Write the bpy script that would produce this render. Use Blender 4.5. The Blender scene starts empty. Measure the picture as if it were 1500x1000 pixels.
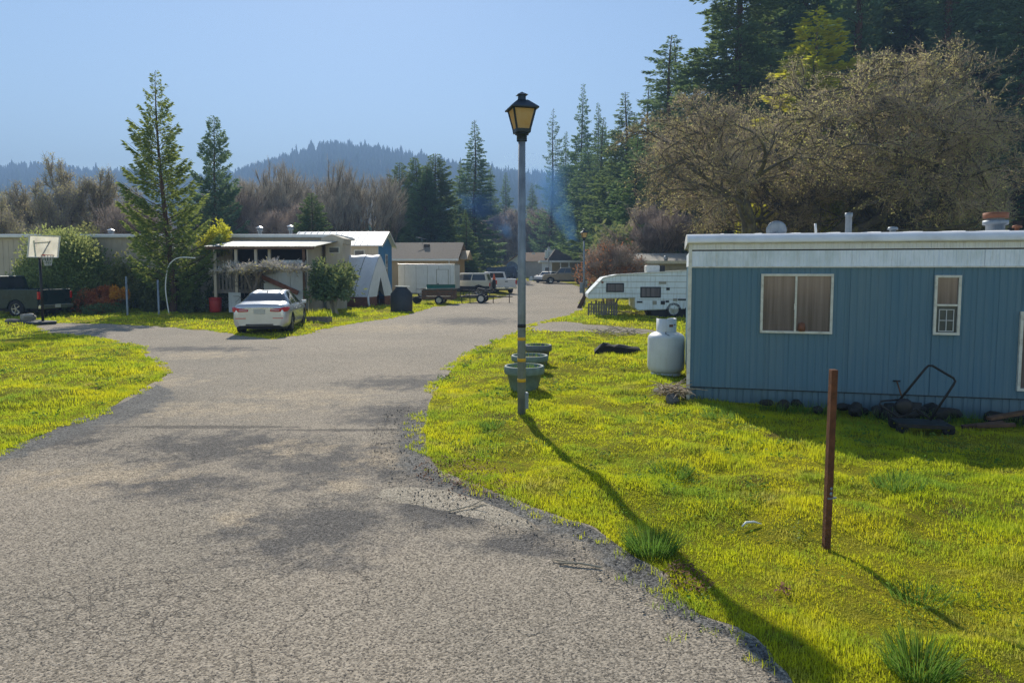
import bpy, bmesh, math, random
import numpy as np
from mathutils import Vector, Matrix
R = math.radians
rng = np.random.default_rng(7)
random.seed(7)
S = bpy.context.scene
COL = S.collection

# ------------------------------------------------------------------ camera
CAMH = 2.2
PITCH = R(4.0)
F = 1000.0            # focal length in pixels of a 1500 px wide frame (24 mm lens)
SHY = -35.0 / 1500.0
cam = bpy.data.cameras.new('camera')
cam.lens = 24.0
cam.sensor_width = 36.0
cam.shift_y = SHY
cam.clip_start = 0.05
cam.clip_end = 8000
camo = bpy.data.objects.new('camera', cam)
COL.objects.link(camo)
camo.location = (0, 0, CAMH)
camo.rotation_euler = (math.pi / 2 - PITCH, 0, 0)
S.camera = camo

SLOPE = 0.015


def TZ(y):
    """height of the ground: level up to 50 m, then rising gently"""
    return SLOPE * min(max(y - 50.0, 0.0), 110.0)


def ray(px, py):
    xc = (px - 750.0) / F
    yc = (500.0 - py) / F + SHY * 1500.0 / F
    c, s = math.cos(PITCH), math.sin(PITCH)
    return Vector((xc, c + yc * s, -s + yc * c))


def G(px, py):
    """surveyed ground point seen at a pixel of the photograph"""
    d = ray(px, py)
    t = CAMH / -d.z if d.z < -1e-6 else 1e9
    if t * d.y > 50:
        t = (CAMH + SLOPE * 50) / (SLOPE * d.y - d.z)
    p = d * t
    return Vector((p.x, p.y, TZ(p.y)))


def D(px, py, y):
    """point at a pixel, y metres ahead"""
    d = ray(px, py)
    t = y / d.y
    return Vector((d.x * t, y, CAMH + d.z * t))


class Frame:
    """a vertical plane (a wall) with an origin and a heading: local u along it, z up"""

    def __init__(self, o, rz):
        self.o, self.rz = Vector(o), rz
        self.ux = Vector((math.cos(rz), math.sin(rz), 0))
        self.n = Vector((-math.sin(rz), math.cos(rz), 0))

    def at(self, px, py, back=0.0):
        d = ray(px, py)
        o = self.o + self.n * back - Vector((0, 0, CAMH))
        t = o.dot(self.n) / d.dot(self.n)
        p = d * t + Vector((0, 0, CAMH)) - self.o
        return p.dot(self.ux), p.z


# ------------------------------------------------------------------ tags
def tag(o, label=None, cat=None, group=None, kind=None):
    if label:
        o['label'] = label
    if cat:
        o['category'] = cat
    if group:
        o['group'] = group
    if kind:
        o['kind'] = kind
    return o


def E(name, loc, rz=0.0, label=None, cat=None, group=None):
    o = bpy.data.objects.new(name, None)
    COL.objects.link(o)
    o.location = loc
    o.rotation_euler = (0, 0, rz)
    o.empty_display_size = 0.2
    return tag(o, label, cat, group)


def copy_tree(o, parent=None):
    c = o.copy()
    COL.objects.link(c)
    if parent:
        c.parent = parent
    for ch in list(o.children):
        copy_tree(ch, c)
    return c


# ------------------------------------------------------------------ mesh builder
class MB:
    def __init__(self):
        self.v, self.f, self.sm, self.mi = [], [], [], []
        self.M = Matrix.Identity(4)

    def add(self, vs, fs, smooth=False, mi=0):
        b = len(self.v)
        for p in vs:
            self.v.append(tuple(self.M @ Vector(p)))
        for f in fs:
            self.f.append([i + b for i in f])
            self.sm.append(smooth)
            self.mi.append(mi)
        return self

    def box(self, c, s, rz=0.0, rx=0.0, ry=0.0, mi=0):
        m = Matrix.Rotation(rz, 3, 'Z') @ Matrix.Rotation(ry, 3, 'Y') @ Matrix.Rotation(rx, 3, 'X')
        vs = []
        for z in (-.5, .5):
            for x, y in ((-.5, -.5), (.5, -.5), (.5, .5), (-.5, .5)):
                vs.append(Vector(c) + m @ Vector((x * s[0], y * s[1], z * s[2])))
        return self.add(vs, [(3, 2, 1, 0), (4, 5, 6, 7), (0, 1, 5, 4), (1, 2, 6, 5), (2, 3, 7, 6), (3, 0, 4, 7)], mi=mi)

    def bar(self, a, b, w, h=None):
        """square bar from a to b"""
        h = h or w
        a, b = Vector(a), Vector(b)
        d = (b - a)
        q = d.to_track_quat('Z', 'Y').to_matrix()
        vs = []
        for z in (0, d.length):
            for x, y in ((-.5, -.5), (.5, -.5), (.5, .5), (-.5, .5)):
                vs.append(a + q @ Vector((x * w, y * h, z)))
        return self.add(vs, [(3, 2, 1, 0), (4, 5, 6, 7), (0, 1, 5, 4), (1, 2, 6, 5), (2, 3, 7, 6), (3, 0, 4, 7)])

    def tube(self, pts, r, n=8, caps=True, smooth=True):
        pts = [Vector(p) for p in pts]
        rs = r if isinstance(r, (list, tuple)) else [r] * len(pts)
        vs, fs = [], []
        d0 = (pts[1] - pts[0]).normalized()
        up = Vector((0, 0, 1)) if abs(d0.z) < .9 else Vector((1, 0, 0))
        a = d0.cross(up).normalized()
        for i, p in enumerate(pts):
            d = (pts[min(i + 1, len(pts) - 1)] - pts[max(i - 1, 0)]).normalized()
            a = (a - d * a.dot(d)).normalized()
            b = d.cross(a)
            for k in range(n):
                t = 2 * math.pi * k / n
                vs.append(p + (a * math.cos(t) + b * math.sin(t)) * rs[i])
        for i in range(len(pts) - 1):
            for k in range(n):
                k2 = (k + 1) % n
                fs.append((i * n + k, i * n + k2, (i + 1) * n + k2, (i + 1) * n + k))
        self.add(vs, fs, smooth)
        if caps:
            b = len(self.v) - len(vs)
            self.f.append([b + k for k in range(n)][::-1]); self.sm.append(False); self.mi.append(0)
            b2 = b + (len(pts) - 1) * n
            self.f.append([b2 + k for k in range(n)]); self.sm.append(False); self.mi.append(0)
        return self

    def lathe(self, prof, n=20, c=(0, 0, 0), smooth=True, axis='Z'):
        vs, fs = [], []
        for r, z in prof:
            for k in range(n):
                t = 2 * math.pi * k / n
                x, y = r * math.cos(t), r * math.sin(t)
                p = (x, y, z) if axis == 'Z' else ((x, z, y) if axis == 'Y' else (z, x, y))
                vs.append((p[0] + c[0], p[1] + c[1], p[2] + c[2]))
        for i in range(len(prof) - 1):
            for k in range(n):
                k2 = (k + 1) % n
                q = (i * n + k, i * n + k2, (i + 1) * n + k2, (i + 1) * n + k)
                fs.append(q if axis != 'Y' else q[::-1])
        return self.add(vs, fs, smooth)

    def prism(self, poly, lo, hi, axis='Y', off=(0, 0, 0)):
        """poly in (x,z) pushed along Y, or (y,z) along X, or (x,y) along Z"""
        def P(a, b, t):
            p = {'Y': (a, t, b), 'X': (t, a, b), 'Z': (a, b, t)}[axis]
            return (p[0] + off[0], p[1] + off[1], p[2] + off[2])
        n = len(poly)
        vs = [P(a, b, lo) for a, b in poly] + [P(a, b, hi) for a, b in poly]
        fs = [tuple(range(n)), tuple(range(2 * n - 1, n - 1, -1))]
        for i in range(n):
            j = (i + 1) % n
            fs.append((i, i + n, j + n, j))
        return self.add(vs, fs)

    def quad(self, a, b, c, d):
        return self.add([a, b, c, d], [(0, 1, 2, 3)])

    def build(self, name, mats, parent=None, bevel=0.0, seg=2, recalc=True):
        me = bpy.data.meshes.new(name)
        me.from_pydata(self.v, [], self.f)
        me.polygons.foreach_set('use_smooth', self.sm)
        me.polygons.foreach_set('material_index', self.mi)
        if recalc:
            bm = bmesh.new(); bm.from_mesh(me)
            bmesh.ops.recalc_face_normals(bm, faces=bm.faces)
            bm.to_mesh(me); bm.free()
        for m in (mats if isinstance(mats, (list, tuple)) else [mats]):
            me.materials.append(m)
        o = bpy.data.objects.new(name, me)
        COL.objects.link(o)
        if parent:
            o.parent = parent
        if bevel:
            md = o.modifiers.new('bevel', 'BEVEL')
            md.width = bevel; md.segments = seg; md.limit_method = 'ANGLE'; md.angle_limit = R(35)
        return o


def np_mesh(name, V, faces, mats, parent=None, smooth=False, attr=None):
    """big mesh from numpy: faces = list of (m,k) index arrays"""
    me = bpy.data.meshes.new(name)
    V = np.asarray(V, dtype=np.float32)
    me.vertices.add(len(V))
    me.vertices.foreach_set('co', V.ravel())
    tot = sum(len(f) for f in faces)
    idx = np.concatenate([f.ravel() for f in faces]).astype(np.int32)
    cnt = np.concatenate([np.full(len(f), f.shape[1]) for f in faces]).astype(np.int32)
    me.loops.add(len(idx))
    me.loops.foreach_set('vertex_index', idx)
    me.polygons.add(tot)
    st = np.concatenate([[0], np.cumsum(cnt)[:-1]]).astype(np.int32)
    me.polygons.foreach_set('loop_start', st)
    if smooth:
        me.polygons.foreach_set('use_smooth', np.ones(tot, dtype=bool))
    me.update(calc_edges=True)
    if attr is not None:
        a = me.attributes.new('tint', 'FLOAT', 'POINT')
        a.data.foreach_set('value', np.asarray(attr, dtype=np.float32))
    for m in (mats if isinstance(mats, (list, tuple)) else [mats]):
        me.materials.append(m)
    o = bpy.data.objects.new(name, me)
    COL.objects.link(o)
    if parent:
        o.parent = parent
    return o


def hash2(ix, iy, seed):
    h = (ix.astype(np.int64) * 374761393 + iy.astype(np.int64) * 668265263 + seed * 1442695041) & 0x7fffffff
    h = ((h ^ (h >> 13)) * 1274126177) & 0x7fffffff
    h = h ^ (h >> 16)
    return (h & 0xffff) / 65535.0


def vnoise(x, y, seed=0):
    x = np.asarray(x, float); y = np.asarray(y, float)
    ix, iy = np.floor(x), np.floor(y)
    fx, fy = x - ix, y - iy
    fx = fx * fx * (3 - 2 * fx); fy = fy * fy * (3 - 2 * fy)
    a = hash2(ix, iy, seed); b = hash2(ix + 1, iy, seed); c = hash2(ix, iy + 1, seed); d = hash2(ix + 1, iy + 1, seed)
    return (a * (1 - fx) + b * fx) * (1 - fy) + (c * (1 - fx) + d * fx) * fy


def fbm(x, y, seed=0, o=4):
    s, a, t = 0, .5, 0
    for i in range(o):
        s = s + a * vnoise(x * 2 ** i, y * 2 ** i, seed + i * 17); t += a; a *= .5
    return s / t


def inside(poly, x, y):
    x = np.asarray(x); y = np.asarray(y)
    r = np.zeros(x.shape, bool)
    n = len(poly)
    for i in range(n):
        x1, y1 = poly[i]; x2, y2 = poly[(i + 1) % n]
        if y1 == y2:
            continue
        c = ((y1 > y) != (y2 > y)) & (x < (x2 - x1) * (y - y1) / (y2 - y1) + x1)
        r ^= c
    return r


def ragged(poly, amp=.1, seed=3):
    """resample a world outline and give it a worn, fractal edge"""
    out = []
    n = len(poly)
    for i in range(n):
        a, b = poly[i], poly[(i + 1) % n]
        L = math.hypot(b[0] - a[0], b[1] - a[1])
        d = max(2.5, min(abs(a[1]), abs(b[1])))
        k = max(1, min(400, int(L / (.012 * d + .01))))
        for j in range(k):
            t = j / k
            out.append((a[0] + (b[0] - a[0]) * t, a[1] + (b[1] - a[1]) * t))
    P = np.array(out)
    am = amp * np.clip(P[:, 1] / 9, .35, 2.2)
    s = 1.1 / np.clip(P[:, 1] / 8, .5, 4)
    dx = (fbm(P[:, 0] * 2 * s, P[:, 1] * 2 * s, seed, 5) - .5) * 4 * am
    dy = (fbm(P[:, 0] * 2 * s + 40, P[:, 1] * 2 * s, seed + 5, 5) - .5) * 4 * am
    return list(zip(P[:, 0] + dx, P[:, 1] + dy))


def clip_y(poly, y0, keep_below):
    out = []
    n = len(poly)
    for i in range(n):
        a, b = poly[i], poly[(i + 1) % n]
        ia = (a[1] <= y0) if keep_below else (a[1] >= y0)
        ib = (b[1] <= y0) if keep_below else (b[1] >= y0)
        if ia:
            out.append(a)
        if ia != ib:
            t = (y0 - a[1]) / (b[1] - a[1])
            out.append((a[0] + (b[0] - a[0]) * t, y0))
    return out


# ------------------------------------------------------------------ node helper
class NT:
    def __init__(self, name, displace=False):
        self.m = bpy.data.materials.new(name)
        self.m.use_nodes = True
        self.t = self.m.node_tree
        self.t.nodes.clear()
        self.out = self.n('ShaderNodeOutputMaterial')

    def n(self, typ, **kw):
        x = self.t.nodes.new(typ)
        for k, v in kw.items():
            setattr(x, k, v)
        return x

    def set(self, sock, v):
        if hasattr(v, 'is_output'):
            self.t.links.new(v, sock)
        elif v is not None:
            if isinstance(v, (tuple, list)) and len(v) == 3 and sock.type == 'RGBA':
                v = (*v, 1)
            sock.default_value = v

    def coord(self, kind='Object'):
        return self.n('ShaderNodeTexCoord').outputs[kind]

    def pos(self):
        return self.n('ShaderNodeNewGeometry').outputs['Position']

    def mapping(self, vec, loc=(0, 0, 0), scale=(1, 1, 1), rot=(0, 0, 0)):
        x = self.n('ShaderNodeMapping')
        self.set(x.inputs['Vector'], vec)
        x.inputs['Location'].default_value = loc
        x.inputs['Scale'].default_value = scale
        x.inputs['Rotation'].default_value = rot
        return x.outputs[0]

    def noise(self, vec, scale, detail=3, rough=.55, dist=0.0):
        x = self.n('ShaderNodeTexNoise')
        self.set(x.inputs['Vector'], vec)
        x.inputs['Scale'].default_value = scale
        x.inputs['Detail'].default_value = detail
        x.inputs['Roughness'].default_value = rough
        x.inputs['Distortion'].default_value = dist
        return x.outputs['Fac']

    def voro(self, vec, scale, feature='F1', out='Distance', rnd=1.0):
        x = self.n('ShaderNodeTexVoronoi', feature=feature)
        self.set(x.inputs['Vector'], vec)
        x.inputs['Scale'].default_value = scale
        x.inputs['Randomness'].default_value = rnd
        return x.outputs[out]

    def ramp(self, f, a, b, lo=0.0, hi=1.0):
        x = self.n('ShaderNodeMapRange')
        x.clamp = True
        self.set(x.inputs['Value'], f)
        x.inputs['From Min'].default_value = a
        x.inputs['From Max'].default_value = b
        x.inputs['To Min'].default_value = lo
        x.inputs['To Max'].default_value = hi
        return x.outputs[0]

    def math(self, op, a, b=None, c=None):
        x = self.n('ShaderNodeMath', operation=op)
        self.set(x.inputs[0], a)
        if b is not None:
            self.set(x.inputs[1], b)
        if c is not None:
            self.set(x.inputs[2], c)
        return x.outputs[0]

    def mix(self, f, a, b, blend='MIX'):
        x = self.n('ShaderNodeMix', data_type='RGBA', blend_type=blend)
        self.set(x.inputs['Factor'], f)
        self.set(x.inputs['A'] if False else x.inputs[6], a)
        self.set(x.inputs[7], b)
        return x.outputs[2]

    def bump(self, h, strength=.3, dist=.02):
        x = self.n('ShaderNodeBump')
        x.inputs['Strength'].default_value = strength
        x.inputs['Distance'].default_value = dist
        self.set(x.inputs['Height'], h)
        return x.outputs[0]

    def bsdf(self, color, rough=.6, metal=0.0, normal=None, spec=.4, **kw):
        x = self.n('ShaderNodeBsdfPrincipled')
        self.set(x.inputs['Base Color'], color)
        self.set(x.inputs['Roughness'], rough)
        self.set(x.inputs['Metallic'], metal)
        self.set(x.inputs['Specular IOR Level'], spec)
        if normal is not None:
            self.set(x.inputs['Normal'], normal)
        for k, v in kw.items():
            self.set(x.inputs[k], v)
        return x.outputs[0]

    def done(self, sh):
        self.t.links.new(sh, self.out.inputs['Surface'])
        return self.m


def simple(name, col, rough=.6, metal=0.0, var=.25, scale=3.0, dirt=0.0, dirtcol=(.09, .075, .05), bump=0.0, bscale=40, streak=False, spec=.4, **kw):
    """painted or plain surface with uneven tone, stains and a little relief"""
    t = NT(name)
    c = t.coord()
    n1 = t.noise(c, scale, 4)
    col2 = tuple(x * (1 - var) for x in col)
    col1 = tuple(min(1, x * (1 + var * .5)) for x in col)
    k = t.mix(t.ramp(n1, .3, .7), col2, col1)
    if dirt:
        v = t.mapping(c, scale=(6, 6, .5)) if streak else c
        n2 = t.noise(v, scale * 1.7, 5, .65)
        k = t.mix(t.ramp(n2, .5, .75, 0, dirt), k, dirtcol)
    nm = None
    if bump:
        nm = t.bump(t.noise(c, bscale, 3), bump, .01)
    return t.done(t.bsdf(k, t.ramp(n1, .2, .8, rough * .85, min(1, rough * 1.15)), metal, nm, spec, **kw))


def leafmat(name, c1, c2, trans=.45, tcol=None, scale=1.2, gloss=.08):
    """foliage: front colour mixed with light that comes through the leaf"""
    t = NT(name)
    a = t.n('ShaderNodeAttribute'); a.attribute_name = 'tint'
    oi = t.n('ShaderNodeObjectInfo')
    n = t.noise(t.coord(), scale, 3)
    f = t.math('ADD', t.ramp(n, .3, .7, 0, .5), t.math('MULTIPLY', a.outputs['Fac'], .5))
    k = t.mix(f, c1, c2)
    h = t.n('ShaderNodeHueSaturation')
    t.set(h.inputs['Color'], k)
    t.set(h.inputs['Hue'], t.ramp(oi.outputs['Random'], 0, 1, .475, .52))
    t.set(h.inputs['Value'], t.ramp(oi.outputs['Random'], 0, 1, .8, 1.2))
    k = h.outputs[0]
    d = t.n('ShaderNodeBsdfDiffuse'); t.set(d.inputs['Color'], k)
    tr = t.n('ShaderNodeBsdfTranslucent')
    t.set(tr.inputs['Color'], t.mix(.5, k, tcol) if tcol else k)
    m = t.n('ShaderNodeMixShader'); t.set(m.inputs[0], trans)
    t.t.links.new(d.outputs[0], m.inputs[1]); t.t.links.new(tr.outputs[0], m.inputs[2])
    g = t.n('ShaderNodeBsdfGlossy'); g.inputs['Roughness'].default_value = .45
    m2 = t.n('ShaderNodeMixShader'); t.set(m2.inputs[0], gloss)
    t.t.links.new(m.outputs[0], m2.inputs[1]); t.t.links.new(g.outputs[0], m2.inputs[2])
    return t.done(m2.outputs[0])


def glassmat(name, tint=(.05, .06, .07), rough=.08):
    t = NT(name)
    n = t.noise(t.coord(), 2.0, 3)
    return t.done(t.bsdf(t.mix(t.ramp(n, .3, .7), tint, tuple(x * 1.8 for x in tint)), rough, 0, None, .7))
SKY_DUST, SKY_OZONE, SKY_STR = 0.07, 0.6, 0.118
SUN_STR = 5.0
EXPOSURE = 0.4
ROAD_A, ROAD_B, ROAD_C, ROAD_D, ROAD_E = (.41, .34, .255), (.30, .26, .20), (.345, .285, .21), (.098, .094, .091), (.52, .41, .275)
GR_A, GR_B, GR_C, GR_D = (.50, .59, .02), (.72, .68, .02), (.32, .46, .04), (.62, .55, .16)
GRASS_BANDS = [(2.6, 5, 9000, .045, .0042), (5, 8, 5200, .050, .0056), (8, 13, 2200, .058, .009), (13, 22, 700, .07, .016), (22, 46, 150, .09, .034)]
SMOKE_D, SMOKE2 = 1.15, True
HAZE_C, HAZE_D, HAZE_G = (.40, .62, .98, 1), .0010, .0
# ------------------------------------------------------------------ light and air
SUN_EL = R(35.0)
SUN_AZ = R(13.0)          # the sun stands ahead of the camera, a little to its left
w = bpy.data.worlds.new('World')
S.world = w
w.use_nodes = True
nt = w.node_tree
bg = nt.nodes['Background']
sky = nt.nodes.new('ShaderNodeTexSky')
sky.sky_type = 'NISHITA'
sky.sun_disc = False
sky.sun_elevation = SUN_EL
sky.sun_rotation = -SUN_AZ
sky.altitude = 0
sky.air_density = 1.0
sky.dust_density = SKY_DUST
sky.ozone_density = SKY_OZONE
nt.links.new(sky.outputs[0], bg.inputs['Color'])
bg.inputs['Strength'].default_value = SKY_STR
sun = bpy.data.lights.new('sun', 'SUN')
sun.energy = SUN_STR
sun.angle = R(.5)
sun.color = (1.0, .93, .80)
suno = bpy.data.objects.new('sun', sun)
COL.objects.link(suno)
sd = Vector((-math.sin(SUN_AZ) * math.cos(SUN_EL), math.cos(SUN_AZ) * math.cos(SUN_EL), math.sin(SUN_EL)))
suno.rotation_euler = (-sd).to_track_quat('-Z', 'Y').to_euler()
S.view_settings.view_transform = 'Standard'
S.view_settings.look = 'None'
S.view_settings.gamma = 1
S.view_settings.exposure = EXPOSURE
S.cycles.max_bounces = 6
S.cycles.diffuse_bounces = 3
S.cycles.glossy_bounces = 2
S.cycles.transmission_bounces = 4
S.cycles.volume_bounces = 0
S.cycles.transparent_max_bounces = 8
S.cycles.use_denoising = True
S.cycles.denoising_prefilter = 'NONE'
S.cycles.sample_clamp_indirect = 6

# ------------------------------------------------------------------ materials
M = {}
M['white_metal'] = simple('white painted metal', (.74, .74, .72), .45, 0, .08, 2, .35, (.30, .27, .20), streak=True)
M['roof_metal'] = simple('pale roof metal', (.80, .80, .80), .45, .0, .12, 1.2, .3, (.32, .30, .27))
M['trim_white'] = simple('weathered white trim', (.70, .68, .60), .6, 0, .15, 6, .5, (.25, .20, .12))
M['beige_siding'] = simple('beige siding', (.55, .475, .37), .7, 0, .12, 1.5, .3, (.22, .17, .11), streak=True)
M['tan_siding'] = simple('tan siding', (.48, .34, .19), .7, 0, .1, 1.5)
M['blue_house'] = simple('blue siding', (.07, .25, .48), .6, 0, .15, 1.5, .2, (.03, .08, .15), streak=True)
M['grey_wood'] = simple('grey weathered wood', (.24, .21, .18), .85, 0, .4, 5, .4, (.08, .07, .06), .4, 30, True)
M['brown_wood'] = simple('brown wood', (.16, .085, .045), .8, 0, .4, 6, .4, (.05, .03, .02), .4, 30)
M['red_wood'] = simple('reddish boards', (.22, .09, .055), .8, 0, .35, 6, .3)
M['dark'] = simple('near black fill', (.03, .03, .032), .8, 0, .3)  # plain near black; behind the porch it stands in for shade
M['black_metal'] = simple('black metal', (.018, .018, .02), .45, .2, .3, 8, .4, (.08, .045, .025))
M['black_plastic'] = simple('black plastic', (.02, .02, .022), .5, 0, .3)
M['rubber'] = simple('rubber', (.018, .018, .019), .85, 0, .3, 20)
M['alloy'] = simple('alloy wheel', (.5, .5, .51), .3, .8, .15, 10)
M['chrome'] = simple('bright metal', (.62, .62, .63), .22, .9, .1, 6)
M['galv'] = simple('galvanised steel', (.25, .29, .33), .5, .35, .3, 5, .5, (.11, .12, .13), streak=True)
M['lamp_cap'] = simple('dark lantern metal', (.025, .04, .06), .4, .4, .3, 12)
M['rust'] = simple('rusted steel', (.15, .058, .026), .85, .1, .45, 14, .6, (.035, .018, .012), .5, 60)
M['bark'] = simple('grey brown bark', (.20, .16, .125), .9, 0, .45, 6, .4, (.13, .12, .05), .6, 14)
M['redbark'] = simple('red brown conifer bark', (.10, .058, .038), .9, 0, .4, 3, 0, bump=.5, bscale=10)
M['oakbark'] = simple('mossy oak bark', (.11, .095, .07), .9, 0, .45, 2.2, .7, (.34, .31, .05), .6, 12)
M['twig'] = simple('bare twigs', (.48, .37, .25), .85, 0, .4, .7)
M['redtwig'] = simple('reddish twigs', (.42, .32, .25), .85, 0, .4, .9)
M['greytwig'] = simple('grey brown twigs', (.42, .36, .265), .85, 0, .4, .9)
M['moss'] = leafmat('yellow moss and lichen', (.34, .32, .13), (.54, .50, .22), .6, (.80, .74, .26), .6, .02)
M['concrete'] = simple('grey concrete', (.34, .32, .29), .9, 0, .3, 8, .4, (.15, .14, .12), .5, 60)
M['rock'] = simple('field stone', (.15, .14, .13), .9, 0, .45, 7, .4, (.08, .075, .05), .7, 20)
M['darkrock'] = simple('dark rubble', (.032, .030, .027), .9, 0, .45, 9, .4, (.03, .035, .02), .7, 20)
M['soil'] = simple('potting soil', (.07, .05, .035), .95, 0, .4, 12, 0, bump=.8, bscale=30)
M['pot_green'] = simple('green glazed pot', (.17, .235, .205), .6, 0, .25, 9, .45, (.10, .12, .10))
M['pot_grey'] = simple('grey plastic pot', (.12, .14, .15), .6, 0, .25, 9, .4, (.07, .075, .07))
M['tarp'] = simple('white tarpaulin', (.80, .81, .84), .55, 0, .1, 1.5, .35, (.34, .36, .42), .5, 4, True)
M['paletwig'] = simple('pale twigs', (.66, .58, .50), .8, 0, .3, .9)
M['grey_panel'] = simple('pale wall panel', (.55, .57, .58), .6, 0, .15, 1.2, .4, (.24, .22, .18), streak=True)
M['corr_metal'] = simple('corrugated awning metal', (.34, .37, .38), .6, .0, .2, 1.5, .35, (.20, .17, .14), spec=.2)
M['red_plastic'] = simple('red plastic', (.42, .025, .022), .45, 0, .15, 4)
M['orange'] = simple('orange plastic', (.75, .13, .03), .5, 0, .1)
M['tank_dark'] = simple('dark plastic tank', (.035, .04, .045), .5, 0, .3, 4)
M['green_tarp'] = simple('green tarpaulin', (.015, .12, .075), .5, 0, .25, 4)
M['blue_plastic'] = simple('blue plastic', (.02, .12, .30), .5, 0, .2)
M['propane'] = simple('white enamelled tank', (.74, .75, .76), .4, 0, .08, 3, .25, (.45, .38, .28), streak=True)
M['camper'] = simple('weathered camper skin', (.74, .80, .82), .5, 0, .12, 1.3, .6, (.22, .19, .11), streak=True)
M['camper_trim'] = simple('dull trim', (.33, .31, .25), .5, .3, .2)
M['shed_siding'] = simple('grey beige siding', (.42, .38, .30), .7, 0, .2, 3, .3, (.2, .18, .14), streak=True)
M['pink_siding'] = simple('pale pinkish siding', (.64, .55, .51), .7, 0, .1)
M['white_siding'] = simple('white siding', (.84, .86, .88), .6, 0, .08)
M['tan_roof'] = simple('tan shingle', (.24, .19, .14), .9, 0, .3, 4, .4, (.12, .10, .08), .6, 18)
M['brown_roof'] = simple('brown shingle', (.28, .18, .11), .9, 0, .3, 3, .3, bump=.5, bscale=14)
M['dark_roof'] = simple('dark roof felt', (.07, .058, .05), .9, 0, .4, 3)
M['mossy_roof'] = simple('stained pale roof', (.40, .37, .31), .8, 0, .3, 2, .6, (.17, .14, .10))
M['glass'] = glassmat('window glass')
M['carglass'] = glassmat('car glass', (.02, .024, .028), .05)
t = NT('glass with painted curtain folds')
c = t.coord()
n1 = t.noise(t.mapping(c, scale=(9, 9, .35)), 1.6, 3, .6)
n2 = t.noise(t.mapping(c, scale=(1, 1, 6)), 2.0, 3)
k = t.mix(t.ramp(n1, .35, .68), (.10, .08, .08), (.20, .16, .16))  # curtain folds painted as light and dark streaks in the pane colour
k = t.mix(t.ramp(n2, .5, .7, 0, .3), k, (.15, .10, .08))
M['curtainglass'] = t.done(t.bsdf(k, .12, 0, None, .5))
M['vehicle_green'] = simple('dark green paint', (.016, .036, .034), .28, .2, .15, 2, .2, (.08, .07, .05))
M['silver'] = simple('silver paint', (.52, .53, .55), .25, .55, .05, 2, .12, (.3, .28, .24))
M['cream'] = simple('cream paint', (.62, .56, .44), .35, 0, .06, 2, .2, (.3, .26, .2))
M['white_car'] = simple('white paint', (.68, .68, .67), .35, 0, .06, 2)
M['gold'] = simple('tan metallic paint', (.30, .24, .16), .35, .3, .1, 2)
M['dark_car'] = simple('dark paint', (.025, .022, .026), .3, .2, .2, 2)
M['slate_car'] = simple('slate paint', (.05, .07, .11), .3, .2, .2, 2)
M['red_lens'] = simple('red lens', (.55, .015, .012), .2, 0, .1, 8, spec=.6)
M['clear_lens'] = simple('clear lens', (.6, .6, .58), .15, 0, .1, 8, spec=.6)
M['plate'] = simple('licence plate', (.50, .49, .42), .5, 0, .15, 20)
M['yellow_tape'] = simple('yellow tape', (.72, .42, .02), .5, 0, .1)
M['copper'] = simple('rusty cap', (.24, .10, .055), .7, .2, .3, 8)
M['leaf_litter'] = simple('dead leaves', (.20, .085, .04), .85, 0, .5, 3)
M['netcord'] = simple('white cord', (.6, .6, .58), .8, 0, .1)
M['paper'] = simple('white plastic scrap', (.75, .76, .72), .5, 0, .05)
M['ac_metal'] = simple('off white metal', (.62, .60, .54), .5, 0, .15, 4, .3)
M['bed_liner'] = simple('bed liner', (.02, .02, .02), .8, 0, .2)

# amber lantern glass, unlit, backlit by the day
t = NT('amber lantern glass')
c = t.coord()
k = t.mix(t.ramp(t.noise(c, 9, 4), .3, .7), (.86, .66, .30), (.90, .76, .46))
d = t.n('ShaderNodeBsdfTranslucent'); t.set(d.inputs['Color'], k)
d2 = t.n('ShaderNodeBsdfDiffuse'); t.set(d2.inputs['Color'], k)
m = t.n('ShaderNodeMixShader'); m.inputs[0].default_value = .35
t.t.links.new(d.outputs[0], m.inputs[1]); t.t.links.new(d2.outputs[0], m.inputs[2])
M['amber'] = t.done(m.outputs[0])

# blue ribbed siding of the near mobile home: faded upper part, stains, seams are modelled
t = NT('faded blue ribbed siding')
c = t.coord()
n1 = t.noise(t.mapping(c, scale=(1, 1, .25)), 1.2, 4)
n2 = t.noise(t.mapping(c, scale=(9, 9, .4)), 2.0, 5, .7)
k = t.mix(t.ramp(n1, .3, .7), (.075, .172, .245), (.112, .198, .25))
k = t.mix(t.ramp(n2, .5, .8, 0, .45), k, (.20, .26, .28))
n3 = t.noise(c, 35, 2)
k = t.mix(t.ramp(n3, .66, .72, 0, .35), k, (.20, .24, .25))
z_ = t.n('ShaderNodeSeparateXYZ'); t.set(z_.inputs[0], c)
sm = t.ramp(t.math('ADD', z_.outputs[2], t.math('MULTIPLY', n2, .55)), .25, .62, 1, 0)
k = t.mix(t.math('MULTIPLY', sm, .55), k, (.12, .145, .14))
n4 = t.noise(t.mapping(c, scale=(14, 14, .22)), 2.2, 4, .65)
k = t.mix(t.ramp(n4, .56, .74, 0, .5), k, (.055, .14, .22))
M['blue_siding'] = t.done(t.bsdf(k, .55, 0, t.bump(t.noise(c, 6, 3), .15, .02), .35))

# white ribbed band with mildew under the eave
t = NT('mildewed white band')
c = t.coord()
n1 = t.noise(t.mapping(c, scale=(1, 1, .5)), 2.2, 5, .65)
n2 = t.noise(t.mapping(c, scale=(5, 5, .6)), 2.6, 4, .7)
k = t.mix(t.ramp(n1, .45, .75, 0, .8), (.80, .86, .95), (.46, .54, .54))
k = t.mix(t.ramp(n2, .55, .8, 0, .5), k, (.36, .34, .26))
M['band'] = t.done(t.bsdf(k, .6))


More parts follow.
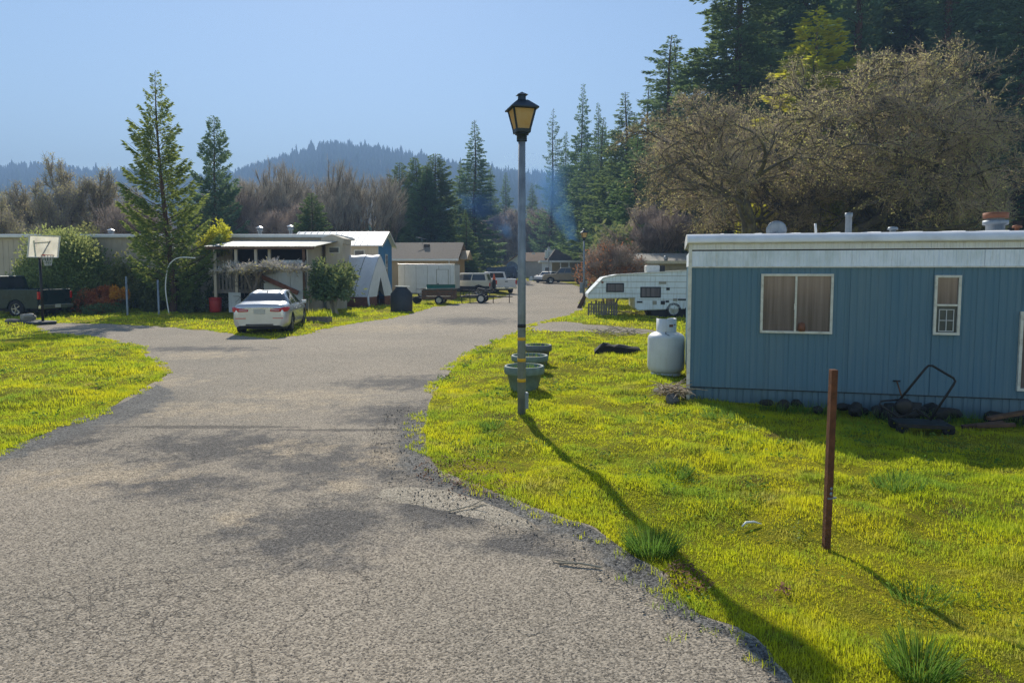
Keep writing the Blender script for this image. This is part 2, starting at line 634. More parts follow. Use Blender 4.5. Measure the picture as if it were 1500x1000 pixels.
def ellipses(t, pos, lst):
    """soft regions (1 at the heart, 0 at the rim): [(x, y, rx, ry, rot)]"""
    tot = None
    for (x, y, rx, ry, rot) in lst:
        v = t.n('ShaderNodeMapping'); v.vector_type = 'TEXTURE'
        t.set(v.inputs['Vector'], pos)
        v.inputs['Location'].default_value = (x, y, 0)
        v.inputs['Rotation'].default_value = (0, 0, rot)
        v.inputs['Scale'].default_value = (rx, ry, 1000)
        ln = t.n('ShaderNodeVectorMath', operation='LENGTH')
        t.set(ln.inputs[0], v.outputs[0])
        f = t.ramp(ln.outputs['Value'], .25, 1.5, 1, 0)
        tot = f if tot is None else t.math('MAXIMUM', tot, f)
    return tot


def stain(px, py, wx, wy, rot=0):
    """stain at a pixel; sizes in pixels -> metres on the road"""
    p = G(px, py)
    a = G(px - wx / 2, py); b = G(px + wx / 2, py)
    u = G(px, py - wy / 2); v = G(px, py + wy / 2)
    return (p.x, p.y, (b - a).length / 2, (u - v).length / 2, rot)


def road_nodes(t, p):
    """colour and relief of the worn chip seal, shared by every piece of it"""
    big = t.noise(p, .22, 4, .6)
    mid = t.noise(p, 1.1, 6, .66)
    fine = t.noise(p, 7, 5, .65)
    brk = t.noise(p, 2.3, 8, .74)
    k = t.mix(t.ramp(big, .35, .66), ROAD_A, ROAD_B)
    k = t.mix(t.ramp(mid, .42, .72, 0, .6), k, ROAD_C)
    dreg = ellipses(t, p, [stain(470, 772, 330, 120), stain(640, 745, 260, 70), stain(500, 680, 330, 80), stain(330, 655, 420, 56),
                           stain(625, 640, 80, 130), stain(585, 605, 220, 46), stain(270, 712, 300, 44), stain(770, 800, 200, 50),
                           stain(600, 560, 240, 26), stain(290, 511, 260, 9), stain(690, 470, 160, 14), stain(80, 640, 200, 36)])
    dm = t.ramp(t.math('ADD', t.math('MULTIPLY', dreg, .80), t.math('MULTIPLY', t.math('SUBTRACT', brk, .5), 2.1)), .34, .72)
    k = t.mix(t.math('MULTIPLY', dm, .85), k, ROAD_D)
    treg = ellipses(t, p, [stain(565, 668, 150, 60), stain(505, 712, 110, 40), stain(430, 655, 160, 30), stain(310, 600, 380, 34), stain(460, 580, 340, 34), stain(230, 560, 190, 26),
                           stain(130, 700, 380, 50), stain(360, 755, 110, 34), stain(300, 520, 200, 16), stain(560, 480, 260, 20), stain(660, 600, 40, 40), stain(700, 440, 160, 10)])
    brk2 = t.noise(t.mapping(p, loc=(7, 3, 0)), 2.6, 7, .72)
    tm = t.ramp(t.math('ADD', t.math('MULTIPLY', treg, .6), t.math('MULTIPLY', t.math('SUBTRACT', brk2, .5), 1.9)), .34, .66)
    k = t.mix(t.math('MULTIPLY', tm, .75), k, ROAD_E)
    # transverse joint
    joint = ellipses(t, p, [stain(300, 625.5, 330, 5), stain(520, 630, 260, 4)])
    k = t.mix(t.math('MULTIPLY', t.ramp(t.math('ADD', joint, t.math('MULTIPLY', t.noise(p, 4, 6, .75), 1.3)), 1.0, 1.35), .65), k, (.06, .056, .052))
    # aggregate: dark gaps and pale chips between the stones
    g1 = t.voro(p, 75, 'F1', 'Distance')
    gcol = t.voro(p, 75, 'F1', 'Color')
    sp = t.n('ShaderNodeSeparateColor'); t.set(sp.inputs[0], gcol)
    lum = t.ramp(sp.outputs[0], 0, 1, .5, 1.45)
    k = t.mix(1.0, k, lum, 'MULTIPLY')
    spk = t.noise(p, 60, 3, .75)
    k = t.mix(t.ramp(spk, .545, .605, 0, .9), k, (.035, .032, .031))
    spk3 = t.noise(p, 20, 3, .6)
    k = t.mix(t.ramp(spk3, .66, .72, 0, .7), k, (.05, .046, .044))
    spk2 = t.noise(p, 105, 2, .6)
    k = t.mix(t.ramp(spk2, .64, .70, 0, .7), k, (.68, .60, .48))
    # cracking
    wv = t.n('ShaderNodeVectorMath', operation='ADD')
    t.set(wv.inputs[0], p)
    nn = t.n('ShaderNodeTexNoise'); t.set(nn.inputs['Vector'], p); nn.inputs['Scale'].default_value = 2.5; nn.inputs['Detail'].default_value = 5
    sc = t.n('ShaderNodeVectorMath', operation='SCALE'); t.set(sc.inputs[0], nn.outputs['Color']); sc.inputs['Scale'].default_value = .45
    t.t.links.new(sc.outputs[0], wv.inputs[1])
    e1 = t.voro(wv.outputs[0], 2.4, 'DISTANCE_TO_EDGE')
    e2 = t.voro(wv.outputs[0], 6.5, 'DISTANCE_TO_EDGE')
    where = t.noise(p, .6, 3)
    cr1 = t.math('MULTIPLY', t.ramp(e1, .002, .011, 1, 0), t.ramp(where, .42, .52))
    allig = t.ramp(t.math('ADD', ellipses(t, p, [stain(190, 668, 430, 60), stain(420, 655, 260, 40), stain(180, 880, 420, 120)]), t.math('SUBTRACT', fine, .5)), .3, .7)
    cr2 = t.math('MULTIPLY', t.ramp(e2, .006, .035, 1, 0), allig)
    cr = t.math('MAXIMUM', t.math('MULTIPLY', cr1, t.ramp(fine, .40, .52)), t.math('MULTIPLY', cr2, .8))
    k = t.mix(t.math('MULTIPLY', cr, .62), k, (.035, .032, .03))
    h = t.math('SUBTRACT', t.math('ADD', t.math('MULTIPLY', g1, -.5), t.math('MULTIPLY', spk, -1.2)), cr)
    return k, h


def road_material():
    t = NT('worn chip seal road')
    p = t.pos()
    k, h = road_nodes(t, p)
    return t.done(t.bsdf(k, .9, 0, t.bump(h, .6, .012), .2))


def edge_material(name, c1, c2, scale, hard):
    """loose stuff that thins out over the same road: 'tint' says how thick it lies"""
    t = NT(name)
    p = t.pos()
    k, h = road_nodes(t, p)
    a = t.n('ShaderNodeAttribute'); a.attribute_name = 'tint'
    n = t.noise(p, 3.0, 8, .72)
    f = t.ramp(t.math('ADD', a.outputs['Fac'], t.math('MULTIPLY', t.math('SUBTRACT', n, .5), 1.5)), .42, .42 + hard)
    n2 = t.noise(p, 1.3, 4)
    g = t.mix(t.ramp(n2, .35, .7), c1, c2)
    gc = t.voro(p, scale, 'F1', 'Color')
    sp = t.n('ShaderNodeSeparateColor'); t.set(sp.inputs[0], gc)
    g = t.mix(1.0, g, t.ramp(sp.outputs[0], 0, 1, .35, 1.75), 'MULTIPLY')
    gn = t.noise(p, scale * 1.5, 2, .6)
    g = t.mix(t.ramp(gn, .62, .70, 0, .7), g, tuple(min(.6, x * 3.2) for x in c2))
    k = t.mix(f, k, g)
    return t.done(t.bsdf(k, .9, 0, t.bump(t.math('ADD', h, t.math('MULTIPLY', t.voro(p, scale), -1.0)), .6, .015), .2))


def ground_material():
    t = NT('lawn soil and thatch')
    p = t.pos()
    n = t.noise(p, .5, 4); n2 = t.noise(p, 6, 5, .65); n3 = t.noise(p, 60, 3, .7)
    k = t.mix(t.ramp(n, .35, .65), (.30, .31, .015), (.42, .36, .03))
    k = t.mix(t.ramp(n2, .5, .7, 0, .7), k, (.15, .19, .02))
    k = t.mix(t.ramp(n3, .55, .7, 0, .7), k, (.07, .07, .02))
    n4 = t.noise(p, 1.6, 6, .7)
    k = t.mix(t.ramp(n4, .56, .68, 0, .8), k, (.17, .12, .06))
    return t.done(t.bsdf(k, .95, 0, t.bump(t.math('ADD', t.math('ADD', n3, n2), t.noise(p, 22, 4, .7)), 1.0, .06), .05))


M['road'] = road_material()
M['gravel'] = edge_material('dark loose gravel', (.10, .096, .09), (.18, .17, .15), 55, .24)
M['strip'] = edge_material('pale concrete patch', (.42, .36, .27), (.34, .29, .215), 90, .10)
M['ground'] = ground_material()
# grass blades
def blade_material(name, a, b, c_, d_, e_, f_):
    t = NT(name)
    p = t.pos()
    n = t.noise(p, .55, 4, .6); n2 = t.noise(p, 3.2, 3); n3 = t.noise(p, 40, 1)
    k = t.mix(t.ramp(n, .34, .62), a, b)
    k = t.mix(t.ramp(n2, .48, .7, 0, .8), k, c_)
    k = t.mix(t.ramp(n3, .56, .68, 0, .32), k, d_)
    n4 = t.noise(p, 1.15, 5, .65)
    k = t.mix(t.ramp(n4, .55, .70, 0, .75), k, e_)
    n5 = t.noise(t.mapping(p, loc=(11, 5, 0)), .9, 5, .65)
    k = t.mix(t.ramp(n5, .50, .66, 0, .8), k, f_)
    d = t.n('ShaderNodeBsdfDiffuse'); t.set(d.inputs['Color'], k)
    tr = t.n('ShaderNodeBsdfTranslucent'); t.set(tr.inputs['Color'], k)
    m = t.n('ShaderNodeMixShader'); m.inputs[0].default_value = .68
    t.t.links.new(d.outputs[0], m.inputs[1]); t.t.links.new(tr.outputs[0], m.inputs[2])
    g = t.n('ShaderNodeBsdfGlossy'); g.inputs['Roughness'].default_value = .5; g.inputs['Color'].default_value = (.6, .6, .5, 1)
    m2 = t.n('ShaderNodeMixShader'); m2.inputs[0].default_value = .02
    t.t.links.new(m.outputs[0], m2.inputs[1]); t.t.links.new(g.outputs[0], m2.inputs[2])
    return t.done(m2.outputs[0])


M['blades'] = blade_material('lawn blades', GR_A, GR_B, GR_C, GR_D, (.50, .40, .16), (.25, .40, .05))
M['tuft'] = blade_material('coarse green tuft', (.11, .22, .03), (.17, .30, .035), (.27, .36, .08), (.40, .38, .14), (.20, .30, .05), (.12, .24, .04))
M['needle'] = leafmat('dark fir needles', (.07, .14, .085), (.15, .24, .10), .45, (.30, .38, .08), .35, .02)
M['needle_blue'] = leafmat('bluish needles', (.085, .165, .12), (.16, .265, .145), .45, (.30, .38, .12), .35, .02)
M['redwood_leaf'] = leafmat('lit redwood sprays', (.085, .16, .07), (.22, .29, .08), .48, (.48, .52, .09), .5, .02)
M['yellowgreen'] = leafmat('yellow green leaves', (.34, .38, .03), (.58, .58, .05), .62, (.9, .86, .06), .5, .02)
M['shrub_leaf'] = leafmat('shrub leaves', (.10, .20, .07), (.22, .32, .10), .5, (.75, .76, .25), .8, .03)
M['olive_leaf'] = leafmat('olive leaves', (.14, .19, .075), (.28, .29, .11), .45, (.55, .5, .16), .6, .02)
M['evergreen_shrub'] = leafmat('glossy dark leaves', (.08, .15, .07), (.18, .22, .10), .4, (.42, .42, .12), .9, .02)
M['red_leaf'] = leafmat('red leaves', (.28, .06, .03), (.45, .14, .04), .45, (.7, .18, .05), .9, .03)
M['orange_leaf'] = leafmat('orange leaves', (.6, .25, .03), (.75, .42, .04), .5, (.85, .5, .05), .9, .03)
M['rust_leaf'] = leafmat('rust brown leaves', (.26, .11, .065), (.40, .19, .10), .4, (.5, .2, .09), .7, .03)
M['forest'] = leafmat('far forest', (.03, .07, .05), (.08, .13, .07), .1, None, .02, .0)
MH_O = G(1007, 585)
MH_RZ = R(-13.5)
mhf = Frame(MH_O, MH_RZ)
# ------------------------------------------------------------------ road and ground
def W(lst):
    return [(G(*p).x, G(*p).y) for p in lst]


right_edge = [(1165, 1000), (1141, 980), (1117, 943), (1075, 917), (1018, 898), (977, 868), (986, 846), (955, 826), (925, 811), (862, 770), (772, 738), (692, 706), (642, 690), (622, 665), (616, 630), (626, 592), (648, 556),
              (682, 522), (722, 500), (757, 487), (778, 476), (800, 470), (832, 463), (852, 452), (846, 444), (858, 434), (856, 424), (838, 416), (815, 411.5), (792, 409)]
left_edge = [(764, 409), (744, 413), (748, 421), (748, 430), (735, 436), (690, 443), (640, 449), (600, 459), (560, 467), (520, 473), (480, 481), (440, 491),
             (400, 496), (345, 489), (300, 483), (230, 477), (150, 474), (85, 473), (40, 479), (55, 486), (100, 491), (150, 498), (205, 506), (222, 524), (250, 548),
             (180, 590), (100, 622), (0, 662)]
road_poly = W(right_edge) + W(left_edge) + [(-5.9, 6.5), (-5.5, 2.5), (-5.4, -8), (2.0, -8), (1.9, 2.4)]
road_r = ragged(road_poly, .075, 3)
spur_poly = W([(790, 472), (830, 471), (880, 476), (945, 482), (965, 486), (940, 489), (870, 486), (800, 485), (770, 483)])
spur_r = ragged(spur_poly, .05, 8)


def sheet(name, poly, m, dz, kind='structure'):
    me = bpy.data.meshes.new(name)
    V, Fs = [], []
    for below in (True, False):
        q = clip_y(poly, 50.0, below)
        if len(q) >= 3:
            b = len(V)
            V += [(x, y, TZ(y) + dz) for x, y in q]
            Fs.append(list(range(b, b + len(q))))
    me.from_pydata(V, [], Fs)
    bm = bmesh.new(); bm.from_mesh(me)
    for f in bm.faces:
        if f.normal.z < 0:
            f.normal_flip()
    bmesh.ops.triangulate(bm, faces=bm.faces)
    bm.to_mesh(me); bm.free()
    me.materials.append(m)
    o = bpy.data.objects.new(name, me); COL.objects.link(o)
    o['kind'] = kind
    return o


sheet('road', road_r, M['road'], .004)
sheet('driveway', spur_r, M['road'], .002)
def blend_strip(name, A, B, prof, m, dz, n=260, jag=.03, seed=2):
    """strip between two outlines given in pixels; prof = [(t across, thickness)]"""
    def res(L):
        P = np.array(W(L)); d = np.concatenate([[0], np.cumsum(np.hypot(*np.diff(P, axis=0).T))]); d /= d[-1]
        q = np.linspace(0, 1, n)
        return np.stack([np.interp(q, d, P[:, 0]), np.interp(q, d, P[:, 1])], 1)
    a, b = res(A), res(B)
    rows = []
    for k, (tt, th) in enumerate(prof):
        P = a * (1 - tt) + b * tt
        P = P + jag * 4 * np.stack([fbm(P[:, 0] * 3, P[:, 1] * 3, seed + k, 4) - .5, fbm(P[:, 0] * 3 + 9, P[:, 1] * 3, seed + k, 4) - .5], 1)
        rows.append(P)
    V = np.concatenate([np.stack([P[:, 0], P[:, 1], np.full(n, .0045 if k in (0, len(rows) - 1) else dz)], 1) for k, P in enumerate(rows)])
    at = np.concatenate([np.full(n, th) * np.clip(np.minimum(np.arange(n), np.arange(n)[::-1]) / 14.0, 0, 1) for _, th in prof])
    i = np.arange(n - 1)
    Fq = np.concatenate([np.stack([i + k * n, i + 1 + k * n, i + 1 + (k + 1) * n, i + (k + 1) * n], 1) for k in range(len(prof) - 1)])
    me_o = np_mesh(name, V, [Fq], m, attr=at)
    bm = bmesh.new(); bm.from_mesh(me_o.data)
    for f in bm.faces:
        if f.normal.z < 0:
            f.normal_flip()
    bm.to_mesh(me_o.data); bm.free()
    me_o['kind'] = 'structure'
    return rows


g_out = [(628, 596), (614, 636), (618, 672), (640, 696), (690, 712), (772, 744), (862, 776), (925, 816), (955, 834), (988, 868), (1020, 900), (1075, 921), (1117, 947), (1141, 984), (1170, 1008), (1205, 1045)]
g_in = [(570, 596), (540, 640), (545, 685), (575, 722), (640, 752), (720, 782), (800, 806), (850, 838), (880, 862), (925, 892), (975, 918), (1032, 944), (1085, 968), (1112, 995), (1130, 1012), (1150, 1045)]
blend_strip('gravel_shoulder', g_out, g_in, [(-.04, .95), (.2, .8), (.45, .52), (.75, .25), (1.0, 0)], M['gravel'], .0065)
blend_strip('gravel_shoulder', [(-140, 705), (-60, 678), (0, 660), (60, 640), (100, 621), (150, 602), (190, 588), (240, 560)], [(-140, 745), (-60, 712), (0, 692), (70, 668), (130, 652), (190, 636), (240, 622), (290, 585)],
            [(-.05, 1.0), (.3, .85), (.6, .5), (1.0, 0)], M['gravel'], .0065, 160)
blend_strip('pavement_strip', [(540, 718), (600, 712), (655, 716), (705, 732), (750, 750), (790, 772)], [(540, 726), (590, 740), (640, 750), (690, 762), (740, 772), (790, 778)],
            [(0, 0), (.12, .75), (.5, 1.0), (.85, .8), (1, 0)], M['strip'], .0085, 120, .012)


def axis(lo, hi, d, outlo, outhi, g=1.16):
    a = list(np.arange(lo, hi, d))
    x, s = hi, d
    while x < outhi:
        a.append(x); s *= g; x += s
    a.append(outhi)
    x, s = lo, d
    b = []
    while x > outlo:
        s *= g; x -= s; b.append(x)
    return np.array(sorted(set([round(v, 4) for v in b + a])))


gx = axis(-13, 13, .16, -2500, 2500)
gy = axis(2, 19, .16, -40, 3000)
gy = np.array(sorted(set(list(gy) + [50.0, 160.0])))
X, Y = np.meshgrid(gx, gy)
near_mask = np.zeros(X.shape)
# how far a ground vertex is from the worn surfaces: bumps fade out there
rp = [np.array(road_poly), np.array(spur_poly)]


def edge_dist(px, py, poly):
    P = np.asarray(poly); Q = np.roll(P, -1, 0)
    d = np.full(px.shape, 1e9)
    for a, b in zip(P, Q):
        ab = b - a
        t = np.clip(((px - a[0]) * ab[0] + (py - a[1]) * ab[1]) / (ab @ ab + 1e-9), 0, 1)
        d = np.minimum(d, np.hypot(px - a[0] - ab[0] * t, py - a[1] - ab[1] * t))
    return d


def lawn_height(x, y):
    x = np.asarray(x, float); y = np.asarray(y, float)
    out = np.ones(x.shape)
    for q in (road_poly, spur_poly):
        d = edge_dist(x, y, q)
        d[inside(q, x, y)] = 0
        out = np.minimum(out, np.clip((d - .22) / .8, 0, 1))
    h = (fbm(x * .6, y * .6, 21, 4) - .42) * .24 + (fbm(x * 2.2, y * 2.2, 22, 4) - .47) * .17
    hu = (x - MH_O.x) * mhf.ux.x + (y - MH_O.y) * mhf.ux.y; hv = -((x - MH_O.x) * mhf.n.x + (y - MH_O.y) * mhf.n.y)
    near = np.clip((1.9 - hv) / 1.5, 0, 1) * (hv > -4) * np.clip((hu + .8) / .8, 0, 1)
    return np.clip(h, -.03, .2) * out * (1 - near) - .13 * near * np.clip(hu / 5, 0, 1) + 0 * out * (np.abs(x) < 60) * (y < 49)


Z = SLOPE * np.clip(Y - 50, 0, 110) + lawn_height(X, Y)
nxp, nyp = len(gx), len(gy)
ii = np.arange(nxp * nyp).reshape(nyp, nxp)
quads = np.stack([ii[:-1, :-1].ravel(), ii[:-1, 1:].ravel(), ii[1:, 1:].ravel(), ii[1:, :-1].ravel()], 1)
go = np_mesh('ground', np.stack([X.ravel(), Y.ravel(), Z.ravel()], 1), [quads], M['ground'], smooth=True)
go['kind'] = 'structure'

# ------------------------------------------------------------------ grass


def rot_rect(o, rz, u0, u1, v0, v1):
    c, s = math.cos(rz), math.sin(rz)
    return [(o.x + c * u - s * v, o.y + s * u + c * v) for u, v in ((u0, v0), (u1, v0), (u1, v1), (u0, v1))]


no_grass = [(road_r, .0), (spur_r, 0), (rot_rect(MH_O, MH_RZ, 0, 14, .0, 3.7), 0),
            ([(-16.5, 31.4), (-9.6, 31.4), (-9.6, 38), (-16.5, 38)], 0)]


def blades(px, py, ln, wd, lean=.5, seed=0):
    n = len(px)
    r = np.random.default_rng(seed)
    az = r.uniform(0, 2 * math.pi, n)
    la = np.abs(r.normal(0, lean, n))
    face = r.uniform(0, 2 * math.pi, n)
    z0 = lawn_height(px, py) + SLOPE * np.clip(py - 50, 0, 110) - .006
    sx, sy = np.cos(face) * wd / 2, np.sin(face) * wd / 2
    dx, dy = np.cos(az), np.sin(az)
    h1 = ln * .55; o1 = h1 * np.sin(la * .5); z1 = h1 * np.cos(la * .5)
    h2 = ln * .45; o2 = o1 + h2 * np.sin(np.minimum(la * 1.6, 1.9)); z2 = z1 + h2 * np.cos(np.minimum(la * 1.6, 1.9))
    V = np.zeros((n, 5, 3))
    V[:, 0] = np.stack([px - sx, py - sy, z0], 1)
    V[:, 1] = np.stack([px + sx, py + sy, z0], 1)
    V[:, 2] = np.stack([px + dx * o1 + sx * .75, py + dy * o1 + sy * .75, z0 + z1], 1)
    V[:, 3] = np.stack([px + dx * o1 - sx * .75, py + dy * o1 - sy * .75, z0 + z1], 1)
    V[:, 4] = np.stack([px + dx * o2, py + dy * o2, z0 + z2], 1)
    b = np.arange(n)[:, None] * 5
    return V.reshape(-1, 3), b + np.array([[0, 1, 2, 3]]), b + np.array([[3, 2, 4]])


px_, py_, ln_, wd_ = [], [], [], []
for (y0, y1, dens, L, wdt) in GRASS_BANDS:
    xm = .80 * y1 + 1.2
    n = int(dens * (y1 - y0) * 2 * xm)
    x = rng.uniform(-xm, xm, n); y = rng.uniform(y0, y1, n)
    keep = np.abs(x) < .80 * y + 1.2
    cl = fbm(x * 1.6, y * 1.6, 31, 4); cf = vnoise(x * 7, y * 7, 32)
    bare_ = fbm(x * 1.1 + 12, y * 1.1, 38, 5)
    keep &= (bare_ < .60) | (rng.uniform(0, 1, n) < .45)
    keep &= rng.uniform(0, 1, n) < np.clip(.55 + 1.0 * (cl - .35) + .45 * cf, .35, 1)
    x, y, cl, cf = x[keep], y[keep], cl[keep], cf[keep]
    k = np.ones(len(x), bool)
    for q, _ in no_grass:
        k &= ~inside(q, x, y)
    x, y, cl, cf = x[k], y[k], cl[k], cf[k]
    px_.append(x); py_.append(y)
    bald = fbm(x * .9 + 30, y * .9, 36, 4)
    ln_.append(L * (.35 + 1.1 * np.clip((cl - .32) * 2.2, 0, 1) + .35 * cf) * np.where(bald > .60, .6, 1) * rng.uniform(.6, 1.25, len(x)))
    wd_.append(wdt * rng.uniform(.7, 1.3, len(x)))
    # scattered rank clumps
    nt_ = int(.32 * (y1 - y0) * xm)
    for _i in range(nt_):
        tx, ty = rng.uniform(-xm, xm), rng.uniform(y0, y1)
        m_ = int(34 * min(1.0, dens / 1500 + .25))
        ax = tx + rng.normal(0, .10, m_); ay = ty + rng.normal(0, .10, m_)
        k = np.ones(m_, bool)
        for q, _ in no_grass:
            k &= ~inside(q, ax, ay)
        if k.all():
            px_.append(ax); py_.append(ay); ln_.append(L * 2.0 * rng.uniform(.6, 1.3, m_)); wd_.append(wdt * 1.2 * np.ones(m_))
gpx, gpy = np.concatenate(px_), np.concatenate(py_)
V, q4, q3 = blades(gpx, gpy, np.concatenate(ln_), np.concatenate(wd_), .55, 5)
o = np_mesh('grass', V, [q4, q3], M['blades'])
tag(o, 'short yellow green grass growing over both lawns', 'grass', kind='stuff')
print('grass blades', len(gpx))


# grass creeping out over the worn edges, and low leafy weeds among the blades
r = np.random.default_rng(44)
ep = np.array(road_r); dd = np.hypot(*(np.roll(ep, -1, 0) - ep).T); keep = (ep[:, 1] > 2.8) & (ep[:, 1] < 34) & (np.abs(ep[:, 0]) < .8 * ep[:, 1] + 1)
ep = ep[keep]; wgt = dd[keep] / dd[keep].sum()
nf = 2600
c0 = ep[r.choice(len(ep), nf, p=wgt)] + r.normal(0, 1, (nf, 2)) * .10
dens_ = fbm(c0[:, 0] * 1.3, c0[:, 1] * 1.3, 71, 4)
c0 = c0[dens_ > .42]
m_ = 16
fx = np.repeat(c0[:, 0], m_) + r.normal(0, .028, len(c0) * m_); fy = np.repeat(c0[:, 1], m_) + r.normal(0, .028, len(c0) * m_)
V, q4, q3 = blades(fx, fy, .055 * r.uniform(.4, 1.3, len(fx)), .0055 * np.clip(fy / 6, 1, 4), .85, 45)
V = V.reshape(-1, 5, 3); V[:, :, 2] += .006; V = V.reshape(-1, 3)
tag(np_mesh('grass', V, [q4, q3], M['blades']), 'ragged grass tufts creeping over the road edges', 'grass', kind='stuff')
nw = 900
wy = 2.8 + 20 * r.uniform(0, 1, nw) ** 1.5; wx = r.uniform(-.8, .8, nw) * wy
k = fbm(wx * .7, wy * .7, 81, 3) > .47
for q, _ in no_grass:
    k &= ~inside(q, wx, wy)
wx, wy = wx[k], wy[k]
m_ = 26
ax = np.repeat(wx, m_); ay = np.repeat(wy, m_); rad = np.repeat(r.uniform(.06, .20, len(wx)), m_)
an = r.uniform(0, 6.283, len(ax)); ds_ = rad * np.sqrt(r.uniform(0, 1, len(ax)))
ax = ax + ds_ * np.cos(an); ay = ay + ds_ * np.sin(an)
az_ = lawn_height(ax, ay) + r.uniform(.015, .07, len(ax))
Dr = np.stack([np.cos(an), np.sin(an), r.uniform(-.2, .8, len(ax))], 1); Dr /= np.linalg.norm(Dr, axis=1)[:, None]
Sd = np.cross(Dr, r.normal(0, 1, (len(ax), 3)) + np.array([0, 0, 2])); Sd /= np.linalg.norm(Sd, axis=1)[:, None]
Pz = np.stack([ax, ay, az_], 1); ll = r.uniform(.018, .045, len(ax))[:, None] * np.clip(ay / 7, .8, 2)[:, None]
V = np.stack([Pz, Pz + Dr * ll * .5 + Sd * ll * .28, Pz + Dr * ll, Pz + Dr * ll * .5 - Sd * ll * .28], 1).reshape(-1, 3)
tag(np_mesh('weeds', V, [np.arange(len(V)).reshape(-1, 4)], M['tuft']), 'low leafy weeds scattered through the lawns', 'weeds', kind='stuff')


def tuft(name, px, py, n, L, rad, label, wd=.006, seed=1):
    p = G(px, py)
    r = np.random.default_rng(seed)
    a = r.uniform(0, 6.283, n); d = rad * np.sqrt(r.uniform(0, 1, n))
    x, y = d * np.cos(a), d * np.sin(a)
    V, q4, q3 = blades(np.zeros(n), np.zeros(n), L * r.uniform(.55, 1.2, n), wd * np.ones(n), .62, seed)
    V = V.reshape(n, 5, 3); V[:, :, 2] -= V[:, :1, 2] - 0.0
    V[:, :, 0] += x[:, None]; V[:, :, 1] += y[:, None]
    # lean outward from the heart of the clump
    k = (V[:, :, 2] / L) * .35 * L
    V[:, :, 0] += (x / rad)[:, None] * k; V[:, :, 1] += (y / rad)[:, None] * k
    o = np_mesh(name, V.reshape(-1, 3), [q4, q3], M['tuft'])
    o.location = (p.x, p.y, float(lawn_height(np.array([p.x]), np.array([p.y]))[0]) - .01)
    return tag(o, label, 'grass clump', 'coarse grass clumps in the lawn')


tuft('grass_clump', 955, 806, 700, .20, .17, 'big dark green grass clump at the gravel edge across the lamp shadow', .006, 1)
tuft('grass_clump', 1345, 996, 460, .19, .15, 'coarse clump of long blades at the bottom of the lawn, below the rusty post', .006, 2)
tuft('grass_clump', 1312, 722, 300, .16, .22, 'low wide grass clump just in front of the home shadow', .007, 3)
tuft('grass_clump', 1345, 872, 190, .13, .16, 'thin pale clump of long blades between the post and the bottom clump', .006, 4)
tuft('grass_clump', 720, 628, 200, .12, .16, 'small dark clump on the grass left of the lamp post foot', .007, 5)
tuft('grass_clump', 985, 700, 260, .13, .2, 'low tuft on the sunny lawn in front of the home corner', .007, 6)
tuft('grass_clump', 1055, 612, 300, .16, .25, 'leafy tuft beside the corner stones of the blue home', .007, 7)

# pebbles along the shoulder
def pebbles(name, polys, dens, smin, smax, m, label, seed):
    r = np.random.default_rng(seed)
    base = np.array([(1, 0, 0), (-1, 0, 0), (0, 1, 0), (0, -1, 0), (0, 0, 1), (0, 0, -1)], float)
    tri = np.array([(0, 2, 4), (2, 1, 4), (1, 3, 4), (3, 0, 4), (2, 0, 5), (1, 2, 5), (3, 1, 5), (0, 3, 5)])
    VV, FF = [], []
    nb = 0
    for q in polys:
        P = np.array(q)
        lo, hi = P.min(0), P.max(0)
        n = int(dens * (hi[0] - lo[0]) * (hi[1] - lo[1]))
        x = r.uniform(lo[0], hi[0], n); y = r.uniform(lo[1], hi[1], n)
        k = inside(q, x, y); x, y = x[k], y[k]
        n = len(x)
        s = smin + (smax - smin) * r.uniform(0, 1, n) ** 3
        B = base[None] * (s[:, None, None] * r.uniform(.6, 1.2, (n, 6, 1))) * np.array([1, 1, .7])
        a = r.uniform(0, 6.283, n); c, sn = np.cos(a)[:, None], np.sin(a)[:, None]
        Bx = B[:, :, 0] * c - B[:, :, 1] * sn; By = B[:, :, 0] * sn + B[:, :, 1] * c
        VV.append(np.stack([Bx + x[:, None], By + y[:, None], B[:, :, 2] + .012 + s[:, None] * .3], 2).reshape(-1, 3))
        FF.append((np.arange(n)[:, None, None] * 6 + tri[None] + nb).reshape(-1, 3)); nb += n * 6
    o = np_mesh(name, np.concatenate(VV), [np.concatenate(FF)], m)
    return tag(o, label, 'gravel', kind='stuff')


wide = W([(590, 640), (614, 690), (690, 712), (772, 738), (862, 770), (955, 828), (1062, 911), (1160, 1000), (1190, 1040), (1150, 1030), (1030, 920), (900, 850), (800, 790), (690, 770), (500, 790), (400, 740), (480, 660)])
pebbles('gravel', [W(g_out) + W(g_in)[::-1]], 330, .004, .014, M['rock'], 'loose dark gravel along the right edge of the road', 3)
pebbles('gravel', [wide], 60, .003, .010, M['rock'], 'scattered grit on the broken part of the road', 4)


def litter(name, spots, m, label, seed):
    r = np.random.default_rng(seed)
    VV = []
    for (px, py, rad, n, s) in spots:
        p = G(px, py)
        a = r.uniform(0, 6.283, n); d = rad * np.sqrt(r.uniform(0, 1, n))
        x = p.x + d * np.cos(a); y = p.y + d * np.sin(a) * 1.3
        z = lawn_height(x, y) + .02 + r.uniform(0, .02, n)
        for i in range(n):
            q = Matrix.Rotation(r.uniform(0, 6.28), 3, 'Z') @ Matrix.Rotation(r.normal(0, .5), 3, 'X')
            l, w_ = s * r.uniform(.6, 1.3), s * .5
            for t_ in ((0, -l, 0), (w_, 0, .004), (0, l, 0), (-w_, 0, .004)):
                v = q @ Vector(t_)
                VV.append((x[i] + v.x, y[i] + v.y, z[i] + v.z))
    V = np.array(VV)
    o = np_mesh(name, V, [np.arange(len(V)).reshape(-1, 4)], m)
    return tag(o, label, 'dead leaves', kind='stuff')


